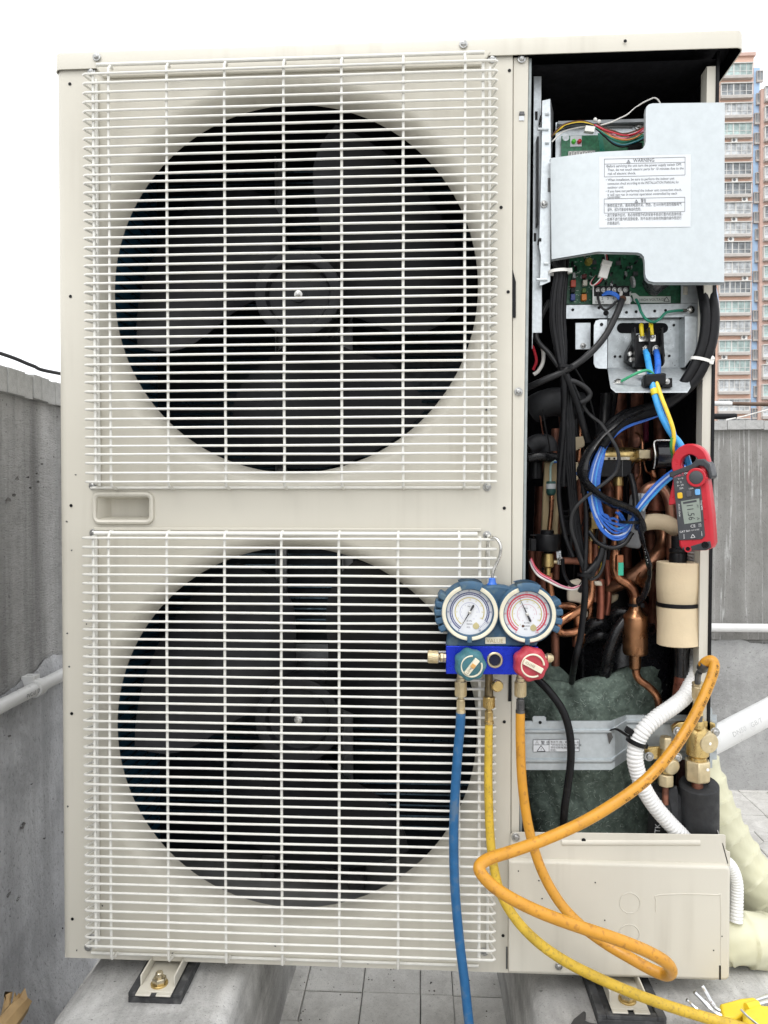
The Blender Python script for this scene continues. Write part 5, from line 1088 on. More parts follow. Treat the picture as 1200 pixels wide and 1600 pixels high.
# ---- sound blanket round the compressor -------------------------------------------------------
def blanket():
    cx, cy, rad = A(925, 1200, .20).x, .205, .118
    m = MB(); na, nz = 44, 40; rows = []
    tops_ = [(825, 1071), (845, 1072), (870, 1073), (890, 1071), (910, 1064), (935, 1058), (960, 1052), (985, 1046), (1010, 1046), (1052, 1042)]
    def topz(x):
        for (x0, y0), (x1, y1) in zip(tops_, tops_[1:]):
            if x <= x1: t = (x-x0)/(x1-x0); return A(900, y0+(y1-y0)*max(0, t), .10).z
        return A(900, 1042, .10).z
    rnd = random.Random(2); ph = [rnd.uniform(0, 6) for _ in range(8)]
    for j in range(nz+1):
        r_ = []
        for i in range(na+1):
            px = 818+240*i/na; f = (px-930)/120
            y = .092+.075*f*f+.003*math.sin(px*.06+ph[0])+.002*math.sin(px*.13+j*.5+ph[1])
            if px > 1030: y += (px-1030)*.0016
            z0 = .296; z1 = topz(px)+.0015*math.sin(px*.11+ph[2]); t = j/nz; z = z0+(z1-z0)*t
            y += .004*math.sin(z*40+f*2)+.0016*math.sin(px*.21+z*55)*math.sin(z*31+px*.05)+.0012*math.sin(px*.5+z*120)+(0 if j < nz-2 else (.003 if j == nz-1 else .010))-.004*(j == nz-2)
            x = A(px, 1200, y).x; r_.append(V((x, y, z)))
        rows.append(r_)
    rows.append([p+V((0, .022, -.003)) for p in rows[-1]]); rows.append([p+V((0, .003, -.10)) for p in rows[-1]]); m.loft(rows)
    FELT = M('dark_green_felt', (.135, .175, .148), .95, var=.4, vs=60, bump=1.0, bs=220, spec=.1, dirt=.5, dcol=(.27, .33, .285), ds=170, dthr=.55, rvar=.04)
    b = obj('sound_blanket', m, FELT, unit, ang=80)
    flap = MB(); rows = []
    for j in range(13):
        t = j/12; r_ = []
        for i in range(13):
            s_ = i/12; px = 826+s_*(82-28*t*0); py = 1090-(1090-1028)*t*(1-.75*max(0, s_-.35)/.65*1.0)+3*math.sin(s_*7); r_.append(A(px, py, .165-.03*math.sin(s_*3)+.01*t))
        rows.append(r_)
    flap.loft(rows); flap.loft([[p+V((0, .012, 0)) for p in rows[-1]], rows[-1]]); obj('sound_blanket', flap, FELT, unit, ang=80)
    fz = MB(); rnd = random.Random(8)
    fr = rows
    for k in range(520):
        i, j = rnd.randrange(1, na), rnd.randrange(1, nz-1)
        px = 818+240*i/na
        p = mrows[j][i] if False else None
    return b, FELT
bl, FELT = blanket()
def fibres():
    rnd = random.Random(8); vs = [v.co for v in bl.data.vertices]; na = 45; o = ORG[unit.name]; fz = MB()
    for k in range(900):
        i, j = rnd.randrange(1, 44), rnd.randrange(1, 38); p = V(vs[j*na+i])+o+V((rnd.uniform(-.003, .003), -.0008, rnd.uniform(-.004, .004)))
        a = rnd.uniform(0, 2*PI); cur = rnd.uniform(-2.2, 2.2); L_ = rnd.uniform(.003, .0095); pts = []
        for s_ in range(5): pts.append(p.copy()); p = p+V((math.cos(a), -.0002*math.sin(s_), math.sin(a)))*L_/4; a += cur/4
        fz.tube(pts, rnd.uniform(.00016, .00034), 3, cap=False)
    obj('loose_fibres', fz, M('pale_fibre', (.42, .48, .43), .8, var=.4, vs=60), unit, kind='stuff')
fibres()
# ---- galvanised cross bracket with ribs ---------------------------------------------------------
def brk():
    m = MB()
    prof = [(814, .022), (955, .022), (961, .024), (979, .046), (985, .048), (1142-22, .048)]
    def zz(px, py, Y): return A(px, py, Y).z
    cols = []
    for px, Y in prof:
        up = px > 960; f = 0 if px <= 955 else (1 if px >= 979 else (px-955)/24)
        yt = 1127+(1118-1127)*f-(5*(px-814)/330 if f == 0 else 0)*0; yb = 1203+(1187-1203)*f
        r1 = 1143+(1128-1143)*f; r2 = 1189+(1172-1189)*f
        cols.append([(px, yt-1, Y+.012), (px, yt, Y), (px, r1-4, Y), (px, r1-2, Y-.0030), (px, r1+1, Y-.0030), (px, r1+4, Y), (px, (r1+r2)/2, Y), (px, r2-4, Y), (px, r2-2, Y-.003), (px, r2+1, Y-.003), (px, r2+4, Y), (px, yb, Y)])
    rows = [[A(*p) for p in c] for c in cols]; m.loft(rows); m.loft([[p+V((0, .0015, 0)) for p in r_] for r_ in reversed(rows)])
    b = obj('cross_bracket', m, M('bracket_grey_zinc', (.46, .50, .52), .4, .5, var=.08, vs=120, rvar=.08), unit, ang=25)
    q = MB(); q.pprism([(832, 1130), (832, 1121), (834, 1119), (850, 1119), (853, 1121), (854, 1130)], .0212, .0226); tb_ = obj('bracket_tab', q, _mats['bracket_grey_zinc'], b, bevel=.0004); dot(844, 1129, 2.6, .0205, parent=tb_)
    c = [A(x, y, .0214) for x, y in ((833, 1175), (905, 1174), (905, 1155), (833, 1156))]; q = MB(); q.add(c, [(0, 1, 2, 3)]); lb = obj('caution_label', q, LABEL, b)
    t_ = MB(); e = V((0, -.0003, 0))
    for a_, b_2 in ((0, 1), (1, 2), (2, 3), (3, 0)): t_.tube([c[a_]+e, c[b_2]+e], .00028, 4)
    d0, d1 = A(858, 1175, .0211), A(858, 1156, .0211); t_.tube([d0, d1], .00025, 4); t_.tube(AL((833, 1164, .0211), (858, 1163.8, .0211)), .00025, 4)
    P_ = AL((839, 1174, .0211), (852, 1174, .0211), (845.5, 1165, .0211))
    for i in range(3): t_.tube([P_[i], P_[(i+1) % 3]], .00045, 4)
    text_mb('!', .006, (1, 0, 0), (0, 0, 1), A(844.7, 1173, .0211), mb=t_); text_mb('⚠ 警 告', .0062, (1, 0, 0), (0, 0, 1), A(835, 1162.5, .0211), mb=t_)
    for k, s_ in enumerate(('有水汽 (雪、霜) 附着一起', '气时应在压力外机前进行维', '请在切断电源后进行处理。', '检修。')): text_mb(s_, .0037, (1, 0, 0), (0, 0, 1), A(860, 1160.6+k*4.3, .0211), mb=t_, sx=1.05)
    obj('printed_text', t_, INK, lb, smooth=False)
    q = MB(); q.pprism([(1110, 1104), (1113, 1108), (1113, 1200), (1106, 1200), (1106, 1112)], .030, .032); obj('bracket_end', q, _mats['bracket_grey_zinc'], b)
    q = MB(); q.pprism([(949, 1147), (954, 1142), (958, 1152), (952, 1163)], .0204, .021); obj('slot', q, DARKST, b)
brk()
# tie holding the white conduit
wire('cable_tie', [(952, 1142, .024), (962, 1139, .012), (975, 1146, 0), (984, 1153, -.006)], .0034, BLACKPL, flat=.4); tie(994, 1159, -.003, 14.5, R(20), dep=.0150, w_=.0032)
q = MB(); q.obox(A(983, 1142, -.004), (.005, 0, -.003), (0, .004, 0), (.002, 0, .004)); obj('tie_lock', q, BLACKPL, unit, bevel=.0008)
# ---- service valves -----------------------------------------------------------------------------
def svalve(cx, cy, k, Y, big):
    s_ = PX(1, Y)*k; c = A(cx, cy, Y); X, Z = V((1, 0, 0)), V((0, 0, 1))
    m = MB()
    if big:
        m.lathe(c+Z*s_*34, -Z, [(8*s_, 0), (9*s_, 6*s_), (13*s_, 12*s_), (17*s_, 18*s_), (17*s_, 52*s_), (13*s_, 56*s_), (13*s_, 62*s_)], 28)
    else:
        m.lathe(c+Z*s_*16, -Z, [(9*s_, 0), (10*s_, 8*s_), (10*s_, 30*s_), (8*s_, 32*s_), (8*s_, 37*s_)], 24)
    v = obj('service_valve', m, BRASS, unit)
    m = MB()
    if big: m.pprism([(1050, 1136), (1060, 1129), (1105, 1127), (1118, 1131), (1119, 1142), (1112, 1149), (1062, 1150), (1052, 1146)], Y+.004, Y+.012)
    else: m.pprism([(1007, 1172), (1014, 1168), (1052, 1166), (1062, 1178), (1060, 1188), (1050, 1184), (1030, 1186), (1012, 1188)], Y+.004, Y+.010)
    obj('valve_flange', m, BRASS, v, bevel=.0012)
    m = MB()
    if big:
        d = V((.30, -1, -.05)).normalized(); o = A(1102, 1158, Y-.004)
        m.lathe(o-d*.008, d, [(17*s_, 0), (18*s_, .006), (18*s_, .013), (17*s_, .0135)], 6, ph=.3); cpx = obj('valve_cap', m, PALEBRASS, v, bevel=.0012)
        m = MB(); m.lathe(o+d*.004, d, [(16*s_, 0), (16*s_, .004), (15*s_, .0062), (13.5*s_, .0068), (4*s_, .007)], 28); obj('cap_end', m, PALEBRASS, cpx)
        m = MB(); m.lathe(c-Z*s_*26, -Z, [(18*s_, 0), (19.5*s_, 2*s_), (19.5*s_, 29*s_), (17*s_, 33*s_), (9*s_, 33.5*s_)], 6, ph=.22); obj('flare_nut', m, PALEBRASS, v, bevel=.0015)
        m = MB(); m.cyl(c-Z*s_*52, c-Z*s_*84, 8.6*s_, 18); obj('copper_pipe', m, DULLCU, v)
        for dx, dy, h in ((12, 35, 1), (9, -40, 1)): 
            m = MB(); m.lathe(o+d*(.0112 if dy > 0 else .0112)+X*0, d, [(2.4*s_, 0), (2.0*s_, .0004)], 12) if dy > 0 else m.lathe(A(1106, 1203, Y-.0205), (0, -1, 0), [(2.4*s_, 0), (2*s_, .0004)], 12); obj('paint_mark', m, M('white_paint', (.8, .8, .78), .5), v)
    else:
        m.lathe(c+Z*s_*36, -Z, [(5*s_, 0), (9.5*s_, 1.5*s_), (10*s_, 8*s_), (10*s_, 20*s_), (8*s_, 21*s_)], 6, ph=.4); obj('valve_cap', m, PALEBRASS, v, bevel=.0015)
        d = V((.35, -.9, -.2)).normalized(); m = MB(); o = A(1048, 1197, Y-.006); m.lathe(o-d*.008, d, [(12*s_, 0), (13*s_, .004), (13*s_, .012), (11*s_, .0145), (4*s_, .015)], 20); obj('valve_cap', m, PALEBRASS, v, bevel=.0008)
        m = MB(); m.lathe(c-Z*s_*22, -Z, [(10*s_, 0), (12.5*s_, 1.5*s_), (12.5*s_, 17*s_), (11*s_, 19*s_), (5*s_, 19.5*s_)], 6, ph=.15); obj('flare_nut', m, PALEBRASS, v, bevel=.0012)
        m = MB(); m.cyl(c-Z*s_*40, c-Z*s_*70, 5*s_, 16); obj('copper_pipe', m, DULLCU, v)
    return v
v1 = svalve(1090, 1160, 1.0, .016, True); v2 = svalve(1040, 1186, 1.0, .018, False)
for p, par in (((1059, 1143), v1), ((1117, 1144), v1), ((1014, 1182), v2), ((1058, 1183), v2)): screw(*p, .0125, 1.15, par)
# charging port on top of the big valve
q = MB(); q.lathe(A(1091, 1110, .006), (0, 0, -1), [(PX(6.4), 0), (PX(7), .001), (PX(7), .010), (PX(8.5), .012), (PX(8.5), .026)], 20); obj('charge_port', q, BRASS, v1)
q = MB(); q.lathe(A(1090, 1118, .002), (0, 0, -1), [(PX(7.4), 0), (PX(7.4), .008)], 14); obj('port_collar', q, DARKST, v1)

# the loose black sensor cable in front of the bracket, and the clutter deeper in the bay
wire('control_cable', [(822, 1046, .03), (836, 1058, .020), (858, 1080, .008), (879, 1110, .002), (890, 1145, .000), (892, 1185, .000), (887, 1230, .004), (882, 1265, .010), (880, 1300, .02), (880, 1320, .03)], .0058, BLACKCB, n=12)
rnd = random.Random(31)
for pts, r_, m_ in (([(1030, 640, .24), (1032, 700, .24), (1040, 760, .24)], 9, DULLCU), ([(1015, 800, .22), (1017, 860, .22), (1012, 930, .22)], 11, DULLCU), ([(980, 830, .20), (979, 880, .20), (990, 930, .2), (1020, 960, .21)], 8, _mats['dark_copper']),
                    ([(905, 700, .18), (906, 780, .18), (902, 860, .18)], 8, _mats['dark_copper']), ([(940, 780, .17), (942, 850, .17), (935, 910, .17)], 7, DULLCU), ([(1020, 880, .2), (1022, 940, .2), (1018, 1000, .2)], 8, _mats['dark_copper']),
                    ([(845, 760, .2), (843, 820, .2), (838, 900, .2)], 9, _mats['dark_copper']), ([(880, 640, .2), (884, 700, .2), (880, 760, .2)], 8, _mats['dark_copper']), ([(948, 875, .11), (950, 900, .11), (951, 930, .115), (948, 960, .12)], 5, _mats['red_copper']),
                    ([(868, 800, .12), (869, 850, .12), (868, 905, .12)], 6, _mats['dark_copper']), ([(906, 965, .10), (912, 940, .10), (913, 915, .10), (911, 880, .10), (908, 840, .11)], 5.5, DULLCU), ([(1037, 960, .19), (1040, 1010, .19), (1036, 1060, .19)], 9, _mats['dark_copper']),
                    ([(985, 655, .19), (986, 690, .19), (985, 720, .19)], 7, DULLCU), ([(920, 930, .13), (921, 960, .13), (914, 985, .13), (905, 1010, .14)], 6, COPPER)): pipe(pts, r_, m_)
for k in range(16):
    x = rnd.uniform(840, 1035); y = rnd.uniform(610, 880); Y = rnd.uniform(.09, .17); dx = rnd.uniform(-25, 25)
    wire('capillary', [(x, y, Y), (x+dx*.5, y+30, Y-.01), (x+dx, y+62, Y), (x+dx*rnd.uniform(.2, 1.2), y+105, Y+.01)], rnd.choice((.0012, .0016, .0022)), rnd.choice((BLACKCB, BLACKCB, GREYCB, COPPER, DULLCU)), n=6, steps=5)
for pts, r_ in (([(948, 615, .09), (946, 640, .09), (944, 665, .08), (936, 690, .06)], 9), ([(960, 612, .10), (956, 640, .095), (948, 668, .08)], 6)): pipe(pts, r_, BLACKCB, 'compressor_cable')
q = MB(); q.pbox(924, 808, 938, 826, .075, .09); obj('brass_block', q, BRASS, unit, bevel=.001)
# ================================================================== pipes and conduit beside the bay
ARM = M('black_pipe_foam', (.020, .021, .023), .75, var=.25, vs=40, bump=.25, bs=180, dirt=.2, dcol=(.06, .06, .06), ds=40)
def sleeve(name, a, b, r, label):
    m = MB(); d = b-a; L_ = d.length; m.lathe(a, d, [(r*.42, .0005), (r*.44, 0), (r*.94, 0), (r, .002), (r*1.01, L_*.4), (r, L_)], 36); return top(name, m, ARM, label, 'insulation', 'black foam pipe insulation')
sl = sleeve('foam_insulation', A(1092, 1224, .023), A(1092, 1348, .048), PX(29, .03), 'thick plain black foam tube on the large pipe below the big brass valve')
s2 = thing('foam_insulation', A(1038, 1300, .05), 'torn black foam tube with white lettering below the small brass valve', 'insulation', 'black foam pipe insulation')
m = MB(); a, b = A(1044, 1231, .045), A(1036, 1345, .045); d = b-a; r = PX(26, .045)
m.lathe(a, d, [(r*.4, .006), (r*.42, 0), (r*.93, .002), (r, .005), (r, d.length*.5), (r, d.length)], 36); obj('foam_tube', m, ARM, s2)
m = MB(); m.pprism([(1040, 1236), (1058, 1228), (1062, 1250), (1058, 1300), (1050, 1280), (1046, 1256)], .018, .024); obj('torn_edge', m, ARM, s2, bevel=.002)
m = MB(); text_mb('TK  10×28', .0115, (.06, 0, 1), (-1, 0, .06), A(1031, 1302, .0175), mb=m); obj('printed_text', m, M('white_print2', (.62, .62, .62), .6), s2, smooth=False)
# white corrugated conduit: rings follow the curve
CON = M('white_conduit', (.76, .76, .75), .4, var=.03, vs=30, dirt=.25, dcol=(.5, .48, .44), ds=60, dthr=.66)
def conduit(pts, rpx, pitch, label, name='corrugated_conduit'):
    c = crom(AL(*pts), 24); L_ = [0]
    for a, b in zip(c, c[1:]): L_.append(L_[-1]+(b-a).length)
    n = int(L_[-1]/pitch*6); out = []; j = 0
    for i in range(n+1):
        s_ = L_[-1]*i/n
        while j < len(L_)-2 and L_[j+1] < s_: j += 1
        t = (s_-L_[j])/max(1e-9, L_[j+1]-L_[j]); out.append(c[j].lerp(c[j+1], t))
    m = MB(); prof = (1, 1.0, .985, .90, .885, .95); k = [0]
    r = PX(rpx); N = n
    m.tube(out, r, 20, rf=lambda t: r*prof[int(round(t*N)) % 6])
    return top(name, m, CON, label, 'conduit', 'white corrugated conduits', ang=30)
conduit([(1086, 850, .078), (1087, 900, .09), (1087, 960, .092), (1086, 1010, .08), (1084, 1045, .06), (1081, 1066, .044), (1070, 1088, .026), (1050, 1105, .012), (1028, 1120, .002), (1008, 1138, -.004), (996, 1158, -.004), (992, 1182, -.004), (996, 1205, -.002), (1005, 1230, .0), (1022, 1258, .004), (1045, 1285, .008), (1068, 1309, .014), (1085, 1332, .02), (1090, 1370, .03)], 12.6, .0056, 'long white ribbed conduit curving through the bay in front of the green blanket')
conduit([(1120, 1340, .05), (1140, 1352, .06), (1150, 1376, .065), (1151, 1405, .065), (1150, 1440, .06)], 10.5, .0050, 'short white ribbed conduit beside the lower cover, dropping into the lower wrapped pipe bend')
WRAP = M('pale_yellow_wrap', (.60, .585, .42), .45, var=.10, vs=14, bump=.25, bs=40, dirt=.2, dcol=(.55, .50, .30), ds=18, dthr=.58, rvar=.1)
def wrapped(pts, rpx, label, pitch=.03):
    """tape wound in overlapping turns: the radius steps up along a helix, with wrinkles in each turn"""
    c = crom(AL(*pts), 40); r = PX(rpx, pts[len(pts)//2][2]); Ls = [0]
    for a, b in zip(c, c[1:]): Ls.append(Ls[-1]+(b-a).length)
    step = .0028; n = int(Ls[-1]/step); nk = 40; rows = []; u = None; rnd = random.Random(int(rpx*10)); ph = [rnd.uniform(0, 6) for _ in range(6)]; j = 0
    for i in range(n+1):
        s_ = Ls[-1]*i/n
        while j < len(Ls)-2 and Ls[j+1] < s_: j += 1
        p = c[j].lerp(c[j+1], (s_-Ls[j])/max(1e-9, Ls[j+1]-Ls[j])); tg = (c[min(j+2, len(c)-1)]-c[max(j-1, 0)]).normalized()
        if u is None: u = basis(tg)[0]
        u = (u-tg*u.dot(tg)).normalized(); w_ = tg.cross(u); row = []
        for k in range(nk+1):
            a = 2*PI*k/nk; q_ = s_/pitch-k/nk; f = q_-math.floor(q_); turn = math.floor(q_)
            rr = r*(1+.10*(1-f)**2.6+.018*math.sin(a*5+ph[turn % 6]*3)+.016*math.sin(a*11+f*5+ph[(turn+2) % 6])+.018*math.sin(s_*37+ph[1])+.012*math.sin(a*2+s_*25))
            row.append(p+(u*math.cos(a)+w_*math.sin(a))*rr)
        rows.append(row)
    m = MB(); m.loft(rows)
    t_ = thing('wrapped_pipe', c[len(c)//2], label, 'pipe', 'pipes wrapped in pale yellow tape'); obj('tape_wrap', m, WRAP, t_, ang=50); return t_
wrapped([(1080, 1180, .30), (1108, 1260, .28), (1140, 1325, .26), (1180, 1385, .25), (1240, 1450, .24), (1320, 1520, .22)], 37, 'upper pale yellow taped pipe slanting down to the right behind the lower cover', .034)
wrapped([(1085, 1500, .10), (1100, 1478, .09), (1130, 1465, .08), (1165, 1466, .08), (1210, 1472, .09), (1320, 1480, .12)], 38, 'lower pale yellow taped pipe bend leaving the side of the lower cover', .040)
# ================================================================== clamp meter
def meter():
    c = A(1084, 785, -.040); t = thing('clamp_meter', c, 'red and dark grey clamp meter hanging with its jaw round the blue mains wire', 'clamp meter')
    k = PX(1, -.04)                              # a millimetre-like unit: one photo pixel at this depth
    RED = M('red_abs', (.50, .020, .034), .36, var=.06, vs=40, dirt=.2, dcol=(.35, .03, .03), ds=60); RUBB = M('dark_grey_overmould', (.035, .037, .042), .5, var=.15, vs=60)
    FACE = M('grey_face', (.055, .058, .064), .45, var=.1, vs=60)
    i0 = lambda m: m
    Mx = Matrix.Translation(c) @ Matrix.Rotation(R(6.0), 4, 'Y').inverted() @ Matrix.Rotation(R(-16), 4, 'Z') @ Matrix.Scale(k, 4)
    Mx = Matrix.Translation(c) @ Matrix.Rotation(R(-5.5), 4, 'Y') @ Matrix.Rotation(R(-36), 4, 'Z') @ Matrix.Scale(k*1.02, 4)
    def put(name, m, mt, par, **kw): m.xf(Mx); return obj(name, m, mt, par, **kw)
    # local axes: x right, z up, -y towards the viewer; body 54 wide
    def rr(x0, x1, z0, z1, r, n=5):
        o = []
        for cx, cz, a in ((x1-r, z0+r, -PI/2), (x1-r, z1-r, 0), (x0+r, z1-r, PI/2), (x0+r, z0+r, PI)):
            for i in range(n+1): q_ = a+PI/2*i/n; o.append((cx+r*math.cos(q_), cz+r*math.sin(q_)))
        return o
    body = [(-24, -64), (-20, -70), (-12, -72), (14, -72), (22, -69), (26, -62), (27, -20), (26, 20), (25, 40), (25, 51), (-25, 49), (-25, 34)]
    m = MB(); m.prism(body, -11, 13); b = put('body', m, RED, t, bevel=.0035, seg=3)
    m = MB(); m.prism([(-23, -55), (10, -55), (15, -50), (15.5, 20), (12, 34), (10, 46), (-23, 47)], -12.4, -10); f = put('face_plate', m, FACE, t, bevel=.0008)
    m = MB(); m.prism([(-28, 41), (-28, 48), (-9, 53), (5, 57), (13, 64), (24, 63), (31, 54), (33, 36), (29, 32), (27, 44), (22, 52), (16, 54), (10, 50), (5, 47), (-10, 45), (-24, 40)], -13.5, 15); put('finger_guard', m, RUBB, t, bevel=.0016)
    # jaw: thick C ring
    m = MB(); n = 30; vs = []
    def ring(ro_x, ro_z, y): return [V((1+ro_x*math.cos(a), y, 58+ro_z*math.sin(a))) for a in [R(-25)+R(230)*i/n for i in range(n+1)]]
    rows = [ring(14, 15, -7), ring(25, 28, -8), ring(27, 30, -5), ring(27, 30, 8), ring(25, 28, 11), ring(14, 15, 10), ring(12.5, 13.5, 7), ring(12.5, 13.5, -5), ring(14, 15, -7)]
    m.loft(rows); e = len(rows[0]); m.f.append(tuple(i*e for i in range(8))); m.f.append(tuple(i*e+e-1 for i in range(7, -1, -1)))
    put('jaw', m, RED, t)
    m = MB(); m.prism([(-37, -2), (-24, 0), (-24, 34), (-27, 36), (-36, 6)], -2, 12); put('trigger', m, RED, t, bevel=.003)
    m = MB(); m.lathe((11, -11, 37), (0, -1, 0), [(13.5, 0), (14, 1), (14, 4.2), (13, 5), (10.2, 5), (10, 4.2)], 32); d = put('dial', m, RED, t)
    m = MB(); m.lathe((11, -11, 37), (0, -1, 0), [(10, 0), (10, 4.6), (9, 5.2), (1, 5.4)], 32); put('dial_cap', m, FACE, d)
    m = MB(); m.obox((24, -14, 34), (3, 0, 0), (0, 1.6, 0), (0, 0, 2)); put('dial_pointer', m, RED, d, bevel=.0006)
    for x, mt in ((-14.5, M('yellow_key', (.80, .50, .03), .4)), (-1.5, M('grey_key', (.09, .09, .10), .4)), (11, M('blue_key', (.16, .40, .72), .4))):
        m = MB(); m.prism(rr(x-4.0, x+3.2, 9.5+x*.12, 18.5+x*.12, 2.0), -14.6, -12); put('button', m, mt, t, bevel=.0006)
    m = MB(); m.prism([(-13.5, -30), (10.5, -27.5), (10.5, 9.5-23), (10.5, -27.5+0)], -12.5, -12.3) if False else m.prism([(-12.5, -31), (12.0, -28.5), (12.0, 6), (-14.5, 3.5)], -12.9, -12.2); s_ = put('display', m, M('lcd', (.27, .31, .27), .2, var=.05), t)
    m = MB(); m.prism([(-11.5, -1), (8, 1), (8, 4), (-11.8, 2.1)], -13.0, -12.8); put('display_shade', m, FACE, s_)
    m = MB(); text_mb('11.56', 13.5, (.06, 0, -1), (1, 0, .06), (-7, -13.1, -1), mb=m, sx=.84); text_mb('A', 6, (.06, 0, -1), (1, 0, .06), (6, -13.1, -22), mb=m); text_mb('AC', 4, (.06, 0, -1), (1, 0, .06), (7.5, -13.1, -3), mb=m); put('digits', m, INK, s_, smooth=False)
    m = MB(); u, v_ = (1, 0, .10), (-.10, 0, 1)
    text_mb('CE', 6.2, u, v_, (-4, -12.6, -37), mb=m); text_mb('UK', 3.2, u, v_, (7.5, -12.6, -33.5), mb=m); text_mb('CA', 3.2, u, v_, (7.5, -12.6, -36.3), mb=m)
    text_mb('CAT II', 4.2, u, v_, (-20.5, -12.6, -44), mb=m); text_mb('600V  CAT III 300V', 3.0, u, v_, (-9, -12.6, -42.6), mb=m, sx=.72); text_mb('True RMS', 3.6, (0, 0, -1), (1, 0, 0), (13.2, -12.6, 3), mb=m); text_mb('AC/DC Clamp', 3.2, (0, 0, -1), (1, 0, 0), (-19, -12.6, 0), mb=m)
    text_mb('OFF', 4.2, u, v_, (-6, -12.6, 43), mb=m); text_mb('V~ V-', 3.6, u, v_, (-16, -12.6, 36), mb=m); text_mb('Ω ·))', 3.6, u, v_, (-18, -12.6, 31), mb=m); text_mb('A~ 2A', 3.6, u, v_, (-18, -12.6, 26), mb=m); text_mb('20A', 3.6, u, v_, (-15, -12.6, 21.5), mb=m); text_mb('100A', 3.4, u, v_, (-2, -12.6, 19.8), mb=m)
    for q_ in ([(-15, -58), (-15, -53)],): pass
    P_ = [V((-5, -12.6, -52)), V((1, -12.6, -51.5)), V((-2, -12.6, -46.8))]
    for i in range(3): m.tube([P_[i], P_[(i+1) % 3]], .4, 4)
    m.tube([V((-15, -12.6, -53)), V((-14.6, -12.6, -46))], .35, 4); m.tube([V((11, -12.6, -50)), V((11, -12.6, -43))], .35, 4)
    put('printed_text', m, M('white_ink', (.70, .70, .70), .6), f, smooth=False)
    m = MB(); text_mb('UNI-T', 6.0, u, v_, (-22, -12.7, 40), mb=m); put('printed_logo', m, M('red_ink', (.70, .08, .14), .6), f, smooth=False)
    m = MB(); m.prism([(-20, -69), (-12, -71.4), (14, -71.4), (22, -68), (22, -58), (14, -59), (-12, -66), (-18, -65.5)], -11.8, -6); jk = put('jack_plate', m, RUBB, t, bevel=.001)
    for x, z, mt in ((14, -63.5, BLACKPL), (-11, -68.5, RED)):
        m = MB(); m.lathe((x, -11.6, z), (0, -1, 0), [(5.2, 0), (5.0, 1.0), (3.6, 1.0), (3.4, .2)], 20); j = put('jack', m, mt, jk); m = MB(); m.lathe((x, -11.7, z), (0, -1, 0), [(3, 0), (3, .3)], 14); put('jack_hole', m, INNER_SHADE, j)
meter()
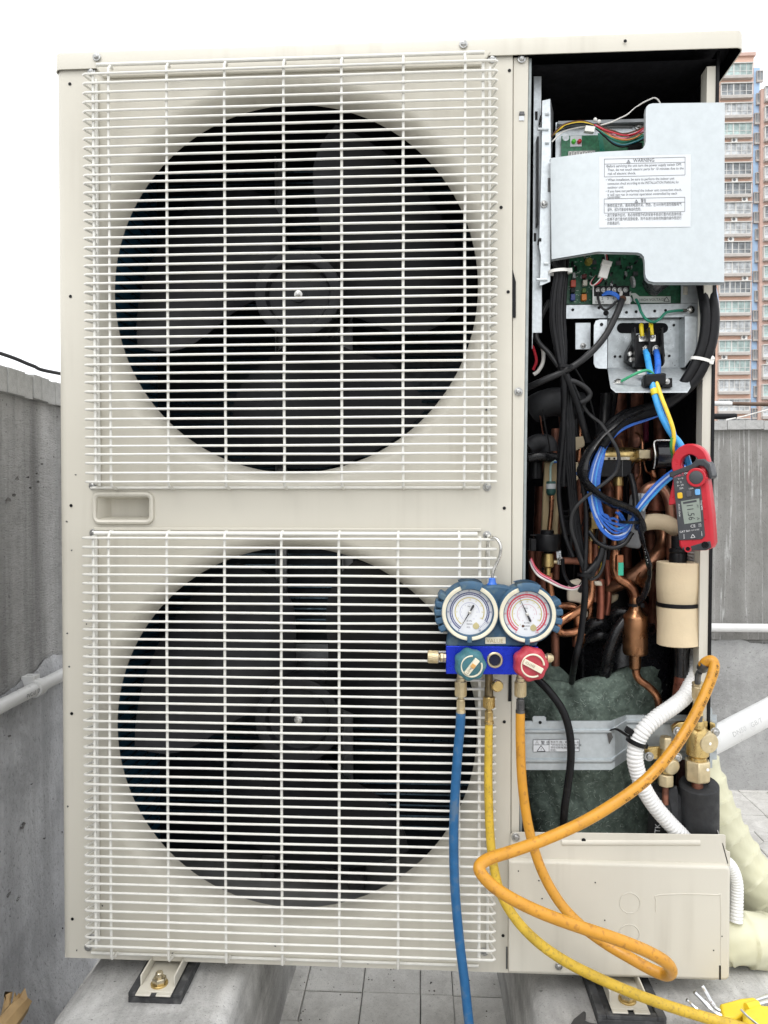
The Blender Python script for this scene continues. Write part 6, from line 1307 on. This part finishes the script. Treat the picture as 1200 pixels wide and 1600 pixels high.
# ================================================================== manifold with two gauges
def manifold():
    Yb = -.062; t = thing('gauge_manifold', A(770, 1050, Yb), 'blue two-gauge refrigerant manifold hanging by its hook from the lower fan guard', 'gauge manifold')
    RB = M('blue_rubber', (.032, .088, .155), .6, var=.18, vs=50, dirt=.55, dcol=(.11, .16, .17), ds=70, dthr=.52, bump=.15, bs=160); ANO = M('blue_anodised', (.008, .030, .50), .26, .55, var=.08, vs=40, dirt=.15, dcol=(.2, .2, .3), ds=150, dthr=.7)
    BEZ = M('cream_bezel', (.70, .66, .52), .45, var=.08, vs=40, dirt=.35, dcol=(.42, .34, .2), ds=50, dthr=.6); DIALW = M('dial_white', (.74, .75, .77), .4, var=.01); TEAL = M('teal_knob', (.045, .16, .19), .5, var=.2, vs=60, dirt=.45, dcol=(.16, .22, .22), ds=70, dthr=.54, bump=.15, bs=160); REDK = M('red_knob', (.42, .035, .055), .45, var=.15, vs=60, dirt=.3, dcol=(.5, .2, .2), ds=60, dthr=.56, bump=.12, bs=160)
    m = MB(); m.pprism([(697, 1012), (700, 990), (716, 930), (756, 917), (772, 914), (790, 916), (838, 930), (846, 970), (840, 1006), (838, 1010)], Yb+.008, Yb+.034); bp = obj('gauge_housing', m, RB, t, bevel=.003)
    # name plate
    m = MB(); m.pprism([(758, 996), (790, 995.5), (790.5, 1006), (758, 1006.5)], Yb+.006, Yb+.009); np_ = obj('name_plate', m, BEZ, bp, bevel=.0006)
    m = MB(); text_mb('VALUE', .0080, (1, 0, 0), (0, 0, 1), A(760, 1004, Yb+.0055), mb=m, sx=1.0); obj('printed_text', m, M('faded_gold_print', (.42, .34, .18), .6), np_, smooth=False)
    def gauge(cx, cy, ring_col, needle, right):
        k = PX(1, Yb); c = A(cx, cy, Yb); f = V((0, -1, 0))
        m = MB(); m.lathe(c+V((0, .048, 0)), f, [(41*k, 0), (45*k, .004), (47*k, .02), (46.5*k, .046), (44*k, .050), (39*k, .050), (37*k, .048), (36.6*k, .040)], 48, capb=False)
        # grip ribs round the outer half of the boot
        g_ = obj('gauge', m, RB, t)
        for a in ((150, 166, 181, 196, 211) if not right else (22, 4, -12, -27)):
            a = R(a); d = V((math.cos(a), 0, math.sin(a))); s_ = V((-math.sin(a), 0, math.cos(a)))
            m = MB(); m.obox(c+d*48.5*k+V((0, .018, 0)), d*6.5*k, V((0, .020, 0)), s_*5.2*k); obj('grip_rib', m, RB, g_, bevel=.0022)
        a = R(88); d = V((math.cos(a), 0, math.sin(a))); s_ = V((-math.sin(a), 0, math.cos(a)))
        m = MB(); vs = []
        for rr_, y in ((49.5, .036), (49.5, -.004), (46, -.0062), (37.5, -.0058)):
            vs.append([c+V((0, y, 0))+V((math.cos(R(b)), 0, math.sin(R(b))))*rr_*k for b in range(66, 113, 4)])
        m.loft(vs); m.loft([[p+V((0, .004, 0)) for p in r_] for r_ in reversed(vs)]); obj('grip_tab', m, RB, g_)
        m = MB(); m.obox(c+V((-.0005, -.003, -41.5*k)), (3.6*k, 0, 0), (0, .004, 0), (0, 0, 4.5*k)); obj('grip_tab', m, RB, g_, bevel=.0006)
        m = MB(); m.lathe(c, f, [(43.6*k, .0005), (43.6*k, .0034), (42.4*k, .0048), (39.4*k, .0048), (37.4*k, .0040), (37.2*k, 0)], 56, capa=False, capb=False); obj('bezel', m, BEZ, g_)
        m = MB(); m.lathe(c, f, [(38*k, .0036), (36.6*k, .004), (36.0*k, .002), (35.6*k, -.005)], 48, capa=False, capb=False); obj('lens_ring', m, RB, g_)
        m = MB(); m.lathe(c+V((0, .006, 0)), f, [(36.4*k, 0), (36.2*k, .0012)], 48); dl = obj('dial', m, DIALW, g_)
        y = .0044; e = MB(); e2 = MB(); e3 = MB(); tx = MB()
        def arc(mb, r0, r1, a0, a1, yy=y):
            n = 48; mb.loft([[c+V((math.cos(R(a0+(a1-a0)*i/n))*r_*k, yy, math.sin(R(a0+(a1-a0)*i/n))*r_*k)) for i in range(n+1)] for r_ in (r0, r1)])
        S0, S1 = 240, -60
        if not right: arc(e, 29.5, 31.0, S0, -30); arc(e, 26.8, 28.0, S0, -30)
        else: arc(e, 28.8, 31.4, S0, S1); arc(e, 25.9, 27.2, S0, S1)
        for i in range(61):
            a = S0+(S1-S0)*i/60
            if not right or i % 2 == 0: arc(e, 27.2, 30.6, a-.45, a+.45, y-.0001)
        arc(e2, 22.0, 23.2, 236, -30); arc(e3, 14.6, 15.2, 225, -5)
        for i in range(11):
            a = R(S0+(S1-S0)*i/10); s_ = str(i*5 if not right else i*10); p = c+V((math.cos(a)*33.3*k-.0012*len(s_), y-.0001, math.sin(a)*33.3*k-.001)); text_mb(s_, .0034, (1, 0, 0), (0, 0, 1), p, mb=e)
            p = c+V((math.cos(a)*19.5*k-.0012, y-.0001, math.sin(a)*19.5*k-.001)); text_mb(str(i*2), .0030, (1, 0, 0), (0, 0, 1), p, mb=e2)
            p = c+V((math.cos(a)*12*k-.001, y-.0001, math.sin(a)*12*k-.001)); text_mb(str(i), .0026, (1, 0, 0), (0, 0, 1), p, mb=e3)
        text_mb('bar', .0034, (1, 0, 0), (0, 0, 1), c+V((-.0028, y-.0001, 8*k)), mb=tx)
        for i, s_ in enumerate(('R134a', 'R404A', 'R22')): text_mb(s_, .0030, (1, 0, 0), (0, 0, 1), c+V((-.0040, y-.0001, -(15+i*5)*k)), mb=tx)
        obj('dial_scale', e, M('navy_print', (.05, .07, .22), .5) if not right else M('red_print', (.62, .07, .11), .5), dl, smooth=False)
        obj('dial_scale', e2, M('yellow_print', (.52, .42, .08), .5), dl, smooth=False); obj('dial_scale', e3, M('violet_print', (.35, .36, .52), .5) if not right else M('pink_print', (.60, .32, .38), .5), dl, smooth=False); obj('printed_text', tx, GINK, dl, smooth=False)
        m = MB(); m.lathe(c+V((10*k, y, -22*k)), f, [(5*k, 0), (4.8*k, .0003)], 20); obj('dial_seal', m, M('gold_seal', (.55, .48, .25), .4, .3), dl)
        if right: m = MB(); m.lathe(c+V((-6*k, y, -19*k)), f, [(2*k, 0), (2*k, .0003)], 12); obj('dial_seal', m, BRNW, dl)
        a = R(needle); d = V((math.cos(a), 0, math.sin(a))); s_ = V((-math.sin(a), 0, math.cos(a))); yy = V((0, .0018, 0))
        m = MB(); n_ = [c+yy+d*31*k, c+yy+s_*1.1*k, c+yy-d*11*k+s_*1.9*k, c+yy-d*14*k, c+yy-d*11*k-s_*1.9*k, c+yy-s_*1.1*k]
        m.v = n_+[p+V((0, .0006, 0)) for p in n_]; m.f = [tuple(range(6)), tuple(range(11, 5, -1))]+[(i, (i+1) % 6, 6+(i+1) % 6, 6+i) for i in range(6)]; obj('needle', m, INK, dl)
        m = MB(); m.lathe(c+V((0, .0022, 0)), f, [(2.8*k, 0), (2.6*k, .0012), (1.2*k, .0018)], 16); obj('needle_hub', m, STEEL, dl)
    gauge(734, 957, 'b', 240, False); gauge(824, 960, 'r', 115, True)
    # anodised block
    m = MB(); a, b = A(697, 1053, Yb+.004), A(841, 1011, Yb+.004); m.box(a.x, b.x, Yb+.004, Yb+.032, a.z, b.z); bk = obj('valve_block', m, ANO, t, bevel=.0008)
    m = MB(); c = A(773, 1031, Yb+.004); k = PX(1, Yb); m.lathe(c, (0, -1, 0), [(12.5*k, 0), (12.5*k, .002), (11*k, .0032), (9.6*k, .0032)], 32, capa=False, capb=False)
    m.lathe(c, (0, -1, 0), [(9.6*k, .0032), (9.0*k, .0005), (9*k, -.004)], 10, capa=False, capb=False); sg = obj('sight_glass', m, PALEBRASS, bk)
    m = MB(); m.lathe(c, (0, -1, 0), [(9.4*k, .0002), (9.2*k, .0008)], 24); obj('sight_lens', m, M('sight_lens', (.006, .008, .03), .08), sg)
    def knob(cx, cy, r, m_, bang, lug, letters):
        c = A(cx-4, cy+1, Yb-.004); d = V((.10, -1, -.02)).normalized(); k = PX(r/24, Yb); n = 56; rows = []
        for rad, h in ((20, -.014), (24, -.008), (25, .002), (24.5, .010), (22, .0145), (17.5, .0155)):
            u, w_, ax = basis(d); rows.append([c+d*h+(u*math.cos(q_)+w_*math.sin(q_))*rad*k*(1+.05*math.cos(q_*7)*(1 if rad > 19 else 0)) for q_ in [2*PI*i/n for i in range(n+1)]])
        m = MB(); m.loft(rows); b0 = len(m.v); m.v += rows[-1][:-1]; m.f.append(tuple(range(b0, b0+n))); kn = obj('valve_knob', m, m_, t, ang=50)
        u, w_, ax = basis(d); a0 = R(bang)
        m = MB(); pts = [c+d*.0152+(V((math.cos(q_), 0, math.sin(q_))))*16.5*k for q_ in [a0+R(32)+R(296)*i/36 for i in range(37)]]; m.tube(pts, 2.6*k, 8, flat=.6); obj('knob_ring', m, BEZ, kn)
        e = V((math.cos(a0), 0, math.sin(a0))); s_ = V((-math.sin(a0), 0, math.cos(a0)))
        m = MB(); m.obox(c+d*.0175, e*15*k, d*.0026, s_*4.2*k); lg = obj('knob_bar', m, BEZ, kn, bevel=.0006)
        if lug: m = MB(); m.obox(c+d*.0205+e*2.5*k, e*3.4*k, d*.001, s_*3.4*k); obj('knob_mark', m, M('orange_mark', (.60, .33, .10), .5), lg, bevel=.0005)
        m = MB(); text_mb(letters, .0048, e, s_, c+d*.0204-e*13*k-s_*1.6*k, mb=m); obj('printed_text', m, M('brown_print', (.25, .17, .10), .6), lg, smooth=False)
    knob(738, 1036, 23, TEAL, 52, True, 'LOW'); knob(832, 1035, 25, REDK, -28, False, 'CLOSE')
    def knurl(m, c, ax, r, L_, n=28):
        m.lathe(c, ax, [(r*.92, 0), (r, .0008), (r*1.0, L_-.0008), (r*.92, L_)], n); u, w_, d = basis(ax)
        for i in range(18):
            for s_ in (1, -1):
                pts = [V(c)+d*(.0015+(L_-.003)*j/5)+(u*math.cos(2*PI*i/18+s_*.35*j/5)+w_*math.sin(2*PI*i/18+s_*.35*j/5))*r*1.01 for j in range(6)]; m.tube(pts, r*.035, 4, cap=False)
        return m
    # side cap and the three outlets
    m = MB(); b = A(697, 1027, Yb+.016); m.lathe(b, (-1, 0, .02), [(7*k, -.002), (7*k, .003), (8*k, .004), (8*k, .008), (5.5*k, .009), (5.5*k, .011)], 6); sp = obj('side_fitting', m, PALEBRASS, t, bevel=.0006); m = MB(); knurl(m, b+V((-.0105, 0, .0002)), (-1, 0, .02), 9.5*k, .016); obj('knurled_cap', m, PALEBRASS, sp)
    m = MB(); b = A(846, 1028, Yb+.016); m.lathe(b-V((.004, 0, 0)), (1, 0, 0), [(6*k, 0), (6*k, .010), (8*k, .012), (7*k, .018), (4*k, .021)], 18); obj('side_fitting', m, PALEBRASS, t)
    for px, y0, y1, y2, y3 in ((720, 1050, 1064, 1088, 1113), (764, 1052, 1087, 1104, 1130), (813, 1050, 1064, 1088, 1113)):
        Y = Yb+.018; a, b_, c, d = A(px, y0, Y), A(px, y1, Y), A(px, y2, Y), A(px, y3, Y); dn = V((0, 0, -1))
        m = MB(); m.lathe(a, dn, [(6.2*k, 0), (6.2*k, (a-b_).length*.6), (7*k, (a-b_).length*.65), (7*k, (a-b_).length)], 18); st = obj('outlet', m, M('old_brass', (.20, .15, .08), .45, .8, var=.35, vs=60, dirt=.5, dcol=(.06, .05, .03), ds=50, dthr=.5) if px == 764 else PALEBRASS, t)
        if px == 764: m = MB(); m.lathe(A(776, 1071, Yb+.004), (.25, -1, 0), [(4*k, -.010), (5*k, -.003), (9*k, -.002), (9.4*k, 0), (9.4*k, .004), (8*k, .006), (2*k, .0064)], 26); obj('outlet_cap', m, BRASS, st)
    # hook
    m = MB(); m.lathe(A(769, 919, Yb+.02), (0, 0, 1), [(8*k, 0), (8*k, .006), (6*k, .008), (5*k, .014), (3*k, .015)], 18); obj('hook_collar', m, M('bright_blue_plastic', (.03, .14, .55), .35), t)
    m = MB(); m.tube(crom([A(769, 913, Yb+.02), A(770, 895, Yb+.02), A(775, 882, Yb+.02), A(781, 868, Yb+.018), A(782, 853, Yb+.018), A(777, 843, Yb+.022), A(769, 839, Yb+.030), A(764, 842, -.021), A(762, 850, -.017), A(760, 872, -.014)], 8), .0023, 10); obj('hook', m, STEEL, t)
    return knurl, k, Yb
knurl, gk, MYB = manifold()
# ================================================================== charging hoses
def hose(pts, r, m_, label, endpx, endm, rf=None, extra=None):
    c = crom(AL(*pts), 14); t = thing('charging_hose', c[0], label, 'hose', 'refrigerant charging hoses')
    m = MB(); m.tube(c, r, 16, rf=rf); obj('hose_tube', m, m_, t)
    px, y1, y2, y3 = endpx; Y = MYB+.018; dn = V((0, 0, -1)); k = gk
    m = MB(); a, b = A(px, y1, Y), A(px, y2, Y); knurl(m, a, b-a, 9*k, (a-b).length); obj('knurled_nut', m, PALEBRASS if px != 764 else BRASS, t)
    m = MB(); a, b = A(px, y2, Y), A(px, y3, Y); L_ = (a-b).length
    m.lathe(a, b-a, [(4.5*k, -.002), (4.5*k, L_*.15), (6.2*k, L_*.18), (6.6*k, L_*.25), (6.0*k, L_*.3), (6.0*k, L_*.85), (7.4*k, L_*.88), (7.6*k, L_*1.06), (6.6*k, L_*1.1)], 20)
    f = obj('hose_ferrule', m, endm, t)
    for i in range(10):
        q_ = 2*PI*i/10; d = (b-a).normalized(); o = V((math.cos(q_), math.sin(q_), 0))*6.1*k; m = MB(); m.tube([a+d*L_*.34+o, a+d*L_*.82+o], .5*k, 5); obj('crimp_line', m, endm, f)
    return t, c
BH = M('blue_hose', (.012, .105, .26), .45, var=.15, vs=60, dirt=.55, dcol=(.11, .15, .18), ds=60, dthr=.54, bump=.1, bs=200); YH = M('worn_yellow_hose', (.59, .39, .032), .5, var=.14, vs=50, dirt=.55, dcol=(.30, .19, .04), ds=260, dthr=.53, bump=.15, bs=200); OH = M('orange_hose', (.57, .265, .022), .42, var=.10, vs=40, dirt=.6, dcol=(.30, .12, .02), ds=140, dthr=.56, bump=.1, bs=200)
HY = MYB+.018
hose([(720, 1112, HY), (719, 1135, HY), (715, 1180, HY), (711, 1240, HY), (709, 1310, -.046), (711, 1390, -.05), (718, 1470, -.055), (726, 1535, -.06), (733, 1600, -.065), (744, 1680, -.07), (755, 1790, -.06)], .0068, BH, 'blue charging hose hanging from the left outlet of the manifold', (720, 1064, 1088, 1112), PALEBRASS)
hose([(764, 1128, HY), (763.5, 1160, HY), (763, 1220, HY), (765, 1290, -.046), (770, 1345, -.05), (782, 1395, -.056), (805, 1435, -.062), (838, 1470, -.066), (880, 1500, -.068), (930, 1526, -.07), (985, 1550, -.07), (1045, 1572, -.074), (1110, 1592, -.080), (1180, 1612, -.09), (1260, 1640, -.10)], .0066, YH, 'scuffed yellow charging hose hanging from the middle outlet and lying across the right plinth', (764, 1088, 1106, 1129), BRASS, rf=lambda t: .0056+.0016*min(1, t*2))
ohp = [(813, 1112, HY), (813, 1150, HY), (815, 1210, -.046), (821, 1265, -.05), (832, 1318, -.056), (850, 1368, -.064), (876, 1412, -.074), (908, 1446, -.086), (946, 1474, -.10), (985, 1497, -.115), (1018, 1515, -.125), (1040, 1523, -.135), (1049, 1517, -.155), (1040, 1503, -.170), (1010, 1486, -.178), (965, 1468, -.185), (905, 1448, -.19), (850, 1428, -.195), (805, 1407, -.195), (772, 1386, -.19), (752, 1365, -.185), (750, 1352, -.178), (766, 1341, -.165), (800, 1330, -.15), (850, 1312, -.135), (910, 1285, -.12), (965, 1252, -.105), (1010, 1218, -.09), (1045, 1180, -.078), (1074, 1138, -.066), (1097, 1094, -.054), (1112, 1058, -.044), (1116, 1040, -.038), (1112, 1032, -.034), (1104, 1034, -.030), (1098, 1040, -.024)]
oh, ohc = hose(ohp, .0074, OH, 'long printed orange charging hose looping from the right outlet to the large brass valve', (813, 1064, 1088, 1112), DARKST, rf=lambda t: .0066+.0010*min(1, t*3)-.0004*max(0, t*3-2))
# far end of the orange hose: dark crimp, bent tube, knurled nut on the valve port
m = MB(); a, b = A(1103, 1036, -.029), A(1093, 1050, -.018); m.lathe(a, b-a, [(.0072, 0), (.0078, .001), (.0074, .004), (.0078, .012), (.0068, .014)], 18); obj('hose_ferrule', m, DARKST, oh)
m = MB(); m.tube(crom([b, A(1090.5, 1056, -.012), A(1090, 1068, -.004)], 6), .0044, 12); obj('bent_tube', m, DARKST, oh)
m = MB(); a, b = A(1090, 1066, -.002), A(1090.5, 1092, .004); m.lathe(a, b-a, [(7*gk, 0), (9*gk, .0005), (9*gk, .004), (8*gk, .0045)], 6); knurl(m, a+(b-a)*.18, b-a, 8.8*gk, (b-a).length*.8); m.lathe(b, b-a, [(7*gk, -.001), (7.4*gk, .001), (7.2*gk, .010)], 18); obj('knurled_nut', m, PALEBRASS, oh)
# lettering along the hose
def hose_print():
    s = 'R12  R22  R134a  404  502   HIGH  CHARGING  HOSE   3000 PSI  BURST  600 PSI  MAX WP'
    i0 = 27*14-2; path = ohc[26*14:33*14]; L_ = [0]
    for a, b in zip(path, path[1:]): L_.append(L_[-1]+(b-a).length)
    q = MB(); s0, s1 = L_[-1]*.03, L_[-1]*.97
    for i, ch in enumerate(s):
        if ch == ' ': continue
        d = s0+(s1-s0)*i/len(s); j = min(max(k for k in range(len(L_)) if L_[k] <= d), len(path)-2)
        p = path[j].lerp(path[j+1], (d-L_[j])/(L_[j+1]-L_[j])); tg = (path[j+1]-path[j]).normalized()
        n_ = V((.06, -.97, -.20)); n_ = (n_-tg*n_.dot(tg)).normalized(); up = n_.cross(tg)
        text_mb(ch, .0052, tg, up, p+n_*.0081-up*.0018, mb=q)
    obj('printed_text', q, M('brown_black_ink', (.05, .025, .01), .6), oh, smooth=False)
hose_print()
# ================================================================== small things on the plinths
def keyset():
    z = ZP+.001; c = G(1165, 1584, z+.012); t = thing('hex_key_set', (c.x, c.y, z), 'yellow holder with steel hex keys lying on the right plinth at the lower right corner', 'hex key set')
    YP = M('yellow_holder', (.80, .58, .03), .4, var=.08, vs=40, dirt=.25, dcol=(.4, .28, .05), ds=60, dthr=.6)
    def sq(pl, z0, z1):
        m = MB(); n = len(pl); P0 = [G(x, y, z1) for x, y in pl]; m.v = [V((p.x, p.y, z0)) for p in P0]+[V((p.x, p.y, z1)) for p in P0]; m.f = [tuple(range(n-1, -1, -1)), tuple(range(n, 2*n))]+[(i, (i+1) % n, n+(i+1) % n, n+i) for i in range(n)]; return m
    obj('holder', sq([(1124, 1568), (1158, 1559), (1178, 1557), (1186, 1564), (1180, 1572), (1150, 1590), (1130, 1588)], z, z+.016), YP, t, bevel=.003)
    obj('holder_lid', sq([(1160, 1578), (1178, 1568), (1240, 1574), (1240, 1610), (1172, 1604), (1162, 1594)], z+.004, z+.024), YP, t, bevel=.004)
    obj('holder_barrel', MB().cyl(G(1166, 1574, z+.022), G(1184, 1569, z+.022), .0055, 14), YP, t)
    def key(pts, r):
        m = MB(); m.tube(crom([G(x, y, z+h) for x, y, h in pts], 5), r, 6); obj('hex_key', m, M('chrome_key', (.66, .67, .68), .18, 1.0, var=.1), t)
    key([(1097, 1540, .030), (1104, 1552, .022), (1112, 1566, .014), (1124, 1578, .010), (1150, 1584, .010)], .0026); key([(1085, 1550, .030), (1095, 1560, .022), (1108, 1574, .013), (1124, 1586, .010), (1150, 1590, .010)], .0030); key([(1073, 1562, .026), (1084, 1572, .018), (1100, 1587, .012), (1124, 1598, .010), (1150, 1600, .010)], .0023)
    key([(1170, 1566, .012), (1200, 1556, .012), (1240, 1545, .012)], .0024); key([(1172, 1572, .012), (1205, 1563, .012), (1245, 1553, .012)], .0024); key([(1158, 1578, .03), (1170, 1590, .03), (1190, 1606, .03)], .0016)
keyset()
def plier_tip():
    m = MB(); z = ZP+.002; pl = [(884, 1612), (896, 1592), (912, 1579), (915.5, 1581), (914, 1594), (921, 1597), (938, 1600), (960, 1620), (900, 1640)]; P0 = [G(x, y, z+.008) for x, y in pl]; n = len(pl)
    m.v = [V((p.x, p.y, z)) for p in P0]+[V((p.x, p.y, z+.008)) for p in P0]; m.f = [tuple(range(n-1, -1, -1)), tuple(range(n, 2*n))]+[(i, (i+1) % n, n+(i+1) % n, n+i) for i in range(n)]
    top('spanner', m, M('grey_tool_steel', (.09, .09, .095), .4, .7, var=.2), 'dark grey open spanner jaw on the right plinth at the bottom edge', 'spanner', bevel=.001)
plier_tip()
def wood():
    WD = M('split_wood', (.48, .32, .15), .7, var=.3, vs=30, stretch=(1, 1, .15), bump=.4, bs=120)
    t = thing('wood_stake', (-.70, .08, 0), 'splintered pale wooden stake leaning in the bottom left corner', 'stake')
    for pts, r in (([(40, 1566, .10), (22, 1585, .08), (-20, 1640, .04), (-80, 1740, -.05)], .017), ([(12, 1560, .11), (8, 1585, .09), (-10, 1640, .05)], .0065), ([(30, 1562, .10), (14, 1592, .08), (-30, 1660, .03)], .010)):
        m = MB(); c = AL(*pts); m.tube(crom(c, 4), r, 7, rf=lambda u, r=r: r*(.75+.3*min(1, u*3))); i = len(c)
        for k in range(7): m.v[k] = m.v[k]+V((random.uniform(-.004, .004), random.uniform(-.004, .004), random.uniform(-.002, .014)))
        obj('splinter', m, WD, t, ang=20)
wood()
